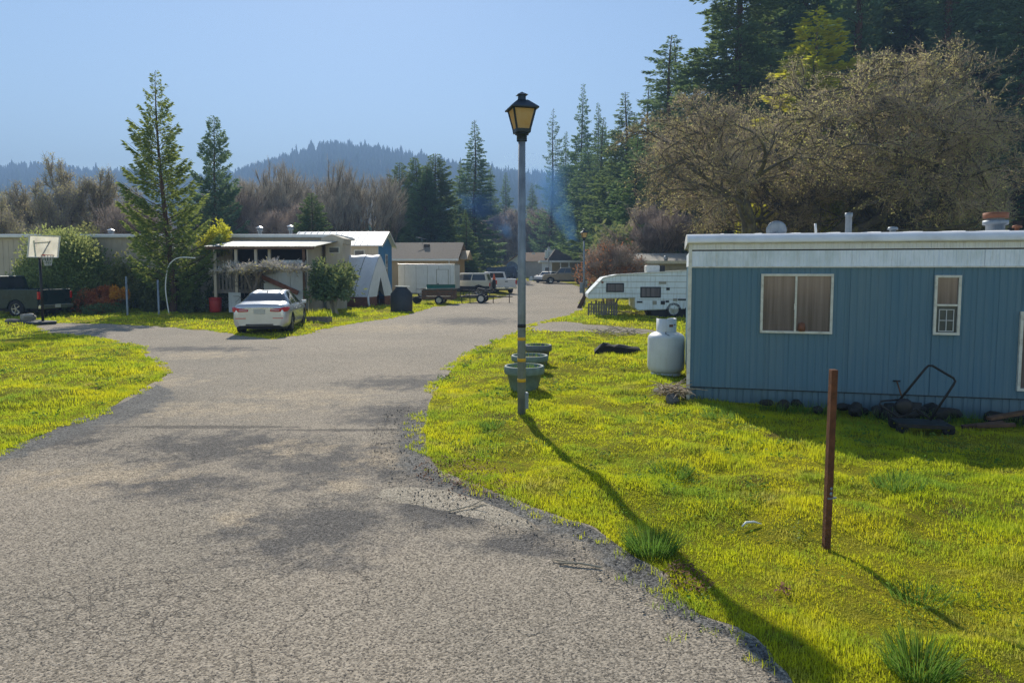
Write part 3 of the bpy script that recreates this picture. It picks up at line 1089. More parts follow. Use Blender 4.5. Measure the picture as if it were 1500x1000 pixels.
litter('leaf_litter', [(665, 690, .45, 260, .02), (720, 706, .35, 120, .02), (1008, 852, .17, 170, .016), (1000, 835, .1, 60, .016), (1145, 868, .06, 20, .02), (700, 720, .3, 60, .02)],
       M['leaf_litter'], 'brown dead leaves where the lawn meets the gravel', 9)

# white scrap lying in the grass
p = G(1102, 773)
b = MB().tube([(-.10, -.03, .012), (-.05, .015, .03), (.02, .02, .034), (.08, .0, .022)], [.006, .010, .009, .004], 6)
o = b.build('plastic_scrap', M['paper']); o.location = (p.x, p.y, float(lawn_height(np.array([p.x]), np.array([p.y]))[0]) + .012)
tag(o, 'white strip of plastic lying in the grass left of the rusty post', 'litter')

# twig on the road edge
p = G(690, 745)
b = MB().tube([(-.2, -.12, .02), (0, 0, .03), (.12, .14, .05)], .006, 5).tube([(0, 0, .03), (.14, -.05, .05)], .005, 5).tube([(-.1, -.06, .025), (-.16, .1, .03)], .004, 5)
o = b.build('fallen_twig', M['greytwig']); o.location = p
tag(o, 'thin forked twig lying on the pale concrete strip', 'twig')
p = G(850, 830)
b = MB().tube([(-.16, .03, .02), (0, 0, .03), (.15, -.05, .02)], .008, 5).tube([(-.02, 0, .03), (-.2, .09, .02)], .006, 5)
o = b.build('fallen_twig', M['greytwig']); o.location = p
tag(o, 'dark stick lying on the gravel beside the lawn edge', 'twig')


# ------------------------------------------------------------------ lamp posts
def lamp_post(loc, h, label, rz=R(14), tape=True):
    t = E('lamp_post', loc, rz, label, 'lamp post', 'lantern posts along the road')
    ph = h - .62
    MB().lathe([(.0, -.1), (.062, -.1), (.060, ph * .5), (.052, ph), (0, ph)], 14).build('pole', M['galv'], t)
    if tape:
        for z in (.56, .86, 1.17):
            MB().lathe([(.0615, z), (.0635, z), (.0635, z + .05), (.0615, z + .05)], 14).build('tape_band', M['yellow_tape'], t)
        MB().lathe([(.0605, 1.36), (.0635, 1.36), (.0635, 1.41), (.0605, 1.41)], 14).build('dark_band', M['black_plastic'], t)
    MB().box((.066, 0, .28), (.06, .09, .24)).build('access_cover', M['galv'], t, .006)
    MB().lathe([(.075, ph - .06), (.075, ph + .02), (.10, ph + .03), (.10, ph + .05), (0, ph + .05)], 14).build('collar', M['lamp_cap'], t)
    z0, z1 = ph + .05, ph + .385
    r0, r1 = .092, .160
    # lantern: tray, four glass panes, frame bars, pitched roof, chimney
    q = lambda r, z: [(-r, -r, z), (r, -r, z), (r, r, z), (-r, r, z)]
    tr = MB(); a = q(r0 + .012, z0) + q(r0 + .02, z0 + .055)
    tr.add(a, [(3, 2, 1, 0), (4, 5, 6, 7), (0, 1, 5, 4), (1, 2, 6, 5), (2, 3, 7, 6), (3, 0, 4, 7)])
    tr.build('lantern_tray', M['lamp_cap'], t, .004)
    B, T = q(r0 + .006, z0 + .055), q(r1, z1)
    fr = MB()
    for k in range(4):
        fr.bar(B[k], T[k], .022)
        fr.bar(T[k], T[(k + 1) % 4], .02)
    fr.build('lantern_frame', M['lamp_cap'], t)
    for k in range(4):
        k2 = (k + 1) % 4
        c = [Vector(x) for x in (B[k], B[k2], T[k2], T[k])]
        n = (c[1] - c[0]).cross(c[3] - c[0]).normalized()
        c = [x - n * .004 for x in c]
        MB().add(c + [x - n * .004 for x in c], [(0, 1, 2, 3), (7, 6, 5, 4), (0, 4, 5, 1), (1, 5, 6, 2), (2, 6, 7, 3), (3, 7, 4, 0)]).build('glass_pane', M['amber'], t)
    MB().lathe([(.0, z0 + .05), (.03, z0 + .05), (.03, z0 + .11), (.045, z0 + .14), (.05, z0 + .19), (.03, z0 + .235), (0, z0 + .24)], 12).build('bulb', M['clear_lens'], t)
    rf = MB()
    e, n1, n2 = q(.200, z1 - .005), q(.203, z1 + .012), q(.075, z1 + .125)
    rf.add(e + n1 + n2, [(3, 2, 1, 0), (8, 9, 10, 11)] + [(i, (i + 1) % 4, 4 + (i + 1) % 4, 4 + i) for i in range(4)] + [(4 + i, 4 + (i + 1) % 4, 8 + (i + 1) % 4, 8 + i) for i in range(4)])
    rf.build('lantern_roof', M['lamp_cap'], t)
    ch = MB()
    ch.lathe([(.06, z1 + .13), (.058, z1 + .20)], 10)
    a = q(.075, z1 + .20); a.append((0, 0, z1 + .25))
    ch.add(a, [(3, 2, 1, 0), (0, 1, 4), (1, 2, 4), (2, 3, 4), (3, 0, 4)])
    ch.build('roof_cap', M['lamp_cap'], t)
    return t


lp = G(764, 614)
lamp_post(lp, (D(764, 133, lp.y)).z - .03, 'tall grey lamp post with amber lantern on the lawn beside three planters')
p2 = G(855, 450)
l2 = lamp_post(p2, D(856, 335, p2.y).z, 'lamp post with meter boxes beside the camper nose', R(10), False)
b = MB().box((-.16, 0, 1.15), (.16, .14, .62)).build('meter_box', M['galv'], l2, .01)
b = MB().box((.14, -.02, 1.35), (.12, .12, .38)).build('meter_box', M['galv'], l2, .01)
p3 = Vector((D(873, 358, 66).x, 66, TZ(66)))
lamp_post(p3, D(873, 356, 66).z - p3.z, 'farthest small lamp post seen against the reddish tree', R(10), False)

# ------------------------------------------------------------------ planters
def planter(px, py, r1, h, m, label, seed):
    p = G(px, py)
    t = E('planter', (p.x, p.y, 0), 0, label, 'planter', 'round planters behind the lamp post')
    MB().lathe([(0, 0), (r1 * .62, 0), (r1 * .64, .03), (r1 * .86, h * .70), (r1 * .97, h * .72), (r1, h * .76), (r1, h * .95), (r1 * .97, h), (r1 * .87, h), (r1 * .85, h * .86)], 32).build('pot', m, t)
    s = MB(); s.lathe([(0, h * .90), (r1 * .4, h * .885), (r1 * .86, h * .86)], 24); s.build('soil', M['soil'], t)
    r = np.random.default_rng(seed); n = 90
    a = r.uniform(0, 6.283, n); d = r1 * .75 * np.sqrt(r.uniform(0, 1, n))
    V, q4, q3 = blades(np.zeros(n), np.zeros(n), r.uniform(.04, .15, n), .007 * np.ones(n), .6, seed)
    V = V.reshape(n, 5, 3); V[:, :, 2] += h * .88 - V[:, :1, 2]
    V[:, :, 0] += (d * np.cos(a))[:, None]; V[:, :, 1] += (d * np.sin(a))[:, None]
    np_mesh('weeds', V.reshape(-1, 3), [q4, q3], M['tuft'], t)['kind'] = 'stuff'
    return t


planter(768, 576, .36, .50, M['pot_green'], 'nearest and largest planter, pale green with a grey rim, behind the lamp post', 1)
planter(776, 549, .39, .42, M['pot_green'], 'middle planter full of grass, partly behind the nearest one', 2)
planter(788, 535, .32, .48, M['pot_grey'], 'dark grey planter, farthest of the row behind the lamp post', 3)

# ------------------------------------------------------------------ rusty post
p = G(1210, 801)
t = E('steel_post', (p.x, p.y, 0), R(20), 'leaning rusty brown square post standing in the lawn', 'post')
top = D(1221, 541, p.y) - Vector((p.x, p.y, 0))
c_, s_ = math.cos(-R(20)), math.sin(-R(20))
tl = Vector((c_ * top.x - s_ * top.y, s_ * top.x + c_ * top.y, top.z))
MB().bar((0, 0, -.12), tl, .060, .048).build('shaft', M['rust'], t, .004)
MB().bar(tl * .30 + Vector((-.03, -.03, -.02)), tl * .30 + Vector((.05, -.03, -.02)), .012).lathe([(0, -.034), (.016, -.034), (.016, -.026), (0, -.026)], 8, tuple(tl * .31), axis='Y').lathe([(0, -.034), (.013, -.034), (.013, -.026), (0, -.026)], 8, tuple(tl * .34), axis='Y').build('bolts', M['galv'], t)

# ------------------------------------------------------------------ rocks
def rock_mesh(seed, s, flat=.6, sub=2):
    bm = bmesh.new()
    bmesh.ops.create_icosphere(bm, subdivisions=sub, radius=1)
    r = np.random.default_rng(seed)
    off = r.uniform(0, 50, 3)
    planes = [(Vector(r.normal(0, 1, 3)).normalized(), r.uniform(.48, .85)) for _ in range(9)]
    for v in bm.verts:
        for n, d in planes:
            k = v.co.dot(n)
            if k > d:
                v.co -= n * (k - d) * .85
        f = 1 + .35 * (float(fbm(np.array([v.co.x * 1.5 + off[0]]), np.array([v.co.y * 1.5 + v.co.z * 1.7 + off[1]]), seed)[0]) - .5)
        v.co *= f
        v.co = Vector((v.co.x * s[0], v.co.y * s[1], v.co.z * s[2]))
    me = bpy.data.meshes.new('rock'); bm.to_mesh(me); bm.free()
    return me


def rock(me, loc, rz, m, label, group):
    o = bpy.data.objects.new('rock', me); COL.objects.link(o)
    if not me.materials:
        me.materials.append(m)
    o.location = loc; o.rotation_euler = (0, 0, rz)
    return tag(o, label, 'rock', group)


for i, (px, py, s, lab) in enumerate([(1000, 582, (.21, .17, .15), 'rounded pale stone leaning on the corner of the blue home'), (985, 590, (.15, .13, .12), 'smaller pale stone in front of the corner stone'),
                                      (968, 575, (.16, .13, .08), 'flat pale stone in the grass below the propane tank')]):
    p = G(px, py); rock(rock_mesh(40 + i, s), (p.x, p.y, s[2] * .45), i * 1.3, M['rock'], lab, 'stones at the corner of the blue home')
rm = [rock_mesh(60 + k, (.22, .17, .15)) for k in range(6)]
rr = random.Random(4)
for i in range(62):
    u = 1.2 + rr.random() ** .9 * 6.2
    if 3.5 < u < 4.3 and rr.random() < .7:
        continue
    heap = max(0, math.sin(u * 2.1)) * .5 + .3
    q = MH_O + mhf.ux * u - mhf.n * (.12 + rr.random() * .42)
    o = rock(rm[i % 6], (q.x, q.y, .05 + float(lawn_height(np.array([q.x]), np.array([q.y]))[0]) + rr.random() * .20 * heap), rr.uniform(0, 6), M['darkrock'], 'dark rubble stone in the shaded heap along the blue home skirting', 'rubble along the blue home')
    k = rr.uniform(.5, 1.1); o.scale = (k * rr.uniform(.7, 1.5), k * rr.uniform(.7, 1.2), k * rr.uniform(.6, 1.15)); o.rotation_euler = (rr.uniform(-.5, .5), rr.uniform(-.5, .5), rr.uniform(0, 6))

n = 2600; r = np.random.default_rng(61)
u = 1.1 + 6.4 * r.uniform(0, 1, n); v = r.uniform(.30, .75, n)
dn = fbm(u * 1.7, v * 2, 91, 3); k = dn > .44; u, v = u[k], v[k]
ax = MH_O.x + mhf.ux.x * u - mhf.n.x * v; ay = MH_O.y + mhf.ux.y * u - mhf.n.y * v
V, q4, q3 = blades(ax, ay, r.uniform(.08, .26, len(ax)), .008 * np.ones(len(ax)), .6, 62)
tag(np_mesh('weeds', V, [q4, q3], M['tuft']), 'rank weeds growing along the rubble below the blue home', 'weeds', kind='stuff')

# dark weathered stump-log on the lawn
p = G(905, 523)
lb = MB()
rl = random.Random(12)
sil = [(-.57, -.02), (-.585, .12), (-.50, .22), (-.36, .315), (-.22, .29), (-.10, .26), (.05, .275), (.22, .24), (.40, .225), (.56, .20), (.60, .12), (.585, -.02)]
ring = [(0, .86), (.09, 1.0), (.24, 1.02), (.34, .90), (.38, .7)]
vs = [(x * (1 - .03 * k) + rl.uniform(-.02, .02), y, z * s_ + (rl.uniform(-.02, .02) if z > .05 else 0)) for k, (y, s_) in enumerate(ring) for x, z in sil]
nn_ = len(sil)
fs = [(k * nn_ + i, k * nn_ + i + 1, (k + 1) * nn_ + i + 1, (k + 1) * nn_ + i) for k in range(len(ring) - 1) for i in range(nn_ - 1)]
fs += [tuple(range(nn_)), tuple(range((len(ring) - 1) * nn_, len(ring) * nn_))[::-1]]
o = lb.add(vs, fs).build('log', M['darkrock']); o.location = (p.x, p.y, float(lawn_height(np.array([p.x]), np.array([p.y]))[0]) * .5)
tag(o, 'low dark log lying on the lawn left of the propane tank', 'log')
# brush heap behind it
def brush(name, loc, n, L, rad, m, label, seed):
    r = random.Random(seed); b = MB()
    for k in range(n):
        a = r.uniform(0, 6.28); d = rad * math.sqrt(r.random())
        q = Vector((d * math.cos(a), d * math.sin(a) * .7, r.uniform(.02, .16)))
        h = r.uniform(0, 6.28)
        e = q + Vector((math.cos(h), math.sin(h), r.uniform(-.1, .45))) * L * r.uniform(.4, 1)
        b.tube([q, (q + e) / 2 + Vector((0, 0, .04)), e], [.012, .009, .004], 4, False)
    o = b.build(name, m); o.location = loc
    return tag(o, label, 'brush pile')


brush('brush_pile', G(898, 492), 60, .7, .75, M['greytwig'], 'small heap of dry cut branches behind the dark log', 5)
brush('brush_pile', G(925, 462), 60, .9, .9, M['redtwig'], 'reddish brush heaped under the camper overhang', 6)
o = brush('dry_weeds', MH_O + Vector((-.28, -.05, .05)), 90, .45, .22, M['twig'], 'dry brown weeds between propane tank and blue home', 7); o['category'] = 'weeds'

# ------------------------------------------------------------------ propane tank
p = G(975, 549)
t = E('propane_tank', (p.x, p.y, 0), R(15), 'upright white propane tank beside the left end of the blue home', 'propane tank')
pr = [(0, .06), (.30, .06), (.365, .12), (.38, .2), (.38, .78)]
for k in range(1, 9):
    a = k / 8 * math.pi / 2
    pr.append((.38 * math.cos(a), .78 + .16 * math.sin(a)))
MB().lathe(pr, 32).build('vessel', M['propane'], t)
MB().lathe([(.31, -.02), (.31, .1), (.30, .1), (.30, -.02)], 24).build('foot_ring', M['propane'], t)
# collar guard: most of a ring with rounded top corners
cb = MB(); vs, fs = [], []
n = 26; a0, a1 = R(-165), R(165)
for k in range(n + 1):
    a = a0 + (a1 - a0) * k / n - math.pi / 2
    e = min(k, n - k) / 3.0
    zt = 1.19 - (.07 * (1 - min(1, e)) ** 2)
    for rr_ in (.205, .195):
        for z in (.90, zt):
            vs.append((rr_ * math.cos(a), rr_ * math.sin(a), z))
for k in range(n):
    i, j = k * 4, (k + 1) * 4
    fs += [(i, j, j + 1, i + 1), (i + 2, i + 3, j + 3, j + 2), (i + 1, j + 1, j + 3, i + 3)]
fs += [(0, 1, 3, 2), (n * 4, n * 4 + 2, n * 4 + 3, n * 4 + 1)]
cb.add(vs, fs, True).build('collar', M['propane'], t)
MB().lathe([(0, .93), (.03, .93), (.03, 1.03), (.05, 1.04), (.05, 1.07), (0, 1.08)], 10).tube([(0, 0, 1.0), (.1, -.02, 1.0), (.13, -.05, .95)], .012, 6).build('valve', M['chrome'], t)
MB().box((.0, -.2055, 1.05), (.085, .004, .05)).box((.09, -.187, 1.07), (.05, .004, .02), rz=R(25)).build('sticker', M['copper'], t)
MB().tube([(-.1, -.18, .93), (-.16, -.26, .90), (-.10, -.32, .86)], .006, 6).build('hose', M['black_plastic'], t)

# ------------------------------------------------------------------ blue mobile home
home = E('mobile_home', MH_O, MH_RZ, 'near blue ribbed mobile home with white band under the eave', 'mobile home')
HL, HD = 13.0, 3.7
zs = .22          # skirting line
u_, zb = mhf.at(1009, 390)
zb = zb; zt_band = mhf.at(1012, 368)[1]
z_str = mhf.at(1012, 362)[1]
z_roof0 = mhf.at(1012, 357)[1]
z_roof1 = mhf.at(1012, 343)[1]


def ribbed(u0, u1, z0, z1, pitch=.115, depth=.010, seam=1.22, y=0.0, seed=1):
    """vertical ribbed sheet along u with narrow grooves, wide lands and panel seams"""
    r = random.Random(seed)
    us = [(u0, 0.0)]
    u = u0
    k = 0
    while u < u1 - pitch:
        p_ = pitch * (1.0 if k % 3 else .6)
        us += [(u + p_ * .70, 0), (u + p_ * .78, depth), (u + p_ * .90, depth), (u + p_ * .98, 0)]
        u += p_; k += 1
    us.append((u1, 0))
    b = MB()
    vs = []
    for (x, d) in us:
        vs += [(x, y + d, z0), (x, y + d, z1)]
    b.add(vs, [(2 * i, 2 * i + 2, 2 * i + 3, 2 * i + 1) for i in range(len(us) - 1)])
    x = u0 + seam
    while x < u1 - .2:
        b.box((x, y - .003, (z0 + z1) / 2), (.022, .008, z1 - z0 - .01))
        x += seam
    return b


b = ribbed(.03, HL, zs + .01, zb - .01, .115, .006, 1.22)
b.build('wall', M['blue_siding'], home)
b = MB()
b.box((.02 + .0, HD / 2 + .02, (zs + zb) / 2), (.03, HD - .05, zb - zs - .02))
b.box((HL, HD / 2, 1.25), (.03, HD - .05, 2.2))
b.box((HL / 2, HD, 1.3), (HL, .03, 2.4))
b.build('end_wall', M['blue_siding'], home)
b = ribbed(.04, HL, -.35, zs - .006, .15, .012, 1.05, .03, 4)
b.build('skirting', M['blue_siding'], home)
MB().box((HL / 2, .02, zs + .002), (HL, .03, .016)).build('skirting_gap', M['dark'], home)
b = ribbed(.03, HL, zb, zt_band, .075, .006, .62, -.012, 5)
b.box((.01, HD / 2, (zb + zt_band) / 2), (.03, HD, zt_band - zb))
b.build('white_band', M['band'], home)
MB().box((HL / 2, -.016, zb - .012), (HL, .03, .022)).build('band_trim', M['trim_white'], home)
MB().box((HL / 2, .02, zt_band + .012), (HL - .02, .05, .022)).build('shadow_gap', M['dark'], home)
b = ribbed(.03, HL, zt_band + .022, z_roof0, .05, .005, 1.2, -.02, 6); b.build('eave_strip', M['white_metal'], home)
# roof: rolled metal edge, then a shallow bowed roof with seams
prof = [(-.05, z_roof0), (-.085, z_roof0 + .005), (-.09, z_roof0 + .03), (-.06, z_roof0 + .09), (.02, z_roof1 - .01), (.10, z_roof1)]
for k in range(1, 9):
    y = .1 + (HD - .1) * k / 8
    prof.append((y, z_roof1 + .10 * math.sin(math.pi * (y - .1) / (HD - .1)) * .6))
prof += [(HD + .06, z_roof0)]
b = MB(); vs = []
xs = [-.05 + (HL + .1) * i / 22 for i in range(23)]
for i, x in enumerate(xs):
    for (y, z) in prof:
        vs.append((x, y, z + .002 * math.sin(i * 2.3)))
m_ = len(prof)
b.add(vs, [(i * m_ + k, (i + 1) * m_ + k, (i + 1) * m_ + k + 1, i * m_ + k + 1) for i in range(22) for k in range(m_ - 1)], True)
b.add([(-.05, y, z) for y, z in prof], [tuple(range(m_))])
for i in range(1, 22):
    for k in range(5, m_ - 2):
        a, c = prof[k], prof[k + 1]
        b.bar((xs[i], a[0], a[1] + .004), (xs[i], c[0], c[1] + .004), .012, .010)
b.build('roof', M['roof_metal'], home)
b = MB(); b.box((0.005, -.012, (zs + z_roof0) / 2 - .06), (.055, .05, z_roof0 + .1)); b.build('corner_trim', M['trim_white'], home, .004)


def slide_window(px0, px1, py0, py1, frac, lower=None):
    u0, z1 = mhf.at(px0, py0); u1, _ = mhf.at(px1, py0)
    _, z0 = mhf.at(px0, py1)
    w_ = MB(); fw = .038
    w_.box(((u0 + u1) / 2, -.02, z1 - fw / 2), (u1 - u0, .05, fw)).box(((u0 + u1) / 2, -.022, z0 + fw / 2), (u1 - u0, .056, fw))
    for u in (u0 + fw / 2, u1 - fw / 2):
        w_.box((u, -.02, (z0 + z1) / 2), (fw, .05, z1 - z0 - 2 * fw))
    win = w_.build('window', M['trim_white'], home, .003)
    return win, u0, u1, z0, z1, fw


win, u0, u1, z0, z1, fw = slide_window(1115, 1221, 401, 487, .5)
um = (u0 + u1) / 2 - .01
MB().box((um, -.022, (z0 + z1) / 2), (.03, .03, z1 - z0 - 2 * fw)).box((um - .018, -.034, (z0 + z1) / 2 - .05), (.012, .012, .10)).build('sash_bar', M['trim_white'], win)
for a, c in ((u0 + fw, um - .015), (um + .015, u1 - fw)):
    MB().box(((a + c) / 2, -.009, (z0 + z1) / 2), (c - a, .006, z1 - z0 - 2 * fw)).build('pane', M['curtainglass'], win)
MB().lathe([(0, 0), (.055, 0), (.06, .06), (.045, .13), (0, .14)], 12, (um + .10, -.020, z0 + fw), True).build('sill_ornament', M['copper'], win)
win, u0, u1, z0, z1, fw = slide_window(1369, 1408, 403, 490, .5)
zm = z0 + (z1 - z0) * .50
MB().box(((u0 + u1) / 2, -.022, zm), (u1 - u0 - 2 * fw, .03, .03)).build('sash_bar', M['trim_white'], win)
MB().box(((u0 + u1) / 2, -.009, (zm + z1) / 2 - .01), (u1 - u0 - 2 * fw, .006, z1 - zm - fw)).build('pane', M['curtainglass'], win)
MB().box(((u0 + u1) / 2, -.007, (zm + z0) / 2 + .01), (u1 - u0 - 2 * fw, .006, zm - z0 - fw)).build('pane', M['glass'], win)
g = MB(); uc, wz = (u0 + u1) / 2, .20
za, zc = z0 + fw + .02, zm - .07
for u in (uc - .1, uc, uc + .1):
    g.box((u, -.016, (za + zc) / 2), (.012, .008, zc - za))
for z in (za, (za + zc) / 2, zc):
    g.box((uc, -.018, z), (.212, .008, .012))
g.build('inner_grid', M['grey_panel'], win)
# a third window at the frame edge
u0, z1 = mhf.at(1494, 456); _, z0 = mhf.at(1494, 572)
w_ = MB(); w_.box((u0 + .02, -.02, (z0 + z1) / 2), (.04, .05, z1 - z0)).box((u0 + .5, -.02, z1 - .02), (.92, .05, .04)).box((u0 + .5, -.02, z0 + .02), (.92, .05, .04)).box((u0 + .98, -.02, (z0 + z1) / 2), (.04, .05, z1 - z0))
win = w_.build('window', M['trim_white'], home)
MB().box((u0 + .5, -.009, (z0 + z1) / 2), (.92, .006, z1 - z0 - .08)).build('pane', M['curtainglass'], win)
# roof fittings
def on_roof(px, y):
    d = ray(px, 330)
    oo = MH_O + mhf.n * y
    t_ = (oo - Vector((0, 0, CAMH))).dot(mhf.n) / d.dot(mhf.n)
    return (d * t_ - MH_O).dot(mhf.ux)


zr = z_roof1 + .05
u = on_roof(1243, 1.4)
vp = MB().lathe([(.055, zr - .05), (.055, zr + .29), (.065, zr + .30), (.065, zr + .36), (0, zr + .37)], 12, (u, 1.4, 0)).build('vent_pipe', M['galv'], home)
u = on_roof(1458, 1.6)
ch = MB().lathe([(.14, zr - .05), (.14, zr + .12), (.19, zr + .13), (.19, zr + .2), (.13, zr + .21), (.13, zr + .24)], 18, (u, 1.6, 0)).build('chimney', M['galv'], home)
MB().lathe([(0, zr + .235), (.185, zr + .24), (.19, zr + .33), (.15, zr + .34), (0, zr + .35)], 18, (u, 1.6, 0)).build('chimney_cap', M['copper'], ch)
u = on_roof(1490, .5); MB().lathe([(.03, zr - .06), (.03, zr + .01), (.07, zr + .015), (.06, zr + .05), (0, zr + .06)], 12, (u, .5, 0)).build('roof_vent', M['copper'], home)
u = on_roof(1308, 1.2); MB().lathe([(.05, zr - .05), (.05, zr + .04), (.09, zr + .05), (.07, zr + .09), (0, zr + .1)], 12, (u, 1.2, 0)).build('roof_vent', M['galv'], home)
u = on_roof(1138, 2.2)
ds = MB(); ds.M = Matrix.Translation((u, 2.2, zr + .1)) @ Matrix.Rotation(R(-72), 4, 'X')
ds.lathe([(0, 0), (.08, .01), (.15, .03), (.19, .05), (.19, .058), (.15, .038), (0, .008)], 22)
ds.M = Matrix.Identity(4); ds.tube([(u, 2.2, zr - .1), (u, 2.22, zr + .1)], .02, 8)
ds.build('satellite_dish', M['galv'], home)
u = on_roof(1196, 1.0); MB().tube([(u, 1.0, zr - .05), (u - .02, 1.0, zr + .16)], .02, 8).build('vent_stub', M['white_metal'], home)

# garden cart with loop handle
u0, _ = mhf.at(1315, 620); q = G(1352, 634)
t = E('garden_cart', (q.x, q.y, -.01), MH_RZ, 'black flatbed garden cart with a looped handle against the blue wall', 'cart')
MB().box((.0, .1, .13), (.66, .40, .03)).box((0, -.1, .12), (.68, .03, .05)).build('deck', M['black_metal'], t, .004)
hd = MB(); hp = [(-.02, .2, .16), (.30, .3, .80), (.36, .31, .85), (.42, .30, .85), (.66, .29, .70), (.67, .28, .63), (.64, .28, .55), (.24, .12, .16)]
hp = [(-.24, .2, .42), (.10, .3, .86), (.13, .30, .89), (.18, .30, .89), (.44, .29, .73), (.46, .28, .69), (.44, .28, .64), (.12, .12, .17)]
hd.tube(hp, .016, 8).build('handle', M['black_metal'], t)
MB().tube([(-.24, .2, .42), (-.50, .12, .40), (-.52, .1, .36), (-.30, .05, .20), (-.2, .1, .22), (-.04, .2, .30), (.12, .12, .18)], .014, 7).build('brace', M['black_metal'], t)
MB().lathe([(.0, -.02), (.09, -.03), (.12, 0), (.09, .03), (.0, .02)], 16, (-.20, .15, .33), axis='Y').build('reel', M['black_plastic'], t)
for x in (-.28, .28):
    for y in (-.08, .26):
        MB().lathe([(.02, -.022), (.07, -.025), (.082, 0), (.07, .025), (.02, .022)], 14, (x, y, .08), axis='Y').build('wheel', M['rubber'], t)
# spade handle leaning on the wall
u, z = mhf.at(1313, 550); q = MH_O + mhf.ux * u
t = E('spade', (q.x, q.y, -.08), MH_RZ, 'thin long handled spade leaning on the blue wall left of the cart', 'spade')
MB().tube([(.10, -.30, .02), (0, -.03, z)], .012, 6).build('shaft', M['brown_wood'], t)
MB().tube([(-.05, -.03, z), (.05, -.03, z)], .014, 6).build('grip', M['black_plastic'], t)
MB().box((.105, -.32, .05), (.14, .01, .2), rx=R(-45)).build('blade', M['rust'], t)
# timber offcuts
for k, (px, py, L, rz) in enumerate([(1440, 622, .55, .12), (1458, 628, .45, -.2), (1475, 618, .6, .35)]):
    q = G(px, py)
    o = MB().box((0, 0, .09 + .05 * k), (L, .10, .045), ry=R(-8)).build('timber_offcut', M['brown_wood'], None, .004)
    o.location = (q.x, q.y, -.09); o.rotation_euler = (0, 0, MH_RZ + rz)
    tag(o, 'short brown timber offcut lying on the rubble right of the cart', 'timber', 'timber offcuts by the blue home')
# ------------------------------------------------------------------ vehicles
def wheel(parent, x, y, r, wdt, out, rim='alloy'):
    """tyre with a rim under it; out = +1/-1 the side it faces"""
    b = MB()
    b.lathe([(r * .62, -wdt / 2), (r * .93, -wdt / 2), (r, -wdt * .36), (r, wdt * .36), (r * .93, wdt / 2), (r * .62, wdt / 2)], 26, (x, y, r), axis='Y')
    ty = b.build('wheel', M['rubber'], parent)
    q = MB()
    yo = y + out * wdt * .40
    q.lathe([(0, out * .0), (r * .64, 0)], 20, (x, yo - out * .05, r), axis='Y')
    for k in range(5):
        a = k * 2 * math.pi / 5
        q.bar((x, yo, r), (x + r * .6 * math.cos(a), yo, r + r * .6 * math.sin(a)), r * .17, .03)
    q.lathe([(r * .56, 0), (r * .65, out * .02), (r * .65, -out * .08)], 22, (x, yo, r), axis='Y')
    q.build('rim', M[rim], ty)
    return ty


def arc(cx, cz, r, n=9):
    return [(cx - r * math.cos(math.pi * k / n), cz + r * math.sin(math.pi * k / n)) for k in range(n + 1)]


def panel(quad, a0, a1, b0, b1, off=.004, th=.006):
    """thin plate laid on part of a quad (corners in order): returns verts, faces"""
    P = [Vector(x) for x in quad]
    f = lambda a, b: (P[0] * (1 - a) + P[1] * a) * (1 - b) + (P[3] * (1 - a) + P[2] * a) * b
    c = [f(a0, b0), f(a1, b0), f(a1, b1), f(a0, b1)]
    n = (c[1] - c[0]).cross(c[3] - c[0]).normalized()
    v = [x + n * off for x in c] + [x + n * (off - th) for x in c]
    return v, [(0, 1, 2, 3), (7, 6, 5, 4), (0, 4, 5, 1), (1, 5, 6, 2), (2, 6, 7, 3), (3, 7, 4, 0)]


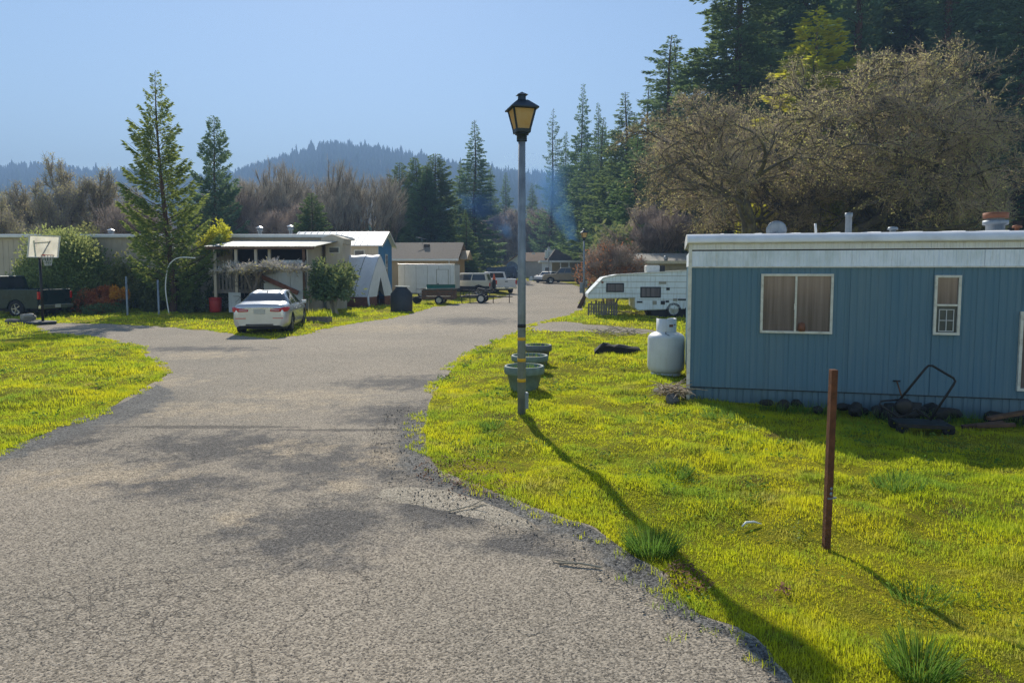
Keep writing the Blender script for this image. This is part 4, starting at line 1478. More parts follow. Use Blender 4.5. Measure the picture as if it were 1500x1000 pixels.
def boxy(name, loc, rz, label, cat, paint, L, Wd, belt, hoodz, roofz, wr, ax_r, ax_f, cab, bed=None, group=None, roofpaint=None, low=.42, spare=False, trim='black_plastic', splits=2, clad=False):
    t = E(name, loc, rz, label, cat, group)
    xr, xf = -L / 2, L / 2
    hw = Wd / 2
    x_cr, x_cf, x_tr, x_tf = cab
    body_r = bed if bed is not None else xr
    a = wr * 1.22
    prof = [(body_r, low)]
    if bed is None:
        prof += arc(ax_r, wr * .85, a)
    prof = [p for p in prof if p[1] >= wr * .8]
    prof += [p for p in arc(ax_f, wr * .85, a)]
    prof += [(xf - .06, low), (xf, low + .18), (xf - .03, hoodz - .14), (xf - .18, hoodz - .02), (x_cf, hoodz + .05), (x_cf - .12, belt), (body_r, belt)]
    prof = [(x, max(z, low)) for x, z in prof]
    MB().prism(prof, -hw, hw).build('body', paint, t, .045, 3)
    MB().box((ax_f, 0, wr + .1), (a * 1.9, Wd - .16, .42)).box((ax_r, 0, wr + .1), (a * 1.9, Wd - .16, .42)).box((0, 0, low - .06), (L * .9, Wd * .7, .16)).build('underbody', M['dark'], t)
    # cabin
    tw = hw * .80
    bw = hw * .96
    b = belt - .02
    Q = [(x_cr, -bw, b), (x_cf, -bw, b), (x_cf, bw, b), (x_cr, bw, b), (x_tr, -tw, roofz), (x_tf, -tw, roofz), (x_tf, tw, roofz), (x_tr, tw, roofz)]
    fs = [(3, 2, 1, 0), (4, 5, 6, 7), (0, 1, 5, 4), (1, 2, 6, 5), (2, 3, 7, 6), (3, 0, 4, 7)]
    MB().add(Q, fs).build('cab', paint, t, .05, 3)
    if roofpaint:
        MB().box(((x_tr + x_tf) / 2, 0, roofz + .012), (x_tf - x_tr - .06, tw * 2 - .08, .03)).build('roof', roofpaint, t, .012)
    for s, qd in ((-1, (Q[0], Q[1], Q[5], Q[4])), (1, (Q[2], Q[3], Q[7], Q[6]))):
        n = splits
        for k in range(n):
            v, f = panel(qd, .05 + .9 * k / n + .015, .05 + .9 * (k + 1) / n - .015, .16, .86)
            MB().add(v, f).build('window', M['carglass'], t)
    v, f = panel((Q[1], Q[2], Q[6], Q[5]), .06, .94, .12, .92); MB().add(v, f).build('windscreen', M['carglass'], t)
    v, f = panel((Q[3], Q[0], Q[4], Q[7]), .12, .88, .18, .86); MB().add(v, f).build('rear_window', M['carglass'], t)
    for y in (-1, 1):
        for x in (ax_r, ax_f):
            wheel(t, x, y * (hw - .13), wr, .24, y)
        MB().box((xf - .05, y * (hw - .26), hoodz - .24), (.08, .34, .17)).build('headlight', M['clear_lens'], t, .02)
        MB().box((x_cf - .28, y * (hw + .10), belt + .06), (.12, .2, .15)).build('mirror', M[trim], t, .03)
    MB().box((xf, 0, low + .06), (.16, Wd * .96, .2)).build('front_bumper', M[trim], t, .03)
    MB().box((xr - .08, 0, low + .08), (.16, Wd * .97, .18)).build('rear_bumper', M['chrome'] if bed is not None else M[trim], t, .02)
    MB().box((xr - .165, 0, low + .10), (.01, .32, .16)).build('licence_plate', M['plate'], t)
    if bed is not None:
        wp = [(xr, low)] + arc(ax_r, wr * .85, a) + [(bed, low), (bed, belt + .02), (xr, belt + .02)]
        wp = [(x, max(z, low)) for x, z in wp]
        bb = MB().prism(wp, -hw, -hw + .09).prism(wp, hw - .09, hw)
        bb.box(((xr + bed) / 2, 0, low + .22), (bed - xr - .02, Wd - .2, .06)).box((bed - .05, 0, (low + belt) / 2 + .1), (.06, Wd - .2, belt - low - .2))
        bb.build('bed', paint, t, .02, 2)
        MB().box((xr - .03, 0, (low + belt) / 2 + .08), (.07, Wd - .2, belt - low - .14)).build('tailgate', paint, t, .02)
        MB().box((xr - .07, 0, belt - .2), (.02, .26, .07)).build('tailgate_handle', M['black_plastic'], t)
    for y in (-1, 1):
        MB().box((xr - .03, y * (hw - .07), belt - .26), (.08, .14, .34 if bed is not None else .26)).build('taillight', M['red_lens'], t, .015)
    if clad:
        for s in (-1, 1):
            cp = [(xr, low)] + arc(ax_r, wr * .85, a) + arc(ax_f, wr * .85, a) + [(xf - .08, low), (xf - .04, low + .3), (xr, low + .34)]
            cp = [(x, max(z, low)) for x, z in cp]
            top_ = [(ax_f + a + .12, low + .34), (ax_f + a * .75, wr * .85 + a * .95), (ax_f, wr * .85 + a + .10), (ax_f - a * .75, wr * .85 + a * .95), (ax_f - a - .12, low + .34),
                    (ax_r + a + .12, low + .34), (ax_r + a * .75, wr * .85 + a * .95), (ax_r, wr * .85 + a + .10), (ax_r - a * .75, wr * .85 + a * .95), (ax_r - a - .05, low + .34)]
            cp = cp[:-1] + top_ + [cp[-1]]
            MB().prism(cp, s * hw, s * (hw + .02)).build('cladding', M['black_plastic'], t)
    if spare:
        b = MB(); b.lathe([(0, -.11), (.30, -.11), (.38, -.07), (.38, .07), (.30, .11), (0, .11)], 24, (xr - .22, 0, .98), axis='X'); b.build('spare_wheel', M['rubber'], t)
    return t


# dark green pickup at the left edge
p = G(64, 464.5)
PU = (p.x - 2.45, p.y + .85)
boxy('pickup_truck', (PU[0], PU[1], 0), R(171), 'dark green pickup truck parked tail towards the hedge, beside the basketball hoop', 'pickup truck', M['vehicle_green'], 5.5, 1.95, 1.28, 1.18, 1.92, .40, -1.6, 1.75,
     (-.55, 1.15, -.45, .65), bed=-.6)

# white pickup, tan pickup and the dark pair far away
p = G(729, 433)
boxy('pickup_truck', (p.x - .35, p.y + 5.0, TZ(p.y + 5)), R(112), 'white pickup truck seen from behind, beyond the cream off road car', 'pickup truck', M['white_car'], 5.4, 1.95, 1.24, 1.15, 1.85, .38, -1.6, 1.7, (-.5, 1.15, -.4, .65), bed=-.6)
p = D(828, 410, 84)
boxy('pickup_truck', (p.x, 84, TZ(84)), R(178), 'tan pickup truck parked side on in front of the far carport', 'pickup truck', M['gold'], 5.6, 1.95, 1.22, 1.15, 1.95, .40, -1.7, 1.8, (-.8, 1.2, -.7, .6), bed=-.9, roofpaint=M['white_car'])
p = D(803, 408, 88)
boxy('parked_car', (p.x, 88, TZ(88)), R(235), 'small white car nose showing left of the tan pickup', 'car', M['white_car'], 4.2, 1.75, .95, .85, 1.4, .31, -1.3, 1.3, (-1.7, .9, -1.2, .3), low=.25)
p = D(718, 402, 98)
boxy('parked_car', (p.x, 98, TZ(98)), R(185), 'dark maroon car parked behind the chain link fence at the end of the road', 'car', M['dark_car'], 4.8, 1.9, 1.2, 1.1, 1.85, .38, -1.4, 1.5, (-2.2, 1.0, -1.9, .4))
p = D(735, 402, 94)
boxy('parked_car', (p.x, 94, TZ(94)), R(178), 'slate blue car parked nearest the satellite dish at the road end', 'car', M['slate_car'], 4.6, 1.9, 1.25, 1.15, 1.95, .38, -1.4, 1.5, (-2.1, 1.0, -1.8, .4))

# cream off-road car with white roof
p = G(712, 435)
boxy('off_road_car', (p.x - 1.75, p.y + 1.6, TZ(p.y)), R(172), 'cream off road car with a spare wheel on its back, beside the white box trailer', 'car', M['cream'], 4.3, 1.9, 1.22, 1.12, 1.86, .42, -1.3, 1.4,
     (-2.05, .75, -1.85, .30), roofpaint=M['white_car'], low=.5, spare=True, clad=True)
# traffic cone standing on the spare wheel
xs_, ys_ = p.x - 1.75 + math.cos(R(172)) * -2.37, p.y + 1.6 + math.sin(R(172)) * -2.37
t = E('traffic_cone', (xs_, ys_, TZ(p.y) + 1.36), 0, 'small orange traffic cone standing on the spare wheel of the cream car', 'traffic cone')
MB().lathe([(.13, .02), (.03, .46), (0, .46)], 14).build('body', M['orange'], t)
MB().box((0, 0, .015), (.34, .30, .03)).build('base', M['orange'], t, .008)
MB().lathe([(.095, .17), (.072, .27)], 14).build('white_band', M['netcord'], t)


# silver sedan, a lofted body
def catmull(P, n):
    P = np.asarray(P, float)
    out = []
    m_ = len(P)
    for i in range(m_ - 1):
        p0, p1, p2, p3 = P[max(i - 1, 0)], P[i], P[i + 1], P[min(i + 2, m_ - 1)]
        for k in range(n):
            s = k / n
            out.append(.5 * ((2 * p1) + (p2 - p0) * s + (2 * p0 - 5 * p1 + 4 * p2 - p3) * s * s + (3 * p1 - p0 - 3 * p2 + p3) * s ** 3))
    out.append(P[-1])
    return np.array(out)


def sedan(loc, rz, label):
    t = E('sedan', loc, rz, label, 'car')
    #      x     w    low  belt   re_y  re_z  top
    ST = [(-2.46, .70, .33, .80, .62, .90, .93), (-2.40, .83, .28, .90, .70, 1.02, 1.05), (-2.15, .90, .27, .94, .74, 1.04, 1.075), (-1.85, .92, .24, .95, .74, 1.05, 1.09),
          (-1.62, .925, .22, .95, .72, 1.09, 1.12), (-1.05, .93, .20, .94, .60, 1.34, 1.38), (-.45, .93, .20, .93, .57, 1.42, 1.455), (.10, .93, .20, .92, .57, 1.42, 1.455),
          (.55, .93, .20, .91, .59, 1.35, 1.385), (1.15, .925, .20, .90, .70, 1.02, 1.05), (1.6, .92, .21, .88, .68, .95, .98), (2.05, .87, .23, .80, .62, .87, .90), (2.32, .78, .27, .68, .55, .76, .79), (2.44, .62, .36, .58, .42, .64, .66)]
    SS = catmull(ST, 8)
    nv = 6
    rows = []
    for (x, w_, lo, be, ry, rz_, tp) in SS:
        pr_ = [(w_ * .90, lo), (w_ * .985, lo + .14), (w_, (lo + be) / 2 + .08), (w_ * .955, be), (ry, rz_), (ry * .55, tp - .008), (0, tp)]
        pr_ = catmull(pr_, nv)
        rows.append([(x, y, z) for y, z in pr_])
    A = np.array(rows)               # (nu, nvv, 3)
    nu, nvv = A.shape[:2]
    # wheel arches: pull nearby side vertices onto the arch circle
    wr, axr, axf = .335, -1.42, 1.40
    hole = np.zeros((nu, nvv), bool)
    Rr = .40
    for ax in (axr, axf):
        d = np.hypot(A[:, :, 0] - ax, A[:, :, 2] - wr)
        low = (A[:, :, 1] > .6) & (A[:, :, 2] < .85)
        near = low & (np.abs(d - Rr) < .05)
        k = Rr / np.maximum(d, 1e-3)
        A[:, :, 0] = np.where(near, ax + (A[:, :, 0] - ax) * k, A[:, :, 0])
        A[:, :, 2] = np.where(near, wr + (A[:, :, 2] - wr) * k, A[:, :, 2])
        d = np.hypot(A[:, :, 0] - ax, A[:, :, 2] - wr)
        hole |= low & (d < Rr + .004)
    full = np.concatenate([A, A[:, -2::-1] * np.array([1, -1, 1])], 1)
    hl = np.concatenate([hole, hole[:, -2::-1]], 1)
    m_ = full.shape[1]
    parts = {'body': [], 'side_window': [], 'rear_window': [], 'windscreen': []}
    for i in range(nu - 1):
        for j in range(m_ - 1):
            c4 = [(i, j), (i + 1, j), (i + 1, j + 1), (i, j + 1)]
            if all(hl[a, b] for a, b in c4):
                continue
            c = np.mean([full[a, b] for a, b in c4], 0)
            jj = min(j, m_ - 2 - j)      # row counted from the sill
            seg = jj / nv
            key = 'body'
            if 3.15 < seg < 3.95 and -1.58 < c[0] < .98 and not (-.32 < c[0] < -.20) and not (-1.18 < c[0] < -1.10):
                key = 'side_window'
            elif seg >= 4 and -1.60 < c[0] < -1.06:
                key = 'rear_window'
            elif seg >= 4 and .58 < c[0] < 1.12:
                key = 'windscreen'
            parts[key].append([a * m_ + b for a, b in c4])
    V = full.reshape(-1, 3)
    for key, fs in parts.items():
        fa = np.array(fs)
        used = np.unique(fa); mp = -np.ones(len(V), int); mp[used] = np.arange(len(used))
        VV = V[used]
        o = np_mesh(key, VV, [mp[fa]], M['silver'] if key == 'body' else M['carglass'], t, True)
    MB().add([tuple(x) for x in full[0]], [tuple(range(m_))[::-1]]).build('rear_bumper', M['silver'], t)
    MB().add([tuple(x) for x in full[-1]], [tuple(range(m_))]).build('front_bumper', M['silver'], t)
    MB().box((axr, 0, .42), (.9, 1.5, .5)).box((axf, 0, .42), (.9, 1.5, .5)).box((0, 0, .26), (4.3, 1.6, .14)).box((-2.30, 0, .34), (.16, 1.35, .10)).build('underbody', M['dark'], t)
    for y in (-1, 1):
        for x in (axr, axf):
            wheel(t, x, y * .80, wr, .225, y)
        pl = [(-2.485, .36), (-2.475, .62), (-2.425, .80), (-2.30, .895), (-2.05, .925)]
        zz = [(.80, .875), (.79, .905), (.785, .945), (.80, .95), (.87, .93)]
        b = MB(); vs = []
        for (x, yy), (za, zb_) in zip(pl, zz):
            for k in (0, .05):
                for z in (za, zb_):
                    vs.append((x + k * (1 if abs(yy) < .85 else .3), y * (yy - k * (0 if abs(yy) < .85 else .9)), z))
        fs = []
        for i in range(4):
            a, c = i * 4, i * 4 + 4
            fs += [(a, c, c + 1, a + 1), (a + 1, c + 1, c + 3, a + 3), (a, a + 2, c + 2, c)]
        b.add(vs, fs, True).build('taillight', M['red_lens'], t)
        MB().box((-2.482, y * .52, .845), (.012, .26, .022)).build('reverse_light', M['clear_lens'], t)
        MB().box((-2.468, y * .60, .575), (.02, .34, .022)).build('bumper_reflector', M['red_lens'], t)
        MB().box((.78, y * 1.0, .99), (.11, .19, .13)).bar((.80, y * .9, .95), (.80, y * .99, .98), .04).build('mirror', M['silver'], t, .03)
        MB().box((2.22, y * .66, .66), (.26, .22, .10), rz=-y * .6).build('headlight', M['clear_lens'], t, .03)
        for x in (-.55, .35):
            MB().box((x, y * .925, .82), (.18, .03, .03)).build('door_handle', M['silver'], t, .008)
    MB().box((-2.475, 0, .80), (.02, .36, .17)).build('licence_plate', M['plate'], t)
    MB().box((-2.478, 0, .915), (.012, .9, .018)).build('trunk_trim', M['chrome'], t)
    MB().box((-2.455, 0, .36), (.03, .9, .05)).build('lower_valance', M['black_plastic'], t, .02)
    MB().add([(-1.0, -.015, 1.38), (-.82, -.015, 1.41), (-.99, 0, 1.47), (-1.0, .015, 1.38), (-.82, .015, 1.41)], [(0, 1, 2), (3, 2, 4), (0, 2, 3), (1, 4, 2)]).build('aerial_fin', M['black_plastic'], t)
    return t


p = G(381, 491)
hd_ = R(99)
sedan((p.x + math.cos(hd_) * 2.42, p.y + math.sin(hd_) * 2.42, 0), hd_, 'silver sedan parked with its back to the road in front of the porch')

# ------------------------------------------------------------------ basketball hoop
p = G(56, 475)
t = E('basketball_hoop', (p.x, p.y, 0), R(-28), 'portable basketball hoop with clear backboard standing by the gravel drive', 'basketball hoop')
MB().prism([(-.75, -.4), (.55, -.45), (.62, .4), (-.7, .45)], .0, .14, 'Z').build('base', M['tank_dark'], t, .05)
zt = D(60, 378, p.y).z
MB().tube([(.35, 0, .1), (.36, 0, 1.4), (.34, 0, zt)], .05, 10).build('pole', M['black_metal'], t)
MB().tube([(-.5, 0, .14), (.34, 0, 1.05)], .018, 6).build('stay', M['black_metal'], t)
z0, z1 = D(65, 377, p.y).z, D(65, 346, p.y).z
bd = MB(); hwid = .56
xb = .62
tilt = .16
cr = [(xb - .05, -hwid, z0), (xb - .05, hwid, z0), (xb + tilt, hwid, z1), (xb + tilt, -hwid, z1)]
for i in range(4):
    bd.bar(cr[i], cr[(i + 1) % 4], .05, .03)
frm = bd.build('backboard_frame', M['white_metal'], t)
tg = NT('scratched clear backboard')
c = tg.coord(); n = tg.noise(c, 2.5, 3)
tr = tg.n('ShaderNodeBsdfTransparent')
pb = tg.n('ShaderNodeBsdfTranslucent'); pb.inputs['Color'].default_value = (.9, .86, .76, 1)
mx = tg.n('ShaderNodeMixShader'); tg.set(mx.inputs[0], tg.ramp(n, .3, .7, .30, .50))
tg.t.links.new(tr.outputs[0], mx.inputs[1]); tg.t.links.new(pb.outputs[0], mx.inputs[2])
M['acrylic'] = tg.done(mx.outputs[0])
n_ = Vector((z1 - z0, 0, -(tilt + .05))).normalized() * .006
c4 = [Vector(x) for x in cr]
MB().add([x + n_ for x in c4] + [x - n_ for x in c4], [(0, 1, 2, 3), (7, 6, 5, 4), (0, 4, 5, 1), (1, 5, 6, 2), (2, 6, 7, 3), (3, 7, 4, 0)]).build('backboard', M['acrylic'], t)
MB().bar((.34, -.03, zt - .02), (xb + .03, -.30, z1 - .12), .035).bar((.34, .03, zt - .02), (xb + .03, .30, z1 - .12), .035).bar((xb - .02, -.26, z1 - .2), (xb + .06, .26, z1 - .2), .03).build('bracket', M['rust'], t)
ri = MB(); rc = (xb + .28, 0, z0 + .08)
ri.tube([(rc[0] + .22 * math.cos(a), rc[1] + .22 * math.sin(a), rc[2]) for a in [k * 2 * math.pi / 20 for k in range(21)]], .012, 6, False)
ri.bar((xb, 0, rc[2]), (xb + .07, 0, rc[2]), .06); ri.build('rim', M['red_lens'], t)
ne = MB()
for k in range(12):
    a = k * 2 * math.pi / 12
    for s in (1, -1):
        pts = [(rc[0] + r_ * math.cos(a + s * q_), rc[1] + r_ * math.sin(a + s * q_), rc[2] - d_) for r_, q_, d_ in ((.22, 0, 0), (.17, .26, .15), (.13, .52, .30), (.12, .78, .42))]
        ne.tube(pts, .006, 3, False)
ne.build('net', M['netcord'], t)
# sand bag and stones weighing the base down
me = rock_mesh(77, (.34, .24, .22)); rock(me, (p.x - .55, p.y + .15, .30), .4, M['concrete'], 'pale boulder weighing down the basketball hoop base', 'weights on the hoop base')
me = rock_mesh(78, (.40, .28, .16)); rock(me, (p.x - .95, p.y - .05, .10), 1.2, M['rock'], 'flat grey boulder on the grass beside the hoop base', 'weights on the hoop base')


# ------------------------------------------------------------------ yard posts and arch
for i, (px, py, pt, lab) in enumerate([(187, 463, 405, 'thin grey yard post in front of the red shrub'), (233, 463, 410, 'thin grey yard post at the foot of the young redwood')]):
    p = G(px, py); h = D(px, pt, p.y).z
    b = MB().lathe([(.05, -.1), (.045, h), (0, h + .01)], 10, smooth=True); o = b.build('yard_post', M['galv']); o.location = (p.x, p.y, 0)
    tag(o, lab, 'post', 'yard posts by the drive')
p = G(248, 462)
pts = [(248, 462), (243, 430), (243, 410), (247, 390), (256, 380), (268, 377), (286, 378)]
b = MB().tube(catmull([tuple(D(x, y, p.y) - Vector((p.x, p.y, 0))) for x, y in pts], 5), .03, 8)
o = b.build('bent_pipe', M['white_metal']); o.location = (p.x, p.y, 0)
tag(o, 'white plastic pipe bent into a half arch beside the young redwood', 'pipe')


# ------------------------------------------------------------------ buildings on the left
def gable_roof(x0, x1, y0, y1, ze, zr, th=.10, oh=.25, axis='X'):
    b = MB()
    ym = (y0 + y1) / 2
    for s, ya in ((-1, y0 - oh), (1, y1 + oh)):
        k = (zr - ze) / (ym - y0)
        za = zr - k * (abs(ya - ym))
        pr_ = [(ya, za), (ym, zr), (ym, zr + th), (ya, za + th)]
        if s > 0:
            pr_ = pr_[::-1]
        b.prism(pr_, x0 - oh, x1 + oh, 'X')
    return b


# long beige mobile home behind the trees
yA = 38.0
xa0, xa1 = D(-60, 400, yA).x, D(490, 400, yA).x
t = E('mobile_home', (xa0, yA, 0), 0, 'long beige mobile home with white roof edge behind the redwood and porch', 'mobile home')
LA = xa1 - xa0
zt = D(300, 347, yA).z
b = MB(); b.box((LA / 2, 2.0, zt / 2), (LA, 4.0, zt - .1))
for k in range(int(LA / .3)):
    b.box((k * .3 + .1, -.006, zt / 2), (.03, .02, zt - .3))
b.build('wall', M['beige_siding'], t)
MB().box((LA / 2, 2.0, zt + .03), (LA + .4, 4.5, .16)).box((LA / 2, 2.1, zt + .14), (LA + .2, 3.6, .06)).build('roof', M['white_metal'], t, .02)
MB().box((LA / 2, -.012, .35), (LA, .03, .5)).build('skirting', M['grey_panel'], t)
for px in (40, 150, 205):
    u = D(px, 400, yA).x - xa0
    wn = MB().box((u, -.03, 2.0), (1.1, .06, .9)).build('window', M['trim_white'], t)
    MB().box((u, -.064, 2.0), (.98, .01, .78)).build('pane', M['glass'], wn)
for px, h in ((381, .55), (426, .62), (163, .4)):
    u = D(px, 350, yA + 1.5).x - xa0
    v_ = MB().lathe([(.10, zt), (.10, zt + h * .7), (.16, zt + h * .72), (.16, zt + h), (0, zt + h + .03)], 12, (u, 1.5, 0)).build('vent_pipe', M['galv'], t)
    MB().lathe([(.22, zt + h + .05), (0, zt + h + .16)], 12, (u, 1.5, 0)).build('vent_cap', M['chrome'], v_)

# porch with corrugated awning in front of it
yP = 35.0
xp0, xp1 = D(308, 400, yP).x, D(449, 400, yP).x
t = E('porch', (xp0, yP, 0), 0, 'covered raised porch with corrugated awning and pale panels behind the silver sedan', 'porch')
LP = xp1 - xp0
ze, zr_ = D(380, 361, yP).z, D(380, 352, yA).z
b = MB()
vs, n_ = [], 160
for i in range(n_ + 1):
    x = -.15 + (LP + .75) * i / n_
    dz = .022 * math.cos(i * math.pi)
    xb_ = x + (.55 if True else 0)
    vs += [(x, -.25, ze + dz), (xb_, 3.05, zr_ + dz)]
b.add(vs, [(2 * i, 2 * i + 2, 2 * i + 3, 2 * i + 1) for i in range(n_)], True)
b.build('awning', M['corr_metal'], t)
MB().bar((0 - .1, -.2, ze - .09), (LP + .45, -.2, ze - .09), .10, .12).build('beam', M['brown_wood'], t)
zd = D(420, 381, yP).z
for px in (316, 347, 376, 393, 446):
    u = D(px, 400, yP).x - xp0
    MB().box((u, -.04 if px != 393 else .25, (ze) / 2), (.13, .13, ze - .15)).build('porch_post', M['beige_siding'] if px < 420 else M['brown_wood'], t)
u = D(386, 400, yP).x - xp0
for a, c in ((u, u + .62 * (LP - u)), (u + .62 * (LP - u) + .01, LP)):
    MB().box(((a + c) / 2, -.012, zd / 2 + .1), (c - a - .01, .05, zd - .2)).build('wall_panel', M['grey_panel'], t)
MB().box((u * .5, .4, 1.15), (u, .1, .1)).box((u * .5, 1.6, 1.05), (u, 2.8, .1)).build('deck', M['grey_wood'], t)
b = MB()
for k in range(14):
    b.box((.1 + k * (u - .2) / 13, .34, 1.65), (.10, .03, .9))
b.box((u / 2, .33, 2.12), (u, .06, .09)); b.build('railing', M['grey_wood'], t)
a = D(380, 403, yP); c = D(438, 429, yP)
MB().bar((a.x - xp0, -.16, a.z), (c.x - xp0, -.16, c.z), .10, .22).build('stair_rail', M['red_wood'], t)
b = MB()
for k in range(5):
    q = a.lerp(c, (k + .8) / 6); b.box((q.x - xp0, -.5, q.z - .9), (.32, .8, .06))
b.build('stair_treads', M['grey_wood'], t)
b = MB()
for k in range(7):
    q = D(368 + k * 4, 420, yP); b.box((q.x - xp0, -.02, .9), (.06, .03, 1.7))
b.build('slatted_skirt', M['grey_wood'], t)
MB().box((LP / 2, 2.9, 2.0), (LP, .06, 3.2)).build('back_wall', M['dark'], t)  # near black sheet added as the shade inside the porch opening
q = D(344, 440, yP - .3)
MB().box((q.x - xp0, -.3, .55), (.62, .04, 1.0)).build('lattice_panel', M['grey_panel'], t)
xw = LP + .05
MB().prism([(-.1, 0), (3.0, 0), (3.0, zr_ - .15), (-.1, ze - .15)], xw, xw + .06, 'X').build('side_wall', M['beige_siding'], t)
# little gabled box at the end of the awning
u0_, u1_ = D(470, 350, yA - .6).x - xp0, D(503, 350, yA - .6).x - xp0
zA, zB, zC = D(480, 357, yA - .6).z, D(480, 349, yA - .6).z, D(480, 343, yA - .6).z
MB().prism([(u0_, zA), (u1_, zA), (u1_, zB), ((u0_ + u1_) / 2, zC), (u0_, zB)], 2.4, 4.2).build('entry_gable', M['beige_siding'], t)
MB().box(((u0_ + u1_) / 2 + .1, 2.8, zA / 2), (u1_ - u0_ - .3, .8, zA)).build('entry_wall', M['beige_siding'], t)
wn = MB().box(((u0_ + u1_) / 2 + .1, 2.39, zA - .35), (.6, .03, .35)).build('window', M['trim_white'], t)
MB().box(((u0_ + u1_) / 2 + .1, 2.372, zA - .35), (.5, .01, .26)).build('pane', M['glass'], wn)

# things by the porch
p = G(316, 458)
t = E('bin', (p.x, p.y, 0), 0, 'red plastic bin standing in the shade of the porch', 'bin')
MB().lathe([(0, 0), (.24, 0), (.29, .12), (.31, .6), (.29, .72), (0, .72)], 20).build('drum', M['red_plastic'], t)
MB().lathe([(.32, .70), (.33, .76), (.2, .8), (0, .81)], 20).build('lid', M['red_plastic'], t)
p = G(276, 457)
t = E('ladder', (p.x, p.y, 0), R(-10), 'pale step ladder leaning in the shade left of the red bin', 'ladder')
for x in (-.2, .2):
    MB().bar((x - .05, 0, 0), (x * .7 - .1, .5, 1.75), .06, .03).build('rail', M['camper_trim'], t)
b = MB()
for k in range(6):
    f = (k + .6) / 6.4; b.bar((-.2 * (1 - .3 * f) - .05 - .05 * f, .5 * f, 1.75 * f), (.2 * (1 - .3 * f) - .05 - .05 * f, .5 * f, 1.75 * f), .035)
b.build('rungs', M['camper_trim'], t)

# picket fence right of the porch, under the evergreen shrub
p0, p1 = G(472, 452), G(512, 447)
t = E('picket_fence', p0, math.atan2(p1.y - p0.y, p1.x - p0.x), 'short grey picket fence under the glossy shrub', 'fence')
L_ = (p1 - p0).length
b = MB()
for k in range(int(L_ / .14)):
    b.box((k * .14, 0, .62), (.10, .025, 1.24 + .05 * math.sin(k * 2.2)))
b.build('pickets', M['grey_wood'], t)
MB().bar((0, .03, .3), (L_, .03, .3), .05).bar((0, .03, .95), (L_, .03, .95), .05).build('rails', M['grey_wood'], t)
# grassy planter box with a small pump/sculpture
p = G(468, 474)
t = E('planter_box', (p.x, p.y, 0), R(-8), 'low wooden planter overflowing with grass right of the silver sedan', 'planter')
MB().box((0, 0, .15), (.9, .5, .3)).build('box', M['grey_wood'], t, .01)
n = 260; r_ = np.random.default_rng(8)
V, q4, q3 = blades(np.zeros(n), np.zeros(n), r_.uniform(.18, .42, n), .02 * np.ones(n), .7, 12)
V = V.reshape(n, 5, 3); V[:, :, 2] += .28 - V[:, :1, 2]; V[:, :, 0] += r_.uniform(-.45, .5, n)[:, None]; V[:, :, 1] += r_.uniform(-.25, .25, n)[:, None]
np_mesh('grass_tufts', V.reshape(-1, 3), [q4, q3], M['blades'], t)
p = G(473, 457)
t = E('bicycle_stand', (p.x, p.y, 0), 0, 'thin dark garden stand behind the grassy planter', 'garden stand')
MB().tube([(-.7, 0, .02), (-.65, 0, .8), (-.2, 0, .85), (.3, 0, .75)], .02, 6).build('frame', M['black_metal'], t)
MB().tube([(.1, 0, 0), (.12, 0, 1.0)], .03, 6).lathe([(.02, .9), (.14, .8), (.02, .72)], 10, (.12, 0, 0)).lathe([(.02, .6), (.12, .52), (.02, .45)], 10, (.12, 0, 0)).build('finial', M['galv'], t)

# blue gabled house
yB0, yB1 = 47.0, 50.8
xb0, xb1 = D(430, 400, yB0).x, D(557, 400, yB0).x
t = E('house', (xb0, yB0, 0), R(-3), 'blue gabled house with white metal roof behind the tarp tent', 'house')
LB = xb1 - xb0; DB = yB1 - yB0
ze, zr_ = D(520, 358, yB0).z, D(520, 341, (yB0 + yB1) / 2).z
MB().box((LB / 2 - .02, .02, ze / 2), (LB - .04, .06, ze)).build('side_wall', M['beige_siding'], t)
MB().box((LB / 2, DB, ze / 2), (LB, .06, ze)).build('side_wall', M['beige_siding'], t)
b = MB(); b.prism([(0, 0), (DB, 0), (DB, ze), (DB / 2, zr_ - .02), (0, ze)], LB - .06, LB, 'X')
for k in range(int(DB / .28)):
    y = .15 + k * .28
    b.box((LB + .004, y, ze * .5), (.012, .025, ze - .1))
b.build('gable_wall', M['blue_house'], t)
b = gable_roof(0, LB, 0, DB, ze, zr_, .07, .3)
k_ = (zr_ - ze) / (DB / 2)
for i in range(int(LB / .45)):
    x = -.2 + i * .45
    b.bar((x, -.3, ze - k_ * .3 + .09), (x, DB / 2, zr_ + .09), .03, .03)
b.build('roof', M['roof_metal'], t)
tb = MB()
for s in (-1, 1):
    ya = -.3 if s < 0 else DB + .3
    tb.bar((LB + .31, ya, ze - k_ * .3), (LB + .31, DB / 2, zr_), .03, .16)
tb.build('bargeboard', M['trim_white'], t)
w_ = MB(); w_.box((LB + .012, DB * .55, 2.25), (.05, .62, 2.1)); wn = w_.build('window', M['trim_white'], t)
MB().box((LB + .04, DB * .55, 2.78), (.012, .46, .82)).box((LB + .04, DB * .55, 1.86), (.012, .46, .82)).build('pane', M['glass'], wn)
u = D(528, 370, yB0).x - xb0
wn = MB().box((u, -.03, ze - .62), (.75, .05, .5)).build('window', M['trim_white'], t)
MB().box((u, -.06, ze - .62), (.6, .012, .36)).build('pane', M['glass'], wn)

